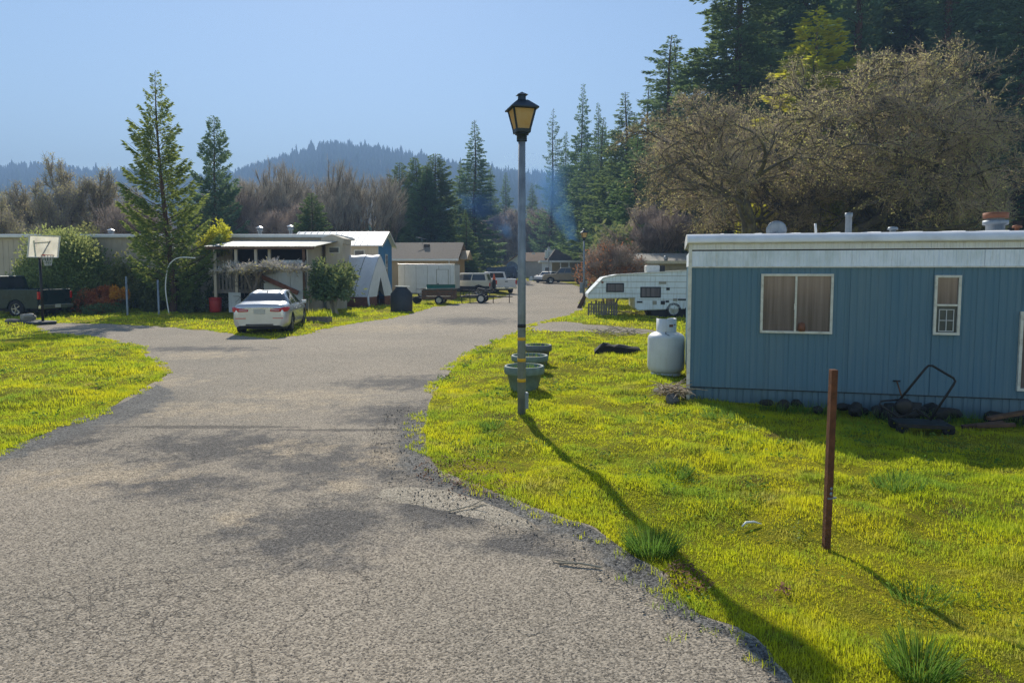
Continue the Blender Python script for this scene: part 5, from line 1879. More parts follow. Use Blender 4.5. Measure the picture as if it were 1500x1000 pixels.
# white tarp tent
yT = 42.0
a = D(558, 447, 40.6)
t = E('tarp_tent', (a.x - .1, 41.0, 0), R(-18), 'white tarp tent over hoops on a board base in front of the blue house', 'tent')
zp = D(540, 373, 41.6).z
wT, LT = 1.55, 3.4
def arch(s, x):
    out = []
    for k in range(17):
        q = -1 + 2 * k / 16
        out.append((q * wT, .62 + (zp - .62) * (1 - abs(q) ** 1.2) ** .95))
    return out
b = MB(); vs = []
NX = 14
r_ = np.random.default_rng(5)
for i in range(NX + 1):
    x = -LT * i / NX
    for k, (y, z) in enumerate(arch(0, x)):
        d = -.05 * (math.sin(math.pi * i / NX * 3) ** 2) + r_.uniform(-.012, .012)
        vs.append((x, y * (1 + d * .6), z + d * (1 if abs(y) < 1.3 else 0)))
b.add(vs, [(i * 17 + k, (i + 1) * 17 + k, (i + 1) * 17 + k + 1, i * 17 + k + 1) for i in range(NX) for k in range(16)], True)
b.build('tarp', M['tarp'], t)
# end flap: closed except for a triangular opening
b = MB(); A0 = arch(0, 0)
ends = [(0.02, y, z) for y, z in A0]
op = [(0.03, -.45 + .9 * k / 16, .62 + 1.15 * (1 - abs(-1 + 2 * k / 16))) for k in range(17)]
b.add(ends + op, [(k, k + 1, 17 + k + 1, 17 + k) for k in range(16)], True)
b.build('end_flap', M['tarp'], t)
MB().add([(-LT, y, z) for y, z in A0], [tuple(range(17))]).build('back_flap', M['tarp'], t)
bb = MB().box((-LT / 2, -wT, .31), (LT, .06, .62)).box((-LT / 2, wT, .31), (LT, .06, .62)).box((0, -1.0, .31), (.06, 1.0, .62)).box((0, 1.0, .31), (.06, 1.0, .62))
bb.build('base_boards', M['red_wood'], t)
MB().tube([(.05, -wT, .7), (.06, -wT * .98, .3), (.10, -wT * .95, .0)], .06, 6).build('tie_strap', M['tarp'], t)
MB().tube([(.0 - .9, y, z + .03) for y, z in A0], .012, 5, False).tube([(-2.2, y, z + .03) for y, z in A0], .012, 5, False).build('cord', M['black_plastic'], t)
p = G(561, 447)
t = E('folding_chair', (p.x, p.y, 0), R(10), 'blue folding chair in front of the tarp tent opening', 'chair')
MB().box((0, 0, .45), (.48, .45, .05)).box((0, .22, .72), (.48, .04, .4)).build('seat', M['blue_plastic'], t, .01)
for x in (-.22, .22):
    for y in (-.2, .2):
        MB().bar((x, y, 0), (x, y, .45), .03).build('leg', M['galv'], t)

# dark tank
p = G(587, 457)
t = E('water_tank', (p.x, p.y + .3, 0), 0, 'dark plastic water tank with sloping shoulders right of the tarp tent', 'water tank')
MB().lathe([(0, 0), (.56, 0), (.58, .05), (.57, .95), (.30, 1.25), (.28, 1.3), (0, 1.3)], 24).build('vessel', M['tank_dark'], t)
MB().box((.05, 0, 1.33), (.75, .5, .05), rz=.3, ry=.06).build('lid_board', M['trim_white'], t)
# wooden dump trailer with green lining
p = G(642, 446)
t = E('utility_trailer', (p.x, p.y + .7, 0), R(-4), 'wooden sided utility trailer lined with green tarp in front of the box trailer', 'trailer')
b = MB()
for z in (.42, .62, .82):
    b.box((0, -.65, z), (2.0, .05, .18)).box((0, .65, z), (2.0, .05, .18)).box((-1.0, 0, z), (.05, 1.3, .18)).box((1.0, 0, z), (.05, 1.3, .18))
for x in (-.9, 0, .9):
    b.box((x, -.69, .65), (.09, .04, .75))
b.build('board_sides', M['brown_wood'], t)
MB().box((0, -.66, .99), (2.3, .12, .04), ry=-.03).box((0, .66, .99), (2.1, .1, .04)).box((-1.02, 0, .99), (.1, 1.4, .04)).box((1.02, 0, .99), (.1, 1.4, .04)).build('top_rail', M['grey_wood'], t)
MB().box((0, 0, .5), (1.9, 1.2, .04)).box((0, .60, .92), (1.9, .03, .66)).box((-.96, 0, .75), (.02, 1.15, .5)).box((.96, 0, .75), (.02, 1.15, .5)).add([(-.95, .6, 1.12), (.95, .6, 1.12), (.95, .3, .95), (-.95, .3, .95)], [(0, 1, 2, 3)]).build('tarp_lining', M['green_tarp'], t)
for y in (-.72, .72):
    wheel(t, .1, y, .27, .16, 1 if y > 0 else -1)
MB().bar((-1.0, 0, .36), (-1.9, 0, .34), .07).build('drawbar', M['black_metal'], t)
for y in (-.3, .3):
    MB().lathe([(.05, -.06), (.2, -.08), (.24, 0), (.2, .08), (.05, .06)], 14, (-1.45, y, .27), axis='Y').build('jockey_wheel', M['rubber'], t)

# white box trailer
yX = G(630, 437).y
xx0, xx1 = D(583, 400, yX).x, D(667, 400, yX).x
t = E('box_trailer', (xx0, yX, TZ(yX)), R(-5), 'white enclosed box trailer with a side door in front of the tan house', 'trailer')
LX = xx1 - xx0; zt = D(620, 388, yX).z
b = MB().box((LX / 2, 1.2, (zt + .35) / 2), (LX, 2.4, zt - .35))
b.build('body', M['white_metal'], t, .06, 3)
pm = MB()
for k in range(5):
    pm.box((LX * (.12 + .2 * k), -.004, (zt + .35) / 2), (.02, .012, zt - .55))
pm.build('panel_seams', M['camper_trim'], t)
MB().box((LX / 2, 1.2, zt + .01), (LX + .03, 2.44, .07)).box((LX / 2, -.01, .4), (LX, .04, .09)).box((LX + .005, 1.2, .55), (.02, 2.3, .4)).build('trim', M['chrome'], t, .01)
u = D(649, 410, yX).x - xx0
dr = MB().box((u, -.012, 1.32), (.85, .04, 1.7)).build('door', M['white_metal'], t, .008)
b = MB().box((u - .45, -.012, 1.32), (.03, .05, 1.74)).box((u + .45, -.012, 1.32), (.03, .05, 1.74)).box((u, -.012, 2.19), (.93, .05, .03)); b.build('door_frame', M['camper_trim'], dr)
MB().box((u - .34, -.04, 1.1), (.09, .03, .12)).build('handle', M['black_metal'], dr)
for x in (LX * .42, LX * .55):
    wheel(t, x, .12, .33, .2, -1)
MB().box((LX * .485, .08, .72), (1.5, .22, .06)).build('fender', M['chrome'], t, .01)
MB().bar((0, 1.2, .4), (-1.0, 1.2, .4), .1).build('drawbar', M['black_metal'], t)

# black tube frame trailer / bike carrier heaped with bits
p = G(702, 444)
t = E('frame_trailer', (p.x, p.y + .6, 0), R(-6), 'low black tube frame trailer beside the road in front of the cream car', 'trailer')
fr = MB()
for y in (-.6, .6):
    fr.bar((-1.2, y, .42), (1.3, y, .42), .06); fr.bar((-1.2, y, .85), (.6, y, .80), .04)
    for x in (-1.2, -.6, 0, .6):
        fr.bar((x, y, .42), (x, y, .84), .04)
for x in (-1.2, -.4, .4, 1.2):
    fr.bar((x, -.6, .42), (x, .6, .42), .05)
fr.bar((1.3, -.6, .42), (2.2, 0, .42), .06); fr.bar((1.3, .6, .42), (2.2, 0, .42), .06); fr.bar((2.0, 0, 0), (2.0, 0, .7), .05)
fr.build('frame', M['black_metal'], t)
for x in (-1.1, -.55, 1.0):
    MB().bar((x, -.62, 0), (x, -.62, .42), .05).build('stand', M['black_metal'], t)
for y in (-.72, .72):
    wheel(t, .2, y, .30, .16, 1 if y > 0 else -1)
MB().box((-.3, 0, .50), (1.2, .9, .05)).bar((-.9, -.3, .55), (.8, .2, .95), .05).bar((-.6, .3, .55), (1.1, -.3, .8), .04).build('load', M['grey_wood'], t)
MB().box((.15, -.1, .9), (.5, .3, .12), ry=.2).build('seat_pad', M['black_plastic'], t, .03)

# tan house
yH = 62.0
xh0, xh1 = D(540, 400, yH).x, D(668, 400, yH).x
t = E('house', (xh0, yH, TZ(yH)), R(-4), 'tan house with brown shingle roof behind the white box trailer', 'house')
LH = xh1 - xh0; ze = D(620, 378, yH).z - TZ(yH); zr_ = D(620, 357, yH + 3).z - TZ(yH)
DH = 6.0
MB().box((LH / 2, DH / 2, ze / 2), (LH, DH, ze)).prism([(0, ze - .01), (DH, ze - .01), (DH / 2, zr_ - .05)], LH - .05, LH, 'X').build('wall', M['tan_siding'], t)
gable_roof(0, LH, 0, DH, ze, zr_, .1, .35).build('roof', M['tan_roof'], t)
MB().box((LH / 2, -.38, ze - .16), (LH + .7, .05, .18)).box((LH - .55, -.03, ze / 2), (.09, .07, ze - .2)).build('gutter', M['white_metal'], t)
MB().box((LH - 3, 2.2, zr_ - .35), (.5, .4, .5)).build('roof_vent', M['dark_roof'], t)
a = MB().tube([(LH - 3.6, 3, zr_), (LH - 3.6, 3, zr_ + .5)], .02, 6).tube([(LH - 4.2, 3, zr_ + .62), (LH - 3.2, 3, zr_ + .42)], .02, 5); a.build('antenna', M['galv'], t)
MB().prism([(1.2, ze - .1), (5.4, ze - .1), (3.3, ze + .75)], LH + .2, LH + .9, 'X').build('porch_gable', M['tan_siding'], t)

# ------------------------------------------------------------------ end of the road
yW = 112.0
zb_ = TZ(yW)
x0, x1 = D(744, 400, yW).x, D(815, 400, yW).x
t = E('house', (x0, yW, zb_), 0, 'white house with brown roof and rooftop chimneys at the end of the road', 'house')
LW = x1 - x0; ze = D(770, 382, yW).z - zb_; zr_ = D(770, 369.5, yW + 3).z - zb_
MB().box((LW * .17, .5, ze / 2 - .2), (LW * .34, 1.0, ze + .4)).prism([(0, ze), (LW * .34, ze), (LW * .34, zr_ - .3), (LW * .26, zr_ - .1)], 0, 1.0).build('gable_wall', M['white_siding'], t)
MB().box((LW * .64, 1.6, ze / 2 - .2), (LW * .62, 2.2, ze + .4)).build('wall', M['pink_siding'], t)
b = MB()
b.add([(-.6, -.5, ze - .5), (LW * .26, -.5, zr_ - .1), (LW * .30, 3, zr_ + .0), (-.3, 5, ze - .3)], [(0, 1, 2, 3)])
b.add([(LW * .28, .3, ze - .05), (LW + .6, .3, ze - .15), (LW * .9, 4, zr_), (LW * .27, 4, zr_)], [(0, 1, 2, 3)])
b.add([(-.6, -.5, ze - .7), (LW * .27, -.5, zr_ - .25), (LW * .27, -.5, zr_ - .05), (-.6, -.5, ze - .45)], [(0, 1, 2, 3)])
b.build('roof', M['brown_roof'], t)
c_ = D(805, 372, yW - 1)
ch = MB().box((c_.x - x0, -.2 + 1.2, c_.z - zb_), (1.25, 1.2, 1.35)).build('chimney', M['white_siding'], t, .02)
MB().lathe([(.25, .6), (.3, .9), (.1, 1.2)], 10, (c_.x - x0, 1.0, c_.z - zb_)).build('chimney_pot', M['ac_metal'], ch)
for px, py in ((782, 371), (800, 376)):
    q = D(px, py, yW); MB().box((q.x - x0, 1.8, q.z - zb_), (.5, .4, .25)).build('roof_vent', M['white_metal'], t)
# dish on a pole by the white house
p = D(750, 408, 100)
t = E('satellite_dish', (p.x, 100, TZ(100)), 0, 'grey satellite dish on a pole beside the white house', 'satellite dish')
h = D(750, 392, 100).z - TZ(100)
MB().tube([(0, 0, 0), (0, 0, h)], .06, 8).build('pole', M['galv'], t)
b = MB(); b.M = Matrix.Translation((0, -.1, h)) @ Matrix.Rotation(R(60), 4, 'X') @ Matrix.Rotation(R(20), 4, 'Y')
b.lathe([(0, 0), (.35, .03), (.65, .11), (.9, .22), (.9, .25), (.65, .14), (.35, .06), (0, .03)], 20); b.build('dish', M['galv'], t)
# chain link fence in front of the parked pair
p0 = D(700, 408, 90); p1 = D(752, 408, 90)
t = E('wire_fence', (p0.x, 90, TZ(90)), 0, 'low wire fence in front of the dark parked cars at the road end', 'fence')
for k in range(6):
    MB().tube([((p1.x - p0.x) * k / 5, 0, 0), ((p1.x - p0.x) * k / 5, 0, 1.25)], .04, 6).build('post', M['galv'], t)
b = MB()
for z in (.2, .45, .7, .95, 1.2):
    b.tube([(0, 0, z), (p1.x - p0.x, 0, z)], .015, 4)
b.build('wires', M['galv'], t)
# carport
yC = 96.0
zc_ = TZ(yC)
x0, x1 = D(794, 400, yC).x, D(872, 400, yC).x
t = E('carport', (x0, yC, zc_), 0, 'long white roofed carport behind the tan pickup', 'carport')
LC = x1 - x0; zt = D(830, 384, yC).z - zc_
MB().box((LC / 2, 3, zt + .1), (LC + .6, 6.6, .28)).build('roof', M['white_metal'], t)
MB().box((.7, .3, zt / 2), (1.4, .4, zt)).build('shed_wall', M['white_siding'], t)
wn = MB().box((.7, .09, zt * .55), (.5, .04, .8)).build('window', M['glass'], t)
MB().box((LC / 2 + .6, 4.5, zt / 2), (LC - 1.4, .2, zt - .05)).build('back_wall', M['beige_siding'], t)
for k in range(1, 6):
    MB().box((1.4 + (LC - 1.5) * k / 5, .1, zt / 2), (.14, .14, zt - .05)).build('post', M['white_siding'], t)
MB().prism([(x - 0, z) for x, z in ((1.0, zt + .3), (5.5, zt + .3), (2.2, zt + 2.0))], 5, 9).build('rear_roof', M['dark_roof'], t)
p = D(800, 412, 92)
t = E('utility_pole', (D(804, 412, 86).x, 86, TZ(86)), 0, 'thin bare utility pole in front of the carport', 'pole')
MB().tube([(0, 0, -.1), (0, 0, 3.9)], .05, 6).build('shaft', M['grey_wood'], t)
for k, (px, py, s, mm, lab) in enumerate([(779, 411, .5, 'white_siding', 'pale rubbish bag heaped beside the white house wall'), (787, 411, .6, 'black_plastic', 'black rubbish bag heaped beside the white house wall')]):
    q = D(px, py, 96); me = rock_mesh(120 + k, (s, s * .8, s * .8)); o = bpy.data.objects.new('rubbish_bag', me); COL.objects.link(o); me.materials.append(M[mm]); o.location = (q.x, 96, TZ(96) + s * .5)
    tag(o, lab, 'bag', 'rubbish bags by the white house')

# ------------------------------------------------------------------ camper (fifth wheel)
yV = 31.5
vf = Frame((D(862, 440, yV).x, yV, 0), R(-3))
t = E('camper', vf.o, R(-3), 'weathered white fifth wheel camper trailer with raised nose behind the propane tank', 'camper')
px_pts = [(862, 438), (861, 431), (884, 407), (905, 402.5), (1008, 396), (1110, 391), (1110, 449), (934, 455), (930, 451), (930, 436.5)]
prof = [vf.at(*q) for q in px_pts]
body = MB().prism(prof, 0, 2.4).build('body', M['camper'], t, .05, 2)
b = MB()
for k in range(5):
    za = prof[4][1] - .25 - .27 * k
    xa = .35 if za > vf.at(860, 431)[1] - .02 else 0
    xa = max(.06, (za - prof[1][1]) * .62) if za > prof[1][1] else .05
    if za < prof[9][1] + .05:
        xa = prof[7][0] + .05
    b.box(((xa + 8) / 2, -.002, za), (8 - xa, .014, .018))
b.build('siding_seams', M['camper_trim'], t)
b = MB()
for i, j in ((1, 2), (2, 3), (3, 4), (4, 5)):
    b.bar((prof[i][0], -.01, prof[i][1]), (prof[j][0], -.01, prof[j][1]), .06, .05)
b.build('edge_trim', M['trim_white'], t)
for (a0, a1, b0, b1) in ((888, 914, 414.5, 428), (938, 968, 420, 436)):
    u0, z1 = vf.at(a0, b0); u1, z0 = vf.at(a1, b1)
    wn = MB().box(((u0 + u1) / 2, -.012, (z0 + z1) / 2), (u1 - u0, .04, z1 - z0)).build('window', M['black_plastic'], t, .05, 3)
    um = (u0 + u1) / 2
    for a, c in ((u0 + .06, um - .015), (um + .015, u1 - .06)):
        MB().box(((a + c) / 2, -.032, (z0 + z1) / 2), (c - a, .008, z1 - z0 - .11)).build('pane', M['curtainglass'], wn, .003)
for (a0, a1, b0, b1, m_) in ((965, 976, 412, 416, 'camper_trim'), (976, 981, 421, 425, 'dark'), (933, 941, 441, 443.5, 'dark'), (956, 962, 440.5, 446, 'camper_trim'), (968, 974, 440.5, 446, 'dark'), (975, 980, 440, 443, 'dark'), (986, 992, 437, 441, 'camper_trim'), (993, 1006, 437.5, 440, 'dark'), (881, 884, 412, 415, 'copper')):
    u0, z1 = vf.at(a0, b0); u1, z0 = vf.at(a1, b1)
    MB().box(((u0 + u1) / 2, -.006, (z0 + z1) / 2), (u1 - u0, .03, z1 - z0)).build('access_hatch', M[m_], t, .005)
u0, z0 = vf.at(945, 399, 1.0); u1, _ = vf.at(973, 399, 1.0); z1 = vf.at(960, 388.5, 1.0)[1]
ac = MB().box(((u0 + u1) / 2 - .1, 1.2, (z0 + z1) / 2), (u1 - u0 - .25, .7, z1 - z0)).build('air_conditioner', M['ac_metal'], t, .06, 3)
MB().box((u1 - .1, 1.2, (z0 + z1) / 2), (.22, .62, (z1 - z0) * .9)).build('grille', M['black_metal'], ac)
MB().box((5.2, 1.2, .18), (4.6, 2.2, .5)).build('underframe', M['dark'], t)
for x in (3.9, 4.75):
    wheel(t, x, .1, .36, .2, -1)
    wheel(t, x, 2.3, .36, .2, 1)
p0 = vf.o + vf.ux * .05
t = E('pallet_fence', (p0.x, p0.y + .5, 0), R(-3), 'grey weathered board fence under the camper nose', 'fence')
b = MB()
r_ = random.Random(3)
hf = vf.at(880, 437)[1]
for k in range(12):
    hk = hf - .02 + r_.uniform(-.28, .0)
    b.box((.02 + k * .118, r_.uniform(-.03, .03), hk / 2 - .03), (r_.uniform(.07, .11), .025, hk), ry=r_.uniform(-.05, .05))
b.build('boards', M['grey_wood'], t)
MB().bar((0, .05, .25), (1.4, .05, .22), .06).bar((0, .05, .6), (1.4, .05, .55), .06).build('rails', M['grey_wood'], t)
# leaning log by the lamp post
a = G(850, 451)
o = MB().tube([(0, 0, 0), (.35, .2, .7), (.75, .4, 1.35)], [.13, .11, .08], 8).build('leaning_log', M['redbark']); o.location = (a.x - .1, a.y - .3, 0)
tag(o, 'bare brown log leaning against the lamp post with meter boxes', 'log')
# grey building behind the camper
yK = 52.0
x0, x1 = D(901, 400, yK).x, D(1060, 400, yK).x
t = E('shed', (x0, yK, TZ(yK)), 0, 'low grey beige building with stained pale roof behind the camper', 'building')
LK = x1 - x0; zt = D(950, 385, yK).z - TZ(yK); zr_ = D(950, 371, yK + 4).z - TZ(yK)
b = MB().box((LK / 2, 2, zt / 2), (LK, 4, zt))
for k in range(int(LK / .4)):
    b.box((k * .4 + .1, -.006, zt / 2), (.03, .02, zt - .1))
b.build('wall', M['shed_siding'], t)
MB().box((LK / 2, 1.7, zt + .04), (LK + .5, 4.6, .22)).build('roof_edge', M['trim_white'], t)
MB().add([(.8, .4, zt + .14), (LK, .4, zt + .14), (LK, 4, zr_), (1.6, 4, zr_)], [(0, 1, 2, 3)]).add([(.8, .4, zt + .14), (1.6, 4, zr_), (.8, 4, zt + .1)], [(0, 1, 2)]).build('roof', M['mossy_roof'], t)
u = D(914, 395, yK).x - x0
dr = MB().box((u, -.03, zt * .45), (.85, .05, zt * .85)).build('door', M['white_siding'], t, .01)
MB().box((u + .05, -.06, zt * .62), (.42, .012, .6)).build('pane', M['glass'], dr)
u = D(919, 370, yK).x - x0
MB().lathe([(.09, zt), (.09, zt + .85), (.14, zt + .86), (.14, zt + 1.0), (0, zt + 1.02)], 10, (u, 1.0, 0)).build('vent_pipe', M['camper_trim'], t)
u = D(978, 380, yK).x - x0
MB().lathe([(.14, zt), (.14, zt + .3), (.2, zt + .32), (.1, zt + .55), (0, zt + .56)], 10, (u, .6, 0)).build('roof_vent', M['galv'], t)
# ------------------------------------------------------------------ trees
def unit(a):
    return a / np.maximum(np.linalg.norm(a, axis=-1, keepdims=True), 1e-9)


def leaf_quads(P, Dr, L, Wd, r):
    """slim diamond leaflets: base at P, pointing along Dr"""
    n = len(P)
    Dr = unit(Dr)
    s = unit(np.cross(Dr, unit(r.normal(0, 1, (n, 3)))))
    L = np.asarray(L)[:, None]; Wd = np.asarray(Wd)[:, None]
    V = np.stack([P, P + Dr * L * .45 + s * Wd * .5, P + Dr * L, P + Dr * L * .45 - s * Wd * .5], 1)
    return V.reshape(-1, 3)


def quads_for(n):
    return np.arange(n * 4).reshape(-1, 4)


def mesh_of(o):
    me = o.data
    bpy.data.objects.remove(o)
    return me


def conifer(H, Rm, t0, nb, pw, droop, tip, lL, lW, per_m, seed, leaf, bark, trunk_r, upsweep=.1, gap=0.0, blunt=.0):
    """trunk mesh and crown mesh of a conifer"""
    r = np.random.default_rng(seed)
    PP, DD, LL, TT = [], [], [], []
    tb = MB()
    lean = r.normal(0, .012, 2)
    axis_ = lambda z: np.array([lean[0] * z + .12 * math.sin(z * .35 + seed), lean[1] * z + .12 * math.cos(z * .3), z])
    tb.tube([tuple(axis_(H * k / 12) if k else np.array([0, 0, -.4])) for k in range(13)], [trunk_r * (1 - .93 * k / 12) * (1.25 if k == 0 else 1) for k in range(13)], 9, True)
    holes = r.uniform(0, 1, 40)
    for i in range(nb):
        f = t0 + (1 - t0) * (i + r.uniform(0, 1)) / nb
        f = min(f, .995)
        az = i * 2.39996 + r.normal(0, .35)
        env = (1 - f) ** pw * min(1, (f - t0) / .10 * .55 + .45)
        env = max(env, blunt * min(1, (1 - f) * 14))
        L = Rm * env * r.uniform(.62, 1.18)
        # uneven crown: some sectors are thin
        sect = vnoise(np.array([f * 9 + seed]), np.array([az % 6.283]), seed)[0]
        if gap and sect < gap:
            L *= .45
        L = max(L, .22)
        o = axis_(H * f)
        h = np.array([math.cos(az), math.sin(az), 0])
        sd_ = np.array([-h[1], h[0], 0])
        bend = r.normal(0, .12)
        def pt(s):
            s = np.asarray(s)
            z = L * (upsweep * s - droop * s ** 2 + tip * s ** 3)
            return o + h * (L * s)[:, None] + sd_ * (L * bend * s ** 2)[:, None] + np.stack([0 * s, 0 * s, z], 1)
        if L > .8:
            q = pt(np.linspace(0, 1, 4))
            tb.tube([tuple(x) for x in q], [max(.012, .017 * L), .012 * L, .008 * L, .004], 3, False, False)
        n = max(5, int(per_m * L))
        s = r.uniform(.04, 1.0, n) ** .72
        P = pt(s)
        side = r.uniform(-1, 1, n)
        spread = L * .30 * (1.05 - s) * (.4 + s) * 1.3 + .05
        P = P + sd_ * (side * spread)[:, None] + h * (np.abs(side) * spread * .35)[:, None]
        P[:, 2] -= np.abs(side) * spread * .25 + r.uniform(0, .18, n) * lL * 2
        Dv = h * 1.0 + sd_ * (np.sign(side) * r.uniform(.1, 1.0, n))[:, None] + np.array([0, 0, 1]) * r.normal(tip * .3 - .10, .35, n)[:, None]
        PP.append(P); DD.append(Dv)
        LL.append(lL * r.uniform(.55, 1.25, n) * min(1.0, .45 + L / Rm))
        TT.append(np.clip(np.full(n, r.uniform(0, 1)) * .7 + r.uniform(0, .3, n), 0, 1))
    P = np.concatenate(PP); Dv = np.concatenate(DD); L = np.concatenate(LL)
    V = leaf_quads(P, Dv, L, L * lW / lL, r)
    cr = mesh_of(np_mesh('crown', V, [quads_for(len(P))], leaf, attr=np.repeat(np.concatenate(TT), 4)))
    tr = mesh_of(tb.build('trunk', bark, recalc=False))
    return tr, cr, H


def plant_tree(name, parts, loc, s, sxy, rz, label, cat='tree', group=None):
    t = E(name, loc, rz, label, cat, group)
    t.scale = (s * sxy, s * sxy, s)
    for nm, me in parts:
        o = bpy.data.objects.new(nm, me); COL.objects.link(o); o.parent = t
    return t


def at_tree(px, top, y):
    p = D(px, 395, y)
    z = TZ(y)
    return Vector((p.x, y, z)), D(px, top, y).z - z


NB, RB = M['needle'], M['redbark']
CV = {
    'spire': conifer(26, 4.9, .04, 270, .80, .30, .22, .50, .19, 36, 1, M['needle_blue'], RB, .38, .12, .28),
    'spire2': conifer(26, 5.6, .04, 290, .85, .34, .30, .52, .19, 34, 2, M['needle'], RB, .40, .10, .36),
    'open': conifer(26, 6.6, .05, 190, .72, .42, .52, .50, .16, 30, 3, M['needle_blue'], RB, .42, .10, .40),
    'dense': conifer(17, 3.5, .02, 330, .55, .10, .10, .38, .15, 40, 4, M['needle'], RB, .28, .35, .15, .12),
    'ragged': conifer(30, 6.4, .08, 230, .55, .30, .30, .55, .20, 40, 5, M['needle_blue'], RB, .50, .15, .42, .22),
    'tall': conifer(46, 7.4, .10, 460, .50, .46, .30, .58, .20, 36, 6, M['needle'], RB, .75, .08, .30, .28),
    'tall2': conifer(46, 6.9, .08, 450, .55, .40, .34, .58, .20, 36, 7, M['needle_blue'], RB, .80, .10, .44, .25),
}
FT = [
    # px, top, depth, kind, width, label
    (695, 175, 112, 'spire', 1.2, 'tall slim pointed fir standing alone left of the lamp post'),
    (674, 236, 116, 'spire2', 1.0, 'shorter fir close against the left side of the lone pointed fir'),
    (719, 243, 185, 'spire', .9, 'blue hazed fir against the right side of the lone pointed fir'),
    (640, 224, 90, 'dense', 1.35, 'highest of the dark crowded evergreens behind the tan house'),
    (612, 230, 93, 'dense', 1.3, 'second dark evergreen of the crowded clump behind the tan house'),
    (586, 238, 95, 'dense', 1.15, 'leftmost dark evergreen of the clump beside the bare vase shaped tree'),
    (625, 246, 88, 'dense', 1.3, 'front dark evergreen filling the middle of the clump behind the tan house'),
    (683, 306, 78, 'spire2', 1.25, 'low dark fir rising at the right end of the tan house roof'),
    (742, 252, 200, 'spire', 1.0, 'hazy distant fir seen just left of the tall lamp post'),
    (725, 292, 165, 'spire2', 1.1, 'low hazy fir in the smoke left of the lamp post'),
    (778, 268, 190, 'spire', 1.0, 'hazy distant fir just right of the tall lamp post'),
    (806, 160, 150, 'open', .8, 'open branched fir with upturned limbs right of the lamp lantern'),
    (830, 192, 158, 'spire', .8, 'slim fir between the open branched fir and the tallest pointed one'),
    (852, 122, 145, 'spire2', .8, 'tallest pointed fir of the row right of the lamp lantern'),
    (872, 150, 150, 'spire', .8, 'slim fir just right of the tallest pointed one'),
    (838, 262, 140, 'spire2', 1.0, 'low fir behind the blue chimney smoke'),
    (880, 172, 118, 'spire2', 1.25, 'broad dark green fir standing in front of the row above the reddish tree'),
    (893, 232, 104, 'dense', 1.2, 'low bushy dark fir above the reddish tree'),
    (915, 135, 92, 'spire2', 1.5, 'blue green fir between the broad dark fir and the ragged topped one'),
    (945, 128, 84, 'spire2', 1.5, 'half hidden fir left of the ragged topped fir'),
    (971, 50, 72, 'ragged', 1.35, 'ragged topped fir with clumpy limbs against the sky'),
    (1000, 90, 78, 'spire2', 1.6, 'fir in the gap between the ragged topped fir and the redwoods'),
    (900, 190, 102, 'spire2', 1.4, 'full dark fir between the broad dark fir and the blue green one'),
    (925, 165, 108, 'spire2', 1.4, 'fir filling the gap behind the blue green fir'),
    (955, 172, 96, 'dense', 1.5, 'rounded dark evergreen below the half hidden fir'),
    (986, 62, 86, 'spire2', 1.4, 'tall fir just right of the ragged topped fir'),
    (862, 215, 128, 'dense', 1.4, 'dense evergreen behind the broad dark fir, just right of the smoke'),
    (930, 200, 70, 'spire2', 1.5, 'dark fir directly left of the bare oak crown'),
    (1072, -150, 66, 'tall', 1.25, 'first giant redwood of the right hand wood, its left limbs against the sky'),
    (1118, -190, 74, 'tall2', 1.25, 'second giant redwood, behind the dome of the first bare oak'),
    (1175, -170, 80, 'tall', 1.0, 'third giant redwood, behind the yellow green tree'),
    (1245, -220, 68, 'tall2', 1.0, 'fourth giant redwood, right of the yellow green tree'),
    (1310, -200, 76, 'tall', 1.1, 'fifth giant redwood, above the middle bare oak'),
    (1375, -240, 66, 'tall2', 1.0, 'sixth giant redwood, above the right bare oak'),
    (1432, -200, 74, 'tall', 1.0, 'seventh giant redwood, upper right of the bare oaks'),
    (1485, -220, 60, 'tall2', 1.0, 'nearest giant redwood at the upper right corner of the wood'),
    (1555, -150, 66, 'tall', 1.0, 'giant redwood standing at the right frame edge'),
]
for i, (px, top, y, kind, sx, lab) in enumerate(FT):
    tr, cr, H = CV[kind]
    loc, h = at_tree(px, top, y)
    s = h / H
    plant_tree('redwood_tree' if 'tall' in kind else 'fir_tree', (('trunk', tr), ('crown', cr)), loc, s, sx, i * 1.7, lab, 'tree', 'redwoods of the right hand wood' if 'tall' in kind else 'firs along the road end')

# dark wood behind the giants: one mass
def cones(name, X, Yv, Zv, H, Rd, m, label, cat, seed, tiers=4, sides=7):
    r = np.random.default_rng(seed)
    n = len(X)
    VV, FF = [], []
    nb_ = 0
    a = np.arange(sides) * 2 * np.pi / sides
    for k in range(tiers):
        zb = H * (k / tiers) * .92 + H * .04
        zt_ = np.minimum(H, zb + H * (1.9 / tiers))
        rr_ = Rd * (1 - k / tiers * .88)
        ang = a[None] + r.uniform(0, 6.28, (n, 1))
        jit = r.uniform(.55, 1.25, (n, sides))
        bx = X[:, None] + np.cos(ang) * rr_[:, None] * jit; by = Yv[:, None] + np.sin(ang) * rr_[:, None] * jit
        bz = Zv[:, None] + zb[:, None] - r.uniform(0, .06, (n, sides)) * H[:, None]
        V = np.zeros((n, sides + 1, 3))
        V[:, :sides, 0] = bx; V[:, :sides, 1] = by; V[:, :sides, 2] = bz
        V[:, sides] = np.stack([X + r.normal(0, .03, n) * H * .3, Yv, Zv + zt_], 1)
        VV.append(V.reshape(-1, 3))
        tri = np.array([(j, (j + 1) % sides, sides) for j in range(sides)])
        FF.append((np.arange(n)[:, None, None] * (sides + 1) + tri[None] + nb_).reshape(-1, 3)); nb_ += n * (sides + 1)
    tint = np.tile(np.repeat(r.uniform(0, 1, n), sides + 1), tiers)
    o = np_mesh(name, np.concatenate(VV), [np.concatenate(FF)], m, attr=tint)
    return tag(o, label, cat, kind='stuff')


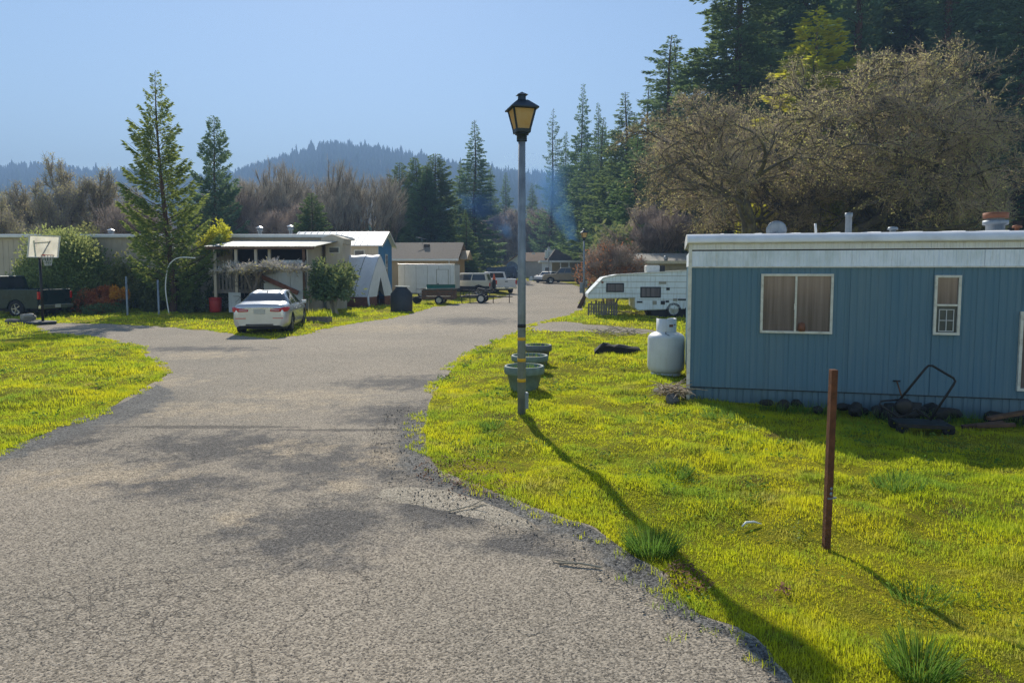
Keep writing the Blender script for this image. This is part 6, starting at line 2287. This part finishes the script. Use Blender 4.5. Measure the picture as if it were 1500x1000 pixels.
# forest behind the right hand wood, leafy masses from ground to crown
r = np.random.default_rng(17)
n = 115000
yy = r.uniform(82, 118, n)
xx = r.uniform(.16, .95, n) * yy
zz = r.uniform(0, 1, n) ** .8 * np.clip((xx / yy - .10) * 120, 4, 44)
cl = fbm(xx * .16, zz * .16 + yy * .07, 5, 3)
k = (cl > .40) & (r.uniform(0, 1, n) < .9)
P = np.stack([xx, yy, zz + 1.0], 1)[k]
V = leaf_quads(P, np.stack([r.normal(0, 1, k.sum()), r.normal(0, .5, k.sum()), r.normal(-.3, .5, k.sum())], 1), r.uniform(.8, 1.8, k.sum()), r.uniform(.35, .7, k.sum()), r)
tag(np_mesh('woods', V, [quads_for(len(P))], M['needle'], attr=np.repeat(np.clip(cl[k] * 1.4 - .2, 0, 1), 4)), 'dark redwood forest closing the view behind the giant redwoods', 'woods', kind='stuff')
# understorey in front of it, behind the oaks
n = 26000
yy = r.uniform(59, 68, n)
xx = r.uniform(.12, .85, n) * yy
zz = r.uniform(0, 1, n) ** 1.2 * (3.2 + 5.0 * fbm(xx * .12, yy * .1, 9, 3))
P = np.stack([xx, yy, zz], 1)
V = leaf_quads(P, np.stack([r.normal(0, 1, n), r.normal(0, .6, n), r.normal(.2, .5, n)], 1), r.uniform(.35, .8, n), r.uniform(.18, .4, n), r)
tag(np_mesh('undergrowth', V, [quads_for(n)], M['evergreen_shrub'], attr=np.repeat(r.uniform(0, 1, n), 4)), 'dark leafy undergrowth behind the blue mobile home', 'undergrowth', kind='stuff')


# ------------------------------------------------------------------ bare broadleaved trees
def twig_mesh(name, P, Dv, L, w_, m, r, attr=False):
    n = len(P)
    Dv = unit(Dv)
    s = unit(np.cross(Dv, unit(r.normal(0, 1, (n, 3)))))
    u = np.cross(Dv, s)
    w_ = np.broadcast_to(w_, (n,))[:, None]
    V = np.stack([P + s * w_ * .5, P - s * w_ * .25 + u * w_ * .43, P - s * w_ * .25 - u * w_ * .43, P + Dv * L[:, None]], 1).reshape(-1, 3)
    tri = np.array([(0, 1, 3), (1, 2, 3), (2, 0, 3)])
    return mesh_of(np_mesh(name, V, [(np.arange(n)[:, None, None] * 4 + tri[None]).reshape(-1, 3)], m))


def bare(H, spread, seed, levels, kids, ang, upb, trunk_f, r0, tw, twL, tww, bark, twm, wob=.12, multi=1, lichen=0, lichm=None, shrink=.74, flat=None, tws=.55, taper=(.74, .66), dome=False):
    rd = random.Random(seed); r = np.random.default_rng(seed)
    segs, ends = [], []

    def grow(p, d, L, rad, lev):
        pts = [p]
        q, dd = Vector(p), Vector(d)
        for k in range(3):
            dd = (dd + Vector((rd.gauss(0, wob), rd.gauss(0, wob), rd.gauss(0, wob * .6) + upb * .12))).normalized()
            q = q + dd * (L / 3)
            pts.append(q.copy())
        segs.append((pts, rad, rad * .62, lev))
        if lev >= levels - 2:
            for k in range(3):
                ends.append((pts[k], pts[k + 1], lev))
        if lev >= levels:
            return
        nk = kids if lev else kids + 1
        for c in range(nk):
            f = rd.uniform(.45, 1.0) if lev else rd.uniform(.55, 1.0)
            if c == 0:
                f = 1.0
            i = min(2, int(f * 3)); b = pts[i].lerp(pts[i + 1], f * 3 - i) if f < 1 else pts[3]
            az = rd.uniform(0, 6.283)
            a = R(ang) * rd.uniform(.55, 1.3) * (.5 if c == 0 else 1)
            t1 = dd.orthogonal().normalized(); t2 = dd.cross(t1)
            nd = dd * math.cos(a) + (t1 * math.cos(az) + t2 * math.sin(az)) * math.sin(a)
            nd = (nd + Vector((0, 0, upb * .35))).normalized()
            grow(b, nd, L * shrink * rd.uniform(.8, 1.2), rad * (taper[1] if c else taper[0]), lev + 1)
    for m_ in range(multi):
        a = m_ * 6.283 / multi + seed
        tilt = .0 if multi == 1 else .32
        grow(Vector((math.cos(a) * .2 * (multi > 1), math.sin(a) * .2 * (multi > 1), -.2)), Vector((math.cos(a) * tilt + rd.gauss(0, .05), math.sin(a) * tilt, 1)).normalized(), trunk_f, r0, 0)
    A = np.array([[tuple(e[0]), tuple(e[1])] for e in ends])
    allp = A.reshape(-1, 3)
    sz = (H - twL * .6) / allp[:, 2].max()
    sx = spread / (np.percentile(np.abs(allp[:, :2]), 97) * 2)
    sc = np.array([sx, sx, sz])

    tb = MB()
    A = A * sc
    def shape(p):
        p = np.asarray(p, float)
        if not dome:
            return p
        q = p - np.array([0, 0, H * .40])
        rho = np.sqrt((q[..., 0] / (spread / 2)) ** 2 + (q[..., 1] / (spread / 2)) ** 2 + (q[..., 2] / (H * .58)) ** 2)
        k = np.where(rho > .9, (.9 + (rho - .9) * .22) / np.maximum(rho, 1e-6), 1.0)
        return q * k[..., None] + np.array([0, 0, H * .40])
    A = shape(A)
    zm = lambda z: z
    if flat:
        zm = lambda z: np.where(z < .28 * H, z * flat / .28, H * flat + (z - .28 * H) / (.72 * H) * H * (1 - flat))
        A[..., 2] = zm(A[..., 2])
    for pts, ra, rb, lev in segs:
        pp = [shape(np.array(p) * sc) for p in pts]
        pp = [(p[0], p[1], float(zm(p[2]))) for p in pp]
        k = 9 if lev < 2 else (5 if lev < 4 else 3)
        tb.tube(pp, [ra + (rb - ra) * i / 3 for i in range(4)], k, lev == 0, True)
    if flat:
        A = A[A[:, 0, 2] > H * (flat - .06)]
    n = len(A) * tw
    f = r.uniform(0, 1, n)[:, None]
    base = np.repeat(A[:, 0], tw, 0); top = np.repeat(A[:, 1], tw, 0)
    P = base + (top - base) * f
    Dv = unit(top - base) * .8 + r.normal(0, tws, (n, 3)) + np.array([0, 0, upb * .5])
    L = twL * r.uniform(.4, 1.1, n)
    # second order twigs
    Dn = unit(Dv)
    P2 = P + Dn * (L * r.uniform(.25, .8, n))[:, None]
    D2 = Dn + r.normal(0, tws * 1.1, (n, 3)) + np.array([0, 0, upb * .3])
    L2 = L * r.uniform(.35, .7, n)
    Pa, Da, La = np.concatenate([P, P2]), np.concatenate([Dv, D2]), np.concatenate([L, L2])
    cr = twig_mesh('crown', Pa, Da, La, tww, twm, r)
    parts = [('trunk', mesh_of(tb.build('trunk', bark, recalc=False))), ('crown', cr)]
    if lichen:
        m_ = int(len(Pa) * lichen)
        ix = r.integers(0, len(Pa), m_)
        Q = Pa[ix] + unit(Da[ix]) * (La[ix] * r.uniform(0, .9, m_))[:, None]
        V = leaf_quads(Q, r.normal(0, 1, (m_, 3)), r.uniform(.05, .13, m_), r.uniform(.035, .07, m_), r)
        parts.append(('lichen', mesh_of(np_mesh('lichen', V, [quads_for(m_)], lichm, attr=np.repeat(r.uniform(0, 1, m_), 4)))))
    return parts, H


OAK = [bare(15, 21, 21, 6, 3, 50, .10, 4.2, .60, 6, .75, .018, M['oakbark'], M['twig'], .17, 1, .6, M['moss'], .76, None, .55, (.70, .56), True),
       bare(15, 20, 34, 6, 3, 52, .05, 4.0, .58, 6, .75, .018, M['oakbark'], M['twig'], .18, 1, 1.0, M['moss'], .76, None, .55, (.70, .56), True)]
for i, (px, top, y, k, sx, rz, lab) in enumerate([
        (1075, 112, 38, 0, 1.0, .6, 'wide bare mossy oak nearest the road, crown reaching over the camper'),
        (1195, 62, 42, 1, .95, 2.2, 'tallest bare mossy oak in the middle, in front of the yellow green tree'),
        (1345, 45, 40, 1, .92, 4.4, 'bare lichen covered oak on the right, leaning mossy limb behind the chimney')]):
    loc, h = at_tree(px, top, y)
    plant_tree('oak_tree', OAK[k][0], loc, h / OAK[k][1], sx, rz, lab, 'tree', 'bare oaks behind the blue home')

BV = [bare(12, 7.5, 51, 6, 2, 21, .34, 2.2, .22, 4, 1.0, .024, M['bark'], M['greytwig'], .06, 4, 0, None, .80, None, .26),
      bare(10, 7.5, 52, 5, 3, 28, .30, 2.0, .16, 5, 1.0, .024, M['bark'], M['redtwig'], .08, 4, 0, None, .78, None, .32),
      bare(10, 9, 53, 5, 3, 42, .12, 2.0, .18, 7, .8, .024, M['bark'], M['greytwig'], .13, 2, .7, M['moss'], .76, None, .5)]
for i, (px, top, y, k, sx, lab) in enumerate([
        (524, 224, 76, 0, .95, 'tall vase shaped bare tree behind the blue gabled house'),
        (558, 250, 84, 0, .8, 'bare tree with fine branches between the vase shaped tree and the dark evergreens'),
        (492, 268, 72, 0, .8, 'smaller bare tree left of the vase shaped tree'),
        (440, 226, 78, 0, 1.0, 'many stemmed bare tree behind the vent pipes of the long beige home'),
        (408, 236, 74, 0, 1.0, 'fine branched bare tree left of the many stemmed one behind the vent pipes'),
        (378, 250, 70, 0, 1.0, 'fine branched bare tree in the brown thicket above the porch roof'),
        (345, 270, 66, 1, 1.0, 'reddish bare tree right of the young redwood'),
        (425, 290, 64, 1, 1.0, 'low reddish bare tree just above the white roof line'),
        (118, 220, 58, 2, .9, 'brown bare tree with a thin top rising above the round green shrub'),
        (60, 262, 60, 2, 1.1, 'broad brown bare tree at the far left behind the long home'),
        (160, 262, 62, 2, 1.0, 'brown bare tree between the round shrub and the young redwood'),
        (205, 285, 56, 1, 1.0, 'reddish bare thicket tree touching the left of the young redwood'),
        (10, 285, 50, 2, .9, 'brown bare tree cut by the left frame edge'),
        (735, 300, 165, 1, 1.2, 'brown bare tree left of the lamp post above the parked cars'),
        (772, 305, 168, 2, 1.2, 'brown bare tree right of the lamp post above the white house roof'),
        (800, 300, 160, 1, 1.1, 'brown bare tree behind the rooftop chimney'),
        (925, 300, 62, 2, 1.1, 'low bare tree between the reddish tree and the oaks'),
        (960, 290, 61, 1, 1.1, 'low reddish bare tree above the stained roof of the grey building')]):
    loc, h = at_tree(px, top, y)
    plant_tree('bare_tree', BV[k][0], loc, h / BV[k][1], sx, i * 2.1, lab, 'tree', 'bare trees')

# ------------------------------------------------------------------ the young redwood and its neighbours
tr, cr, H = conifer(12, 2.5, .04, 150, .66, .10, .30, .24, .085, 100, 8, M['redwood_leaf'], RB, .17, .42, .34, .0)
loc, h = at_tree(250, 108, 34.5)
plant_tree('redwood_tree', (('trunk', tr), ('crown', cr)), loc, h / H, 1.0, 0, 'young sunlit redwood with a bare pointed top beside the bent white pipe', 'tree')
tr, cr, H = conifer(12, 2.6, .04, 170, .52, .12, .25, .32, .11, 80, 9, M['needle_blue'], RB, .2, .38, .35, .15)
loc, h = at_tree(320, 170, 62)
plant_tree('redwood_tree', (('trunk', tr), ('crown', cr)), loc, h / H, .85, 1, 'blunt topped conifer right of and behind the young redwood', 'tree')
loc, h = at_tree(458, 283, 60)
tr, cr, H = CV['dense']
plant_tree('fir_tree', (('trunk', tr), ('crown', cr)), loc, h / H, 1.35, 2, 'small compact evergreen standing between the bare trees above the roof line', 'tree')


def bush(seed, rx, rz_, n, lL, lW, lobes, leaf, stem=None, up=.25, open_=0.0, bare_h=.0, core=(.35, .72)):
    """rounded leafy mass built from many lobes with uneven density"""
    r = np.random.default_rng(seed)
    c = r.normal(0, 1, (lobes, 3)); c = unit(c) * r.uniform(core[0], core[1], (lobes, 1))
    c[:, 2] = np.abs(c[:, 2]) * .9
    rad = r.uniform(.22, .42, lobes)
    k = r.integers(0, lobes, n)
    d = unit(r.normal(0, 1, (n, 3)))
    rr_ = r.uniform(.35, 1.06, n) ** .5
    P = c[k] + d * (rad[k] * rr_)[:, None]
    keep = P[:, 2] > .0
    if open_:
        q = fbm(P[:, 0] * 5 + P[:, 1] * 3, P[:, 2] * 5 + P[:, 1] * 2, seed, 3)
        keep &= q > open_
    P, d, k = P[keep], d[keep], k[keep]
    P = P * np.array([rx, rx, rz_]) + np.array([0, 0, bare_h])
    Dv = d * .7 + r.normal(0, .6, d.shape) + np.array([0, 0, up])
    m_ = len(P)
    V = leaf_quads(P, Dv, lL * r.uniform(.6, 1.3, m_), lW * r.uniform(.7, 1.2, m_), r)
    cr = mesh_of(np_mesh('foliage', V, [quads_for(m_)], leaf, attr=np.repeat(np.clip(r.uniform(0, 1, lobes)[k] * .7 + r.uniform(0, .3, m_), 0, 1), 4)))
    tb = MB(); rd = random.Random(seed)
    for i in range(9):
        j = rd.randrange(lobes)
        e = Vector(tuple(c[j] * np.array([rx, rx, rz_]) + np.array([0, 0, bare_h])))
        s0 = Vector((rd.uniform(-.15, .15), rd.uniform(-.15, .15), -.1))
        mid = s0.lerp(e, .5) + Vector((0, 0, .15 * rz_))
        tb.tube([s0, mid, e], [.05, .035, .015], 5, False)
    st = mesh_of(tb.build('stem', stem or M['bark'], recalc=False))
    return [('stem', st), ('foliage', cr)]


def put_bush(name, parts, px, y, label, cat='shrub', s=1.0, rz=0, group=None, dz=0):
    p = D(px, 400, y)
    return plant_tree(name, parts, (p.x, y, TZ(y) + dz), s, 1, rz, label, cat, group)


put_bush('round_shrub', bush(1, 2.95, 5.0, 75000, .16, .085, 90, M['shrub_leaf'], up=.5, core=(.56, .66)), 97, 36.3, 'big round green shrub with sunlit crown behind the basketball hoop', 'shrub')
put_bush('leafy_shrub', bush(2, 1.6, 3.6, 12000, .17, .08, 22, M['olive_leaf'], up=.4, open_=.42), 168, 36.5, 'olive leafy shrub between the round shrub and the young redwood', 'shrub')
put_bush('leafy_shrub', bush(3, 1.5, 3.3, 12000, .17, .08, 20, M['evergreen_shrub'], up=.3, open_=.38), 292, 35.8, 'dark leafy shrub under the right side of the young redwood', 'shrub')
put_bush('leafy_shrub', bush(13, 1.5, 3.0, 11000, .17, .08, 20, M['evergreen_shrub'], up=.3, open_=.36), 222, 36.0, 'dark leafy shrub in the shade at the foot of the young redwood', 'shrub')
put_bush('leafy_shrub', bush(14, 1.1, 2.2, 5000, .17, .08, 14, M['yellowgreen'], up=.4, open_=.42), 318, 37.2, 'yellow green sprig of leaves over the porch roof right of the redwood', 'shrub', dz=3.0)
put_bush('red_shrub', bush(4, 1.35, 1.75, 14000, .11, .05, 20, M['red_leaf'], up=.2, open_=.40), 145, 34.6, 'low red leaved shrub behind the tail of the dark pickup', 'shrub')
put_bush('orange_shrub', bush(5, .55, .95, 4200, .10, .05, 10, M['orange_leaf'], up=.2, open_=.35), 176, 34.4, 'small orange leaved shrub behind the thin grey post', 'shrub', dz=.75)
put_bush('low_shrub', bush(6, 1.2, .6, 9000, .13, .05, 16, M['evergreen_shrub'], up=.3, open_=.38), 150, 34.0, 'dark green ground shrub in front of the red leaved one', 'shrub')
put_bush('glossy_shrub', bush(7, 1.55, 2.6, 9500, .25, .11, 26, M['evergreen_shrub'], M['greytwig'], up=.1, open_=.47, bare_h=.8), 491, 34.2, 'glossy leaved shrub with bare stems at the right end of the porch', 'shrub')
put_bush('olive_tree', bush(8, 3.8, 6.4, 26000, .26, .11, 34, M['olive_leaf'], up=.3, open_=.40), 112, 52, 'olive brown domed tree behind the long home, left of the young redwood', 'tree')
put_bush('olive_tree', bush(9, 3.4, 5.0, 17000, .26, .11, 28, M['olive_leaf'], up=.3, open_=.42), 35, 50, 'olive tree at the far left above the long home roof', 'tree')
put_bush('rust_tree', bush(10, 2.6, 3.4, 5000, .17, .085, 34, M['rust_leaf'], M['twig'], up=.1, open_=.47, bare_h=.9), 893, 41.5, 'rust brown leaved tree behind the lamp post with meter boxes', 'tree')
loc, h = at_tree(893, 338, 42)
RT, RH = bare(5, 5.2, 81, 5, 3, 36, .15, 1.0, .09, 4, .5, .016, M['bark'], M['redtwig'], .12, 3, 0, None, .76)
plant_tree('bare_tree', RT, loc, h / RH, .85, .4, 'bare reddish tree mingled with the rust leaved one beside the camper nose', 'tree', 'bare trees')
put_bush('dry_bush', bush(11, 4.0, 2.8, 7000, .35, .14, 22, M['olive_leaf'], up=.3, open_=.38), 716, 122, 'dry yellowish bush behind the dark parked cars', 'shrub')
put_bush('leafy_tree', bush(12, 4.8, 12.5, 34000, .34, .15, 44, M['yellowgreen'], up=.3, open_=.44, bare_h=.8), 1165, 49, 'yellow green leafy tree glowing behind the middle bare oak', 'tree')
tr, cr, H = conifer(24, 3.2, .12, 190, .60, .22, .2, .42, .20, 46, 19, M['yellowgreen'], M['oakbark'], .26, .3, .36)
loc, h = at_tree(1192, 5, 52)
plant_tree('leafy_tree', (('trunk', tr), ('crown', cr)), loc, h / H, 2.3, 0, 'tall bright yellow green spire tree rising above the bare oaks', 'tree')
put_bush('leafy_tree', bush(15, 4.0, 7.0, 18000, .34, .15, 34, M['olive_leaf'], up=.3, open_=.43), 1290, 50, 'dull olive tree behind the right bare oak', 'tree')

# pruned flat topped fruit tree in front of the porch
FP, FH = bare(2.75, 4.7, 71, 5, 3, 58, .0, .9, .10, 3, .34, .032, M['bark'], M['paletwig'], .2, 1, .2, M['moss'], .74, .76)
p = G(358, 461)
plant_tree('fruit_tree', FP, (p.x, 33.4, 0), 1.0, 1.0, .3, 'flat topped bare fruit tree with pale twigs behind the silver sedan', 'tree')

# ------------------------------------------------------------------ hills and distant forest
YR = 1250.0
ridge = [(-420, 236), (-120, 240), (0, 243), (60, 240), (130, 248), (200, 250), (270, 262), (340, 250), (400, 233), (440, 219), (480, 209), (520, 210), (565, 216), (612, 226), (652, 235), (700, 243), (760, 250), (830, 256), (950, 250), (1200, 240), (1700, 230)]
rx = np.array([D(px, 300, YR).x for px, _ in ridge]); rz_ = np.array([D(px, py, YR).z - 12 for px, py in ridge])
hx = np.linspace(-1600, 1300, 146)
vv = np.concatenate([np.linspace(0, 1, 40), [1.12, 1.3]])


def hill_z(x, v):
    base = np.interp(x, rx, rz_)
    p_ = np.clip(v, 0, 1)
    f = p_ ** 1.25 * (1 - .0 * p_)
    f = np.where(v > 1, 1 - (v - 1) * 1.5, f)
    bump = (fbm(x * .006, v * 5, 41, 4) - .5) * 34 * np.sin(np.pi * np.clip(v, 0, 1))
    return 1.6 + (base - 1.6) * f + bump * np.clip(v * 3, 0, 1)


HX, VVv = np.meshgrid(hx, vv)
HY = 330 + VVv * (YR - 330)
HZ = hill_z(HX * YR / np.maximum(HY, 700), VVv)
nyv, nxv = HX.shape
ii = np.arange(nyv * nxv).reshape(nyv, nxv)
q = np.stack([ii[:-1, :-1].ravel(), ii[:-1, 1:].ravel(), ii[1:, 1:].ravel(), ii[1:, :-1].ravel()], 1)
hm = simple('wooded hillside', (.045, .060, .035), .95, 0, .4, .02)
o = np_mesh('hills', np.stack([HX.ravel(), HY.ravel(), HZ.ravel()], 1), [q], hm, smooth=True); o['kind'] = 'structure'
r = np.random.default_rng(23)
n = 15000
v = r.uniform(.02, 1.0, n) ** .8
ty = 330 + v * (YR - 330)
tx = r.uniform(-.86, .34, n) * ty
tz = hill_z(tx * YR / np.maximum(ty, 700), v)
n2 = 1100
v2 = r.uniform(.965, 1.01, n2); ty2 = 330 + v2 * (YR - 330); tx2 = r.uniform(-.86, .34, n2) * ty2; tz2 = hill_z(tx2 * YR / np.maximum(ty2, 700), v2)
tx, ty, tz = np.concatenate([tx, tx2]), np.concatenate([ty, ty2]), np.concatenate([tz, tz2])
hh = r.uniform(8, 21, len(tx)); hh *= np.where(r.uniform(0, 1, len(tx)) < .06, 1.35, 1)
cones('forest', tx, ty, tz - 1, hh, hh * r.uniform(.16, .30, len(tx)), M['forest'], 'conifer forest covering the blue hills in the distance', 'forest', 29)
# level woods between the houses and the hills
n = 1500
ty = r.uniform(140, 330, n); tx = r.uniform(-.86, -.19, n) * ty
hh = r.uniform(7, 15, n)
cones('woods', tx, ty, np.full(n, 1.2), hh, hh * r.uniform(.22, .36, n), M['forest'], 'hazy wood on the flat below the hills', 'woods', 31, 5, 9)

# ------------------------------------------------------------------ chimney smoke and the air
t = NT('wood smoke')
c = t.coord()
sep = t.n('ShaderNodeSeparateXYZ'); t.set(sep.inputs[0], c)
wob = t.noise(c, .12, 3)
n1 = t.noise(t.mapping(c, scale=(1, 1, .7)), .28, 4, .6, .6)
z = sep.outputs[2]
# plume axis drifts to the left as it rises and widens
cx = t.math('MULTIPLY', t.math('POWER', t.math('MAXIMUM', z, 0.0), 1.15), -.26)
dx = t.math('SUBTRACT', t.math('ADD', sep.outputs[0], t.math('MULTIPLY', t.math('SUBTRACT', wob, .5), 5.0)), cx)
wd = t.math('ADD', .6, t.math('MULTIPLY', z, .23))
rad = t.math('DIVIDE', t.math('SQRT', t.math('ADD', t.math('MULTIPLY', dx, dx), t.math('MULTIPLY', sep.outputs[1], sep.outputs[1]))), wd)
den = t.math('MULTIPLY', t.ramp(rad, .15, 1.15, 1, 0), t.ramp(n1, .38, .68))
fade = t.math('MULTIPLY', t.ramp(z, .2, 1.5), t.ramp(z, 3.0, 11.5, 1, .0))
den = t.math('MULTIPLY', t.math('MULTIPLY', den, fade), SMOKE_D)
pv = t.n('ShaderNodeVolumePrincipled')
pv.inputs['Color'].default_value = (.16, .45, .97, 1)
t.set(pv.inputs['Density'], den)
pv.inputs['Anisotropy'].default_value = .2
t.t.links.new(pv.outputs[0], t.out.inputs['Volume'])
sm = MB().add([(-1.5, -1.5, 0), (1.5, -1.5, 0), (1.5, 1.5, 0), (-1.5, 1.5, 0), (-9, -4, 12), (3, -4, 12), (3, 4, 12), (-9, 4, 12)],
              [(3, 2, 1, 0), (4, 5, 6, 7), (0, 1, 5, 4), (1, 2, 6, 5), (2, 3, 7, 6), (3, 0, 4, 7)])
o = sm.build('chimney_smoke', t.m)
p = D(838, 366, 92); o.location = (p.x, 92, p.z)
tag(o, 'blue wood smoke rising behind the carport and drifting towards the lamp post', 'smoke', kind='stuff')
if SMOKE2:
    o2 = o.copy(); COL.objects.link(o2); p = D(742, 352, 104); o2.location = (p.x, 104, p.z); o2.scale = (1.3, 1, .62)
    o2['label'] = 'thin blue smoke hanging among the firs left of the lamp post'

t = NT('haze')
pv = t.n('ShaderNodeVolumePrincipled')
pv.inputs['Color'].default_value = HAZE_C
pv.inputs['Density'].default_value = HAZE_D
pv.inputs['Anisotropy'].default_value = HAZE_G
t.t.links.new(pv.outputs[0], t.out.inputs['Volume'])
hb = MB().box((-100, 690, 114), (3600, 1500, 236)).build('haze', t.m)
hb['kind'] = 'stuff'
hb['label'] = 'thin blue winter haze over the valley'
for o in list(bpy.data.objects):
    if o.parent is None and o.type == 'EMPTY' and 'category' not in o:
        print('untagged', o.name)
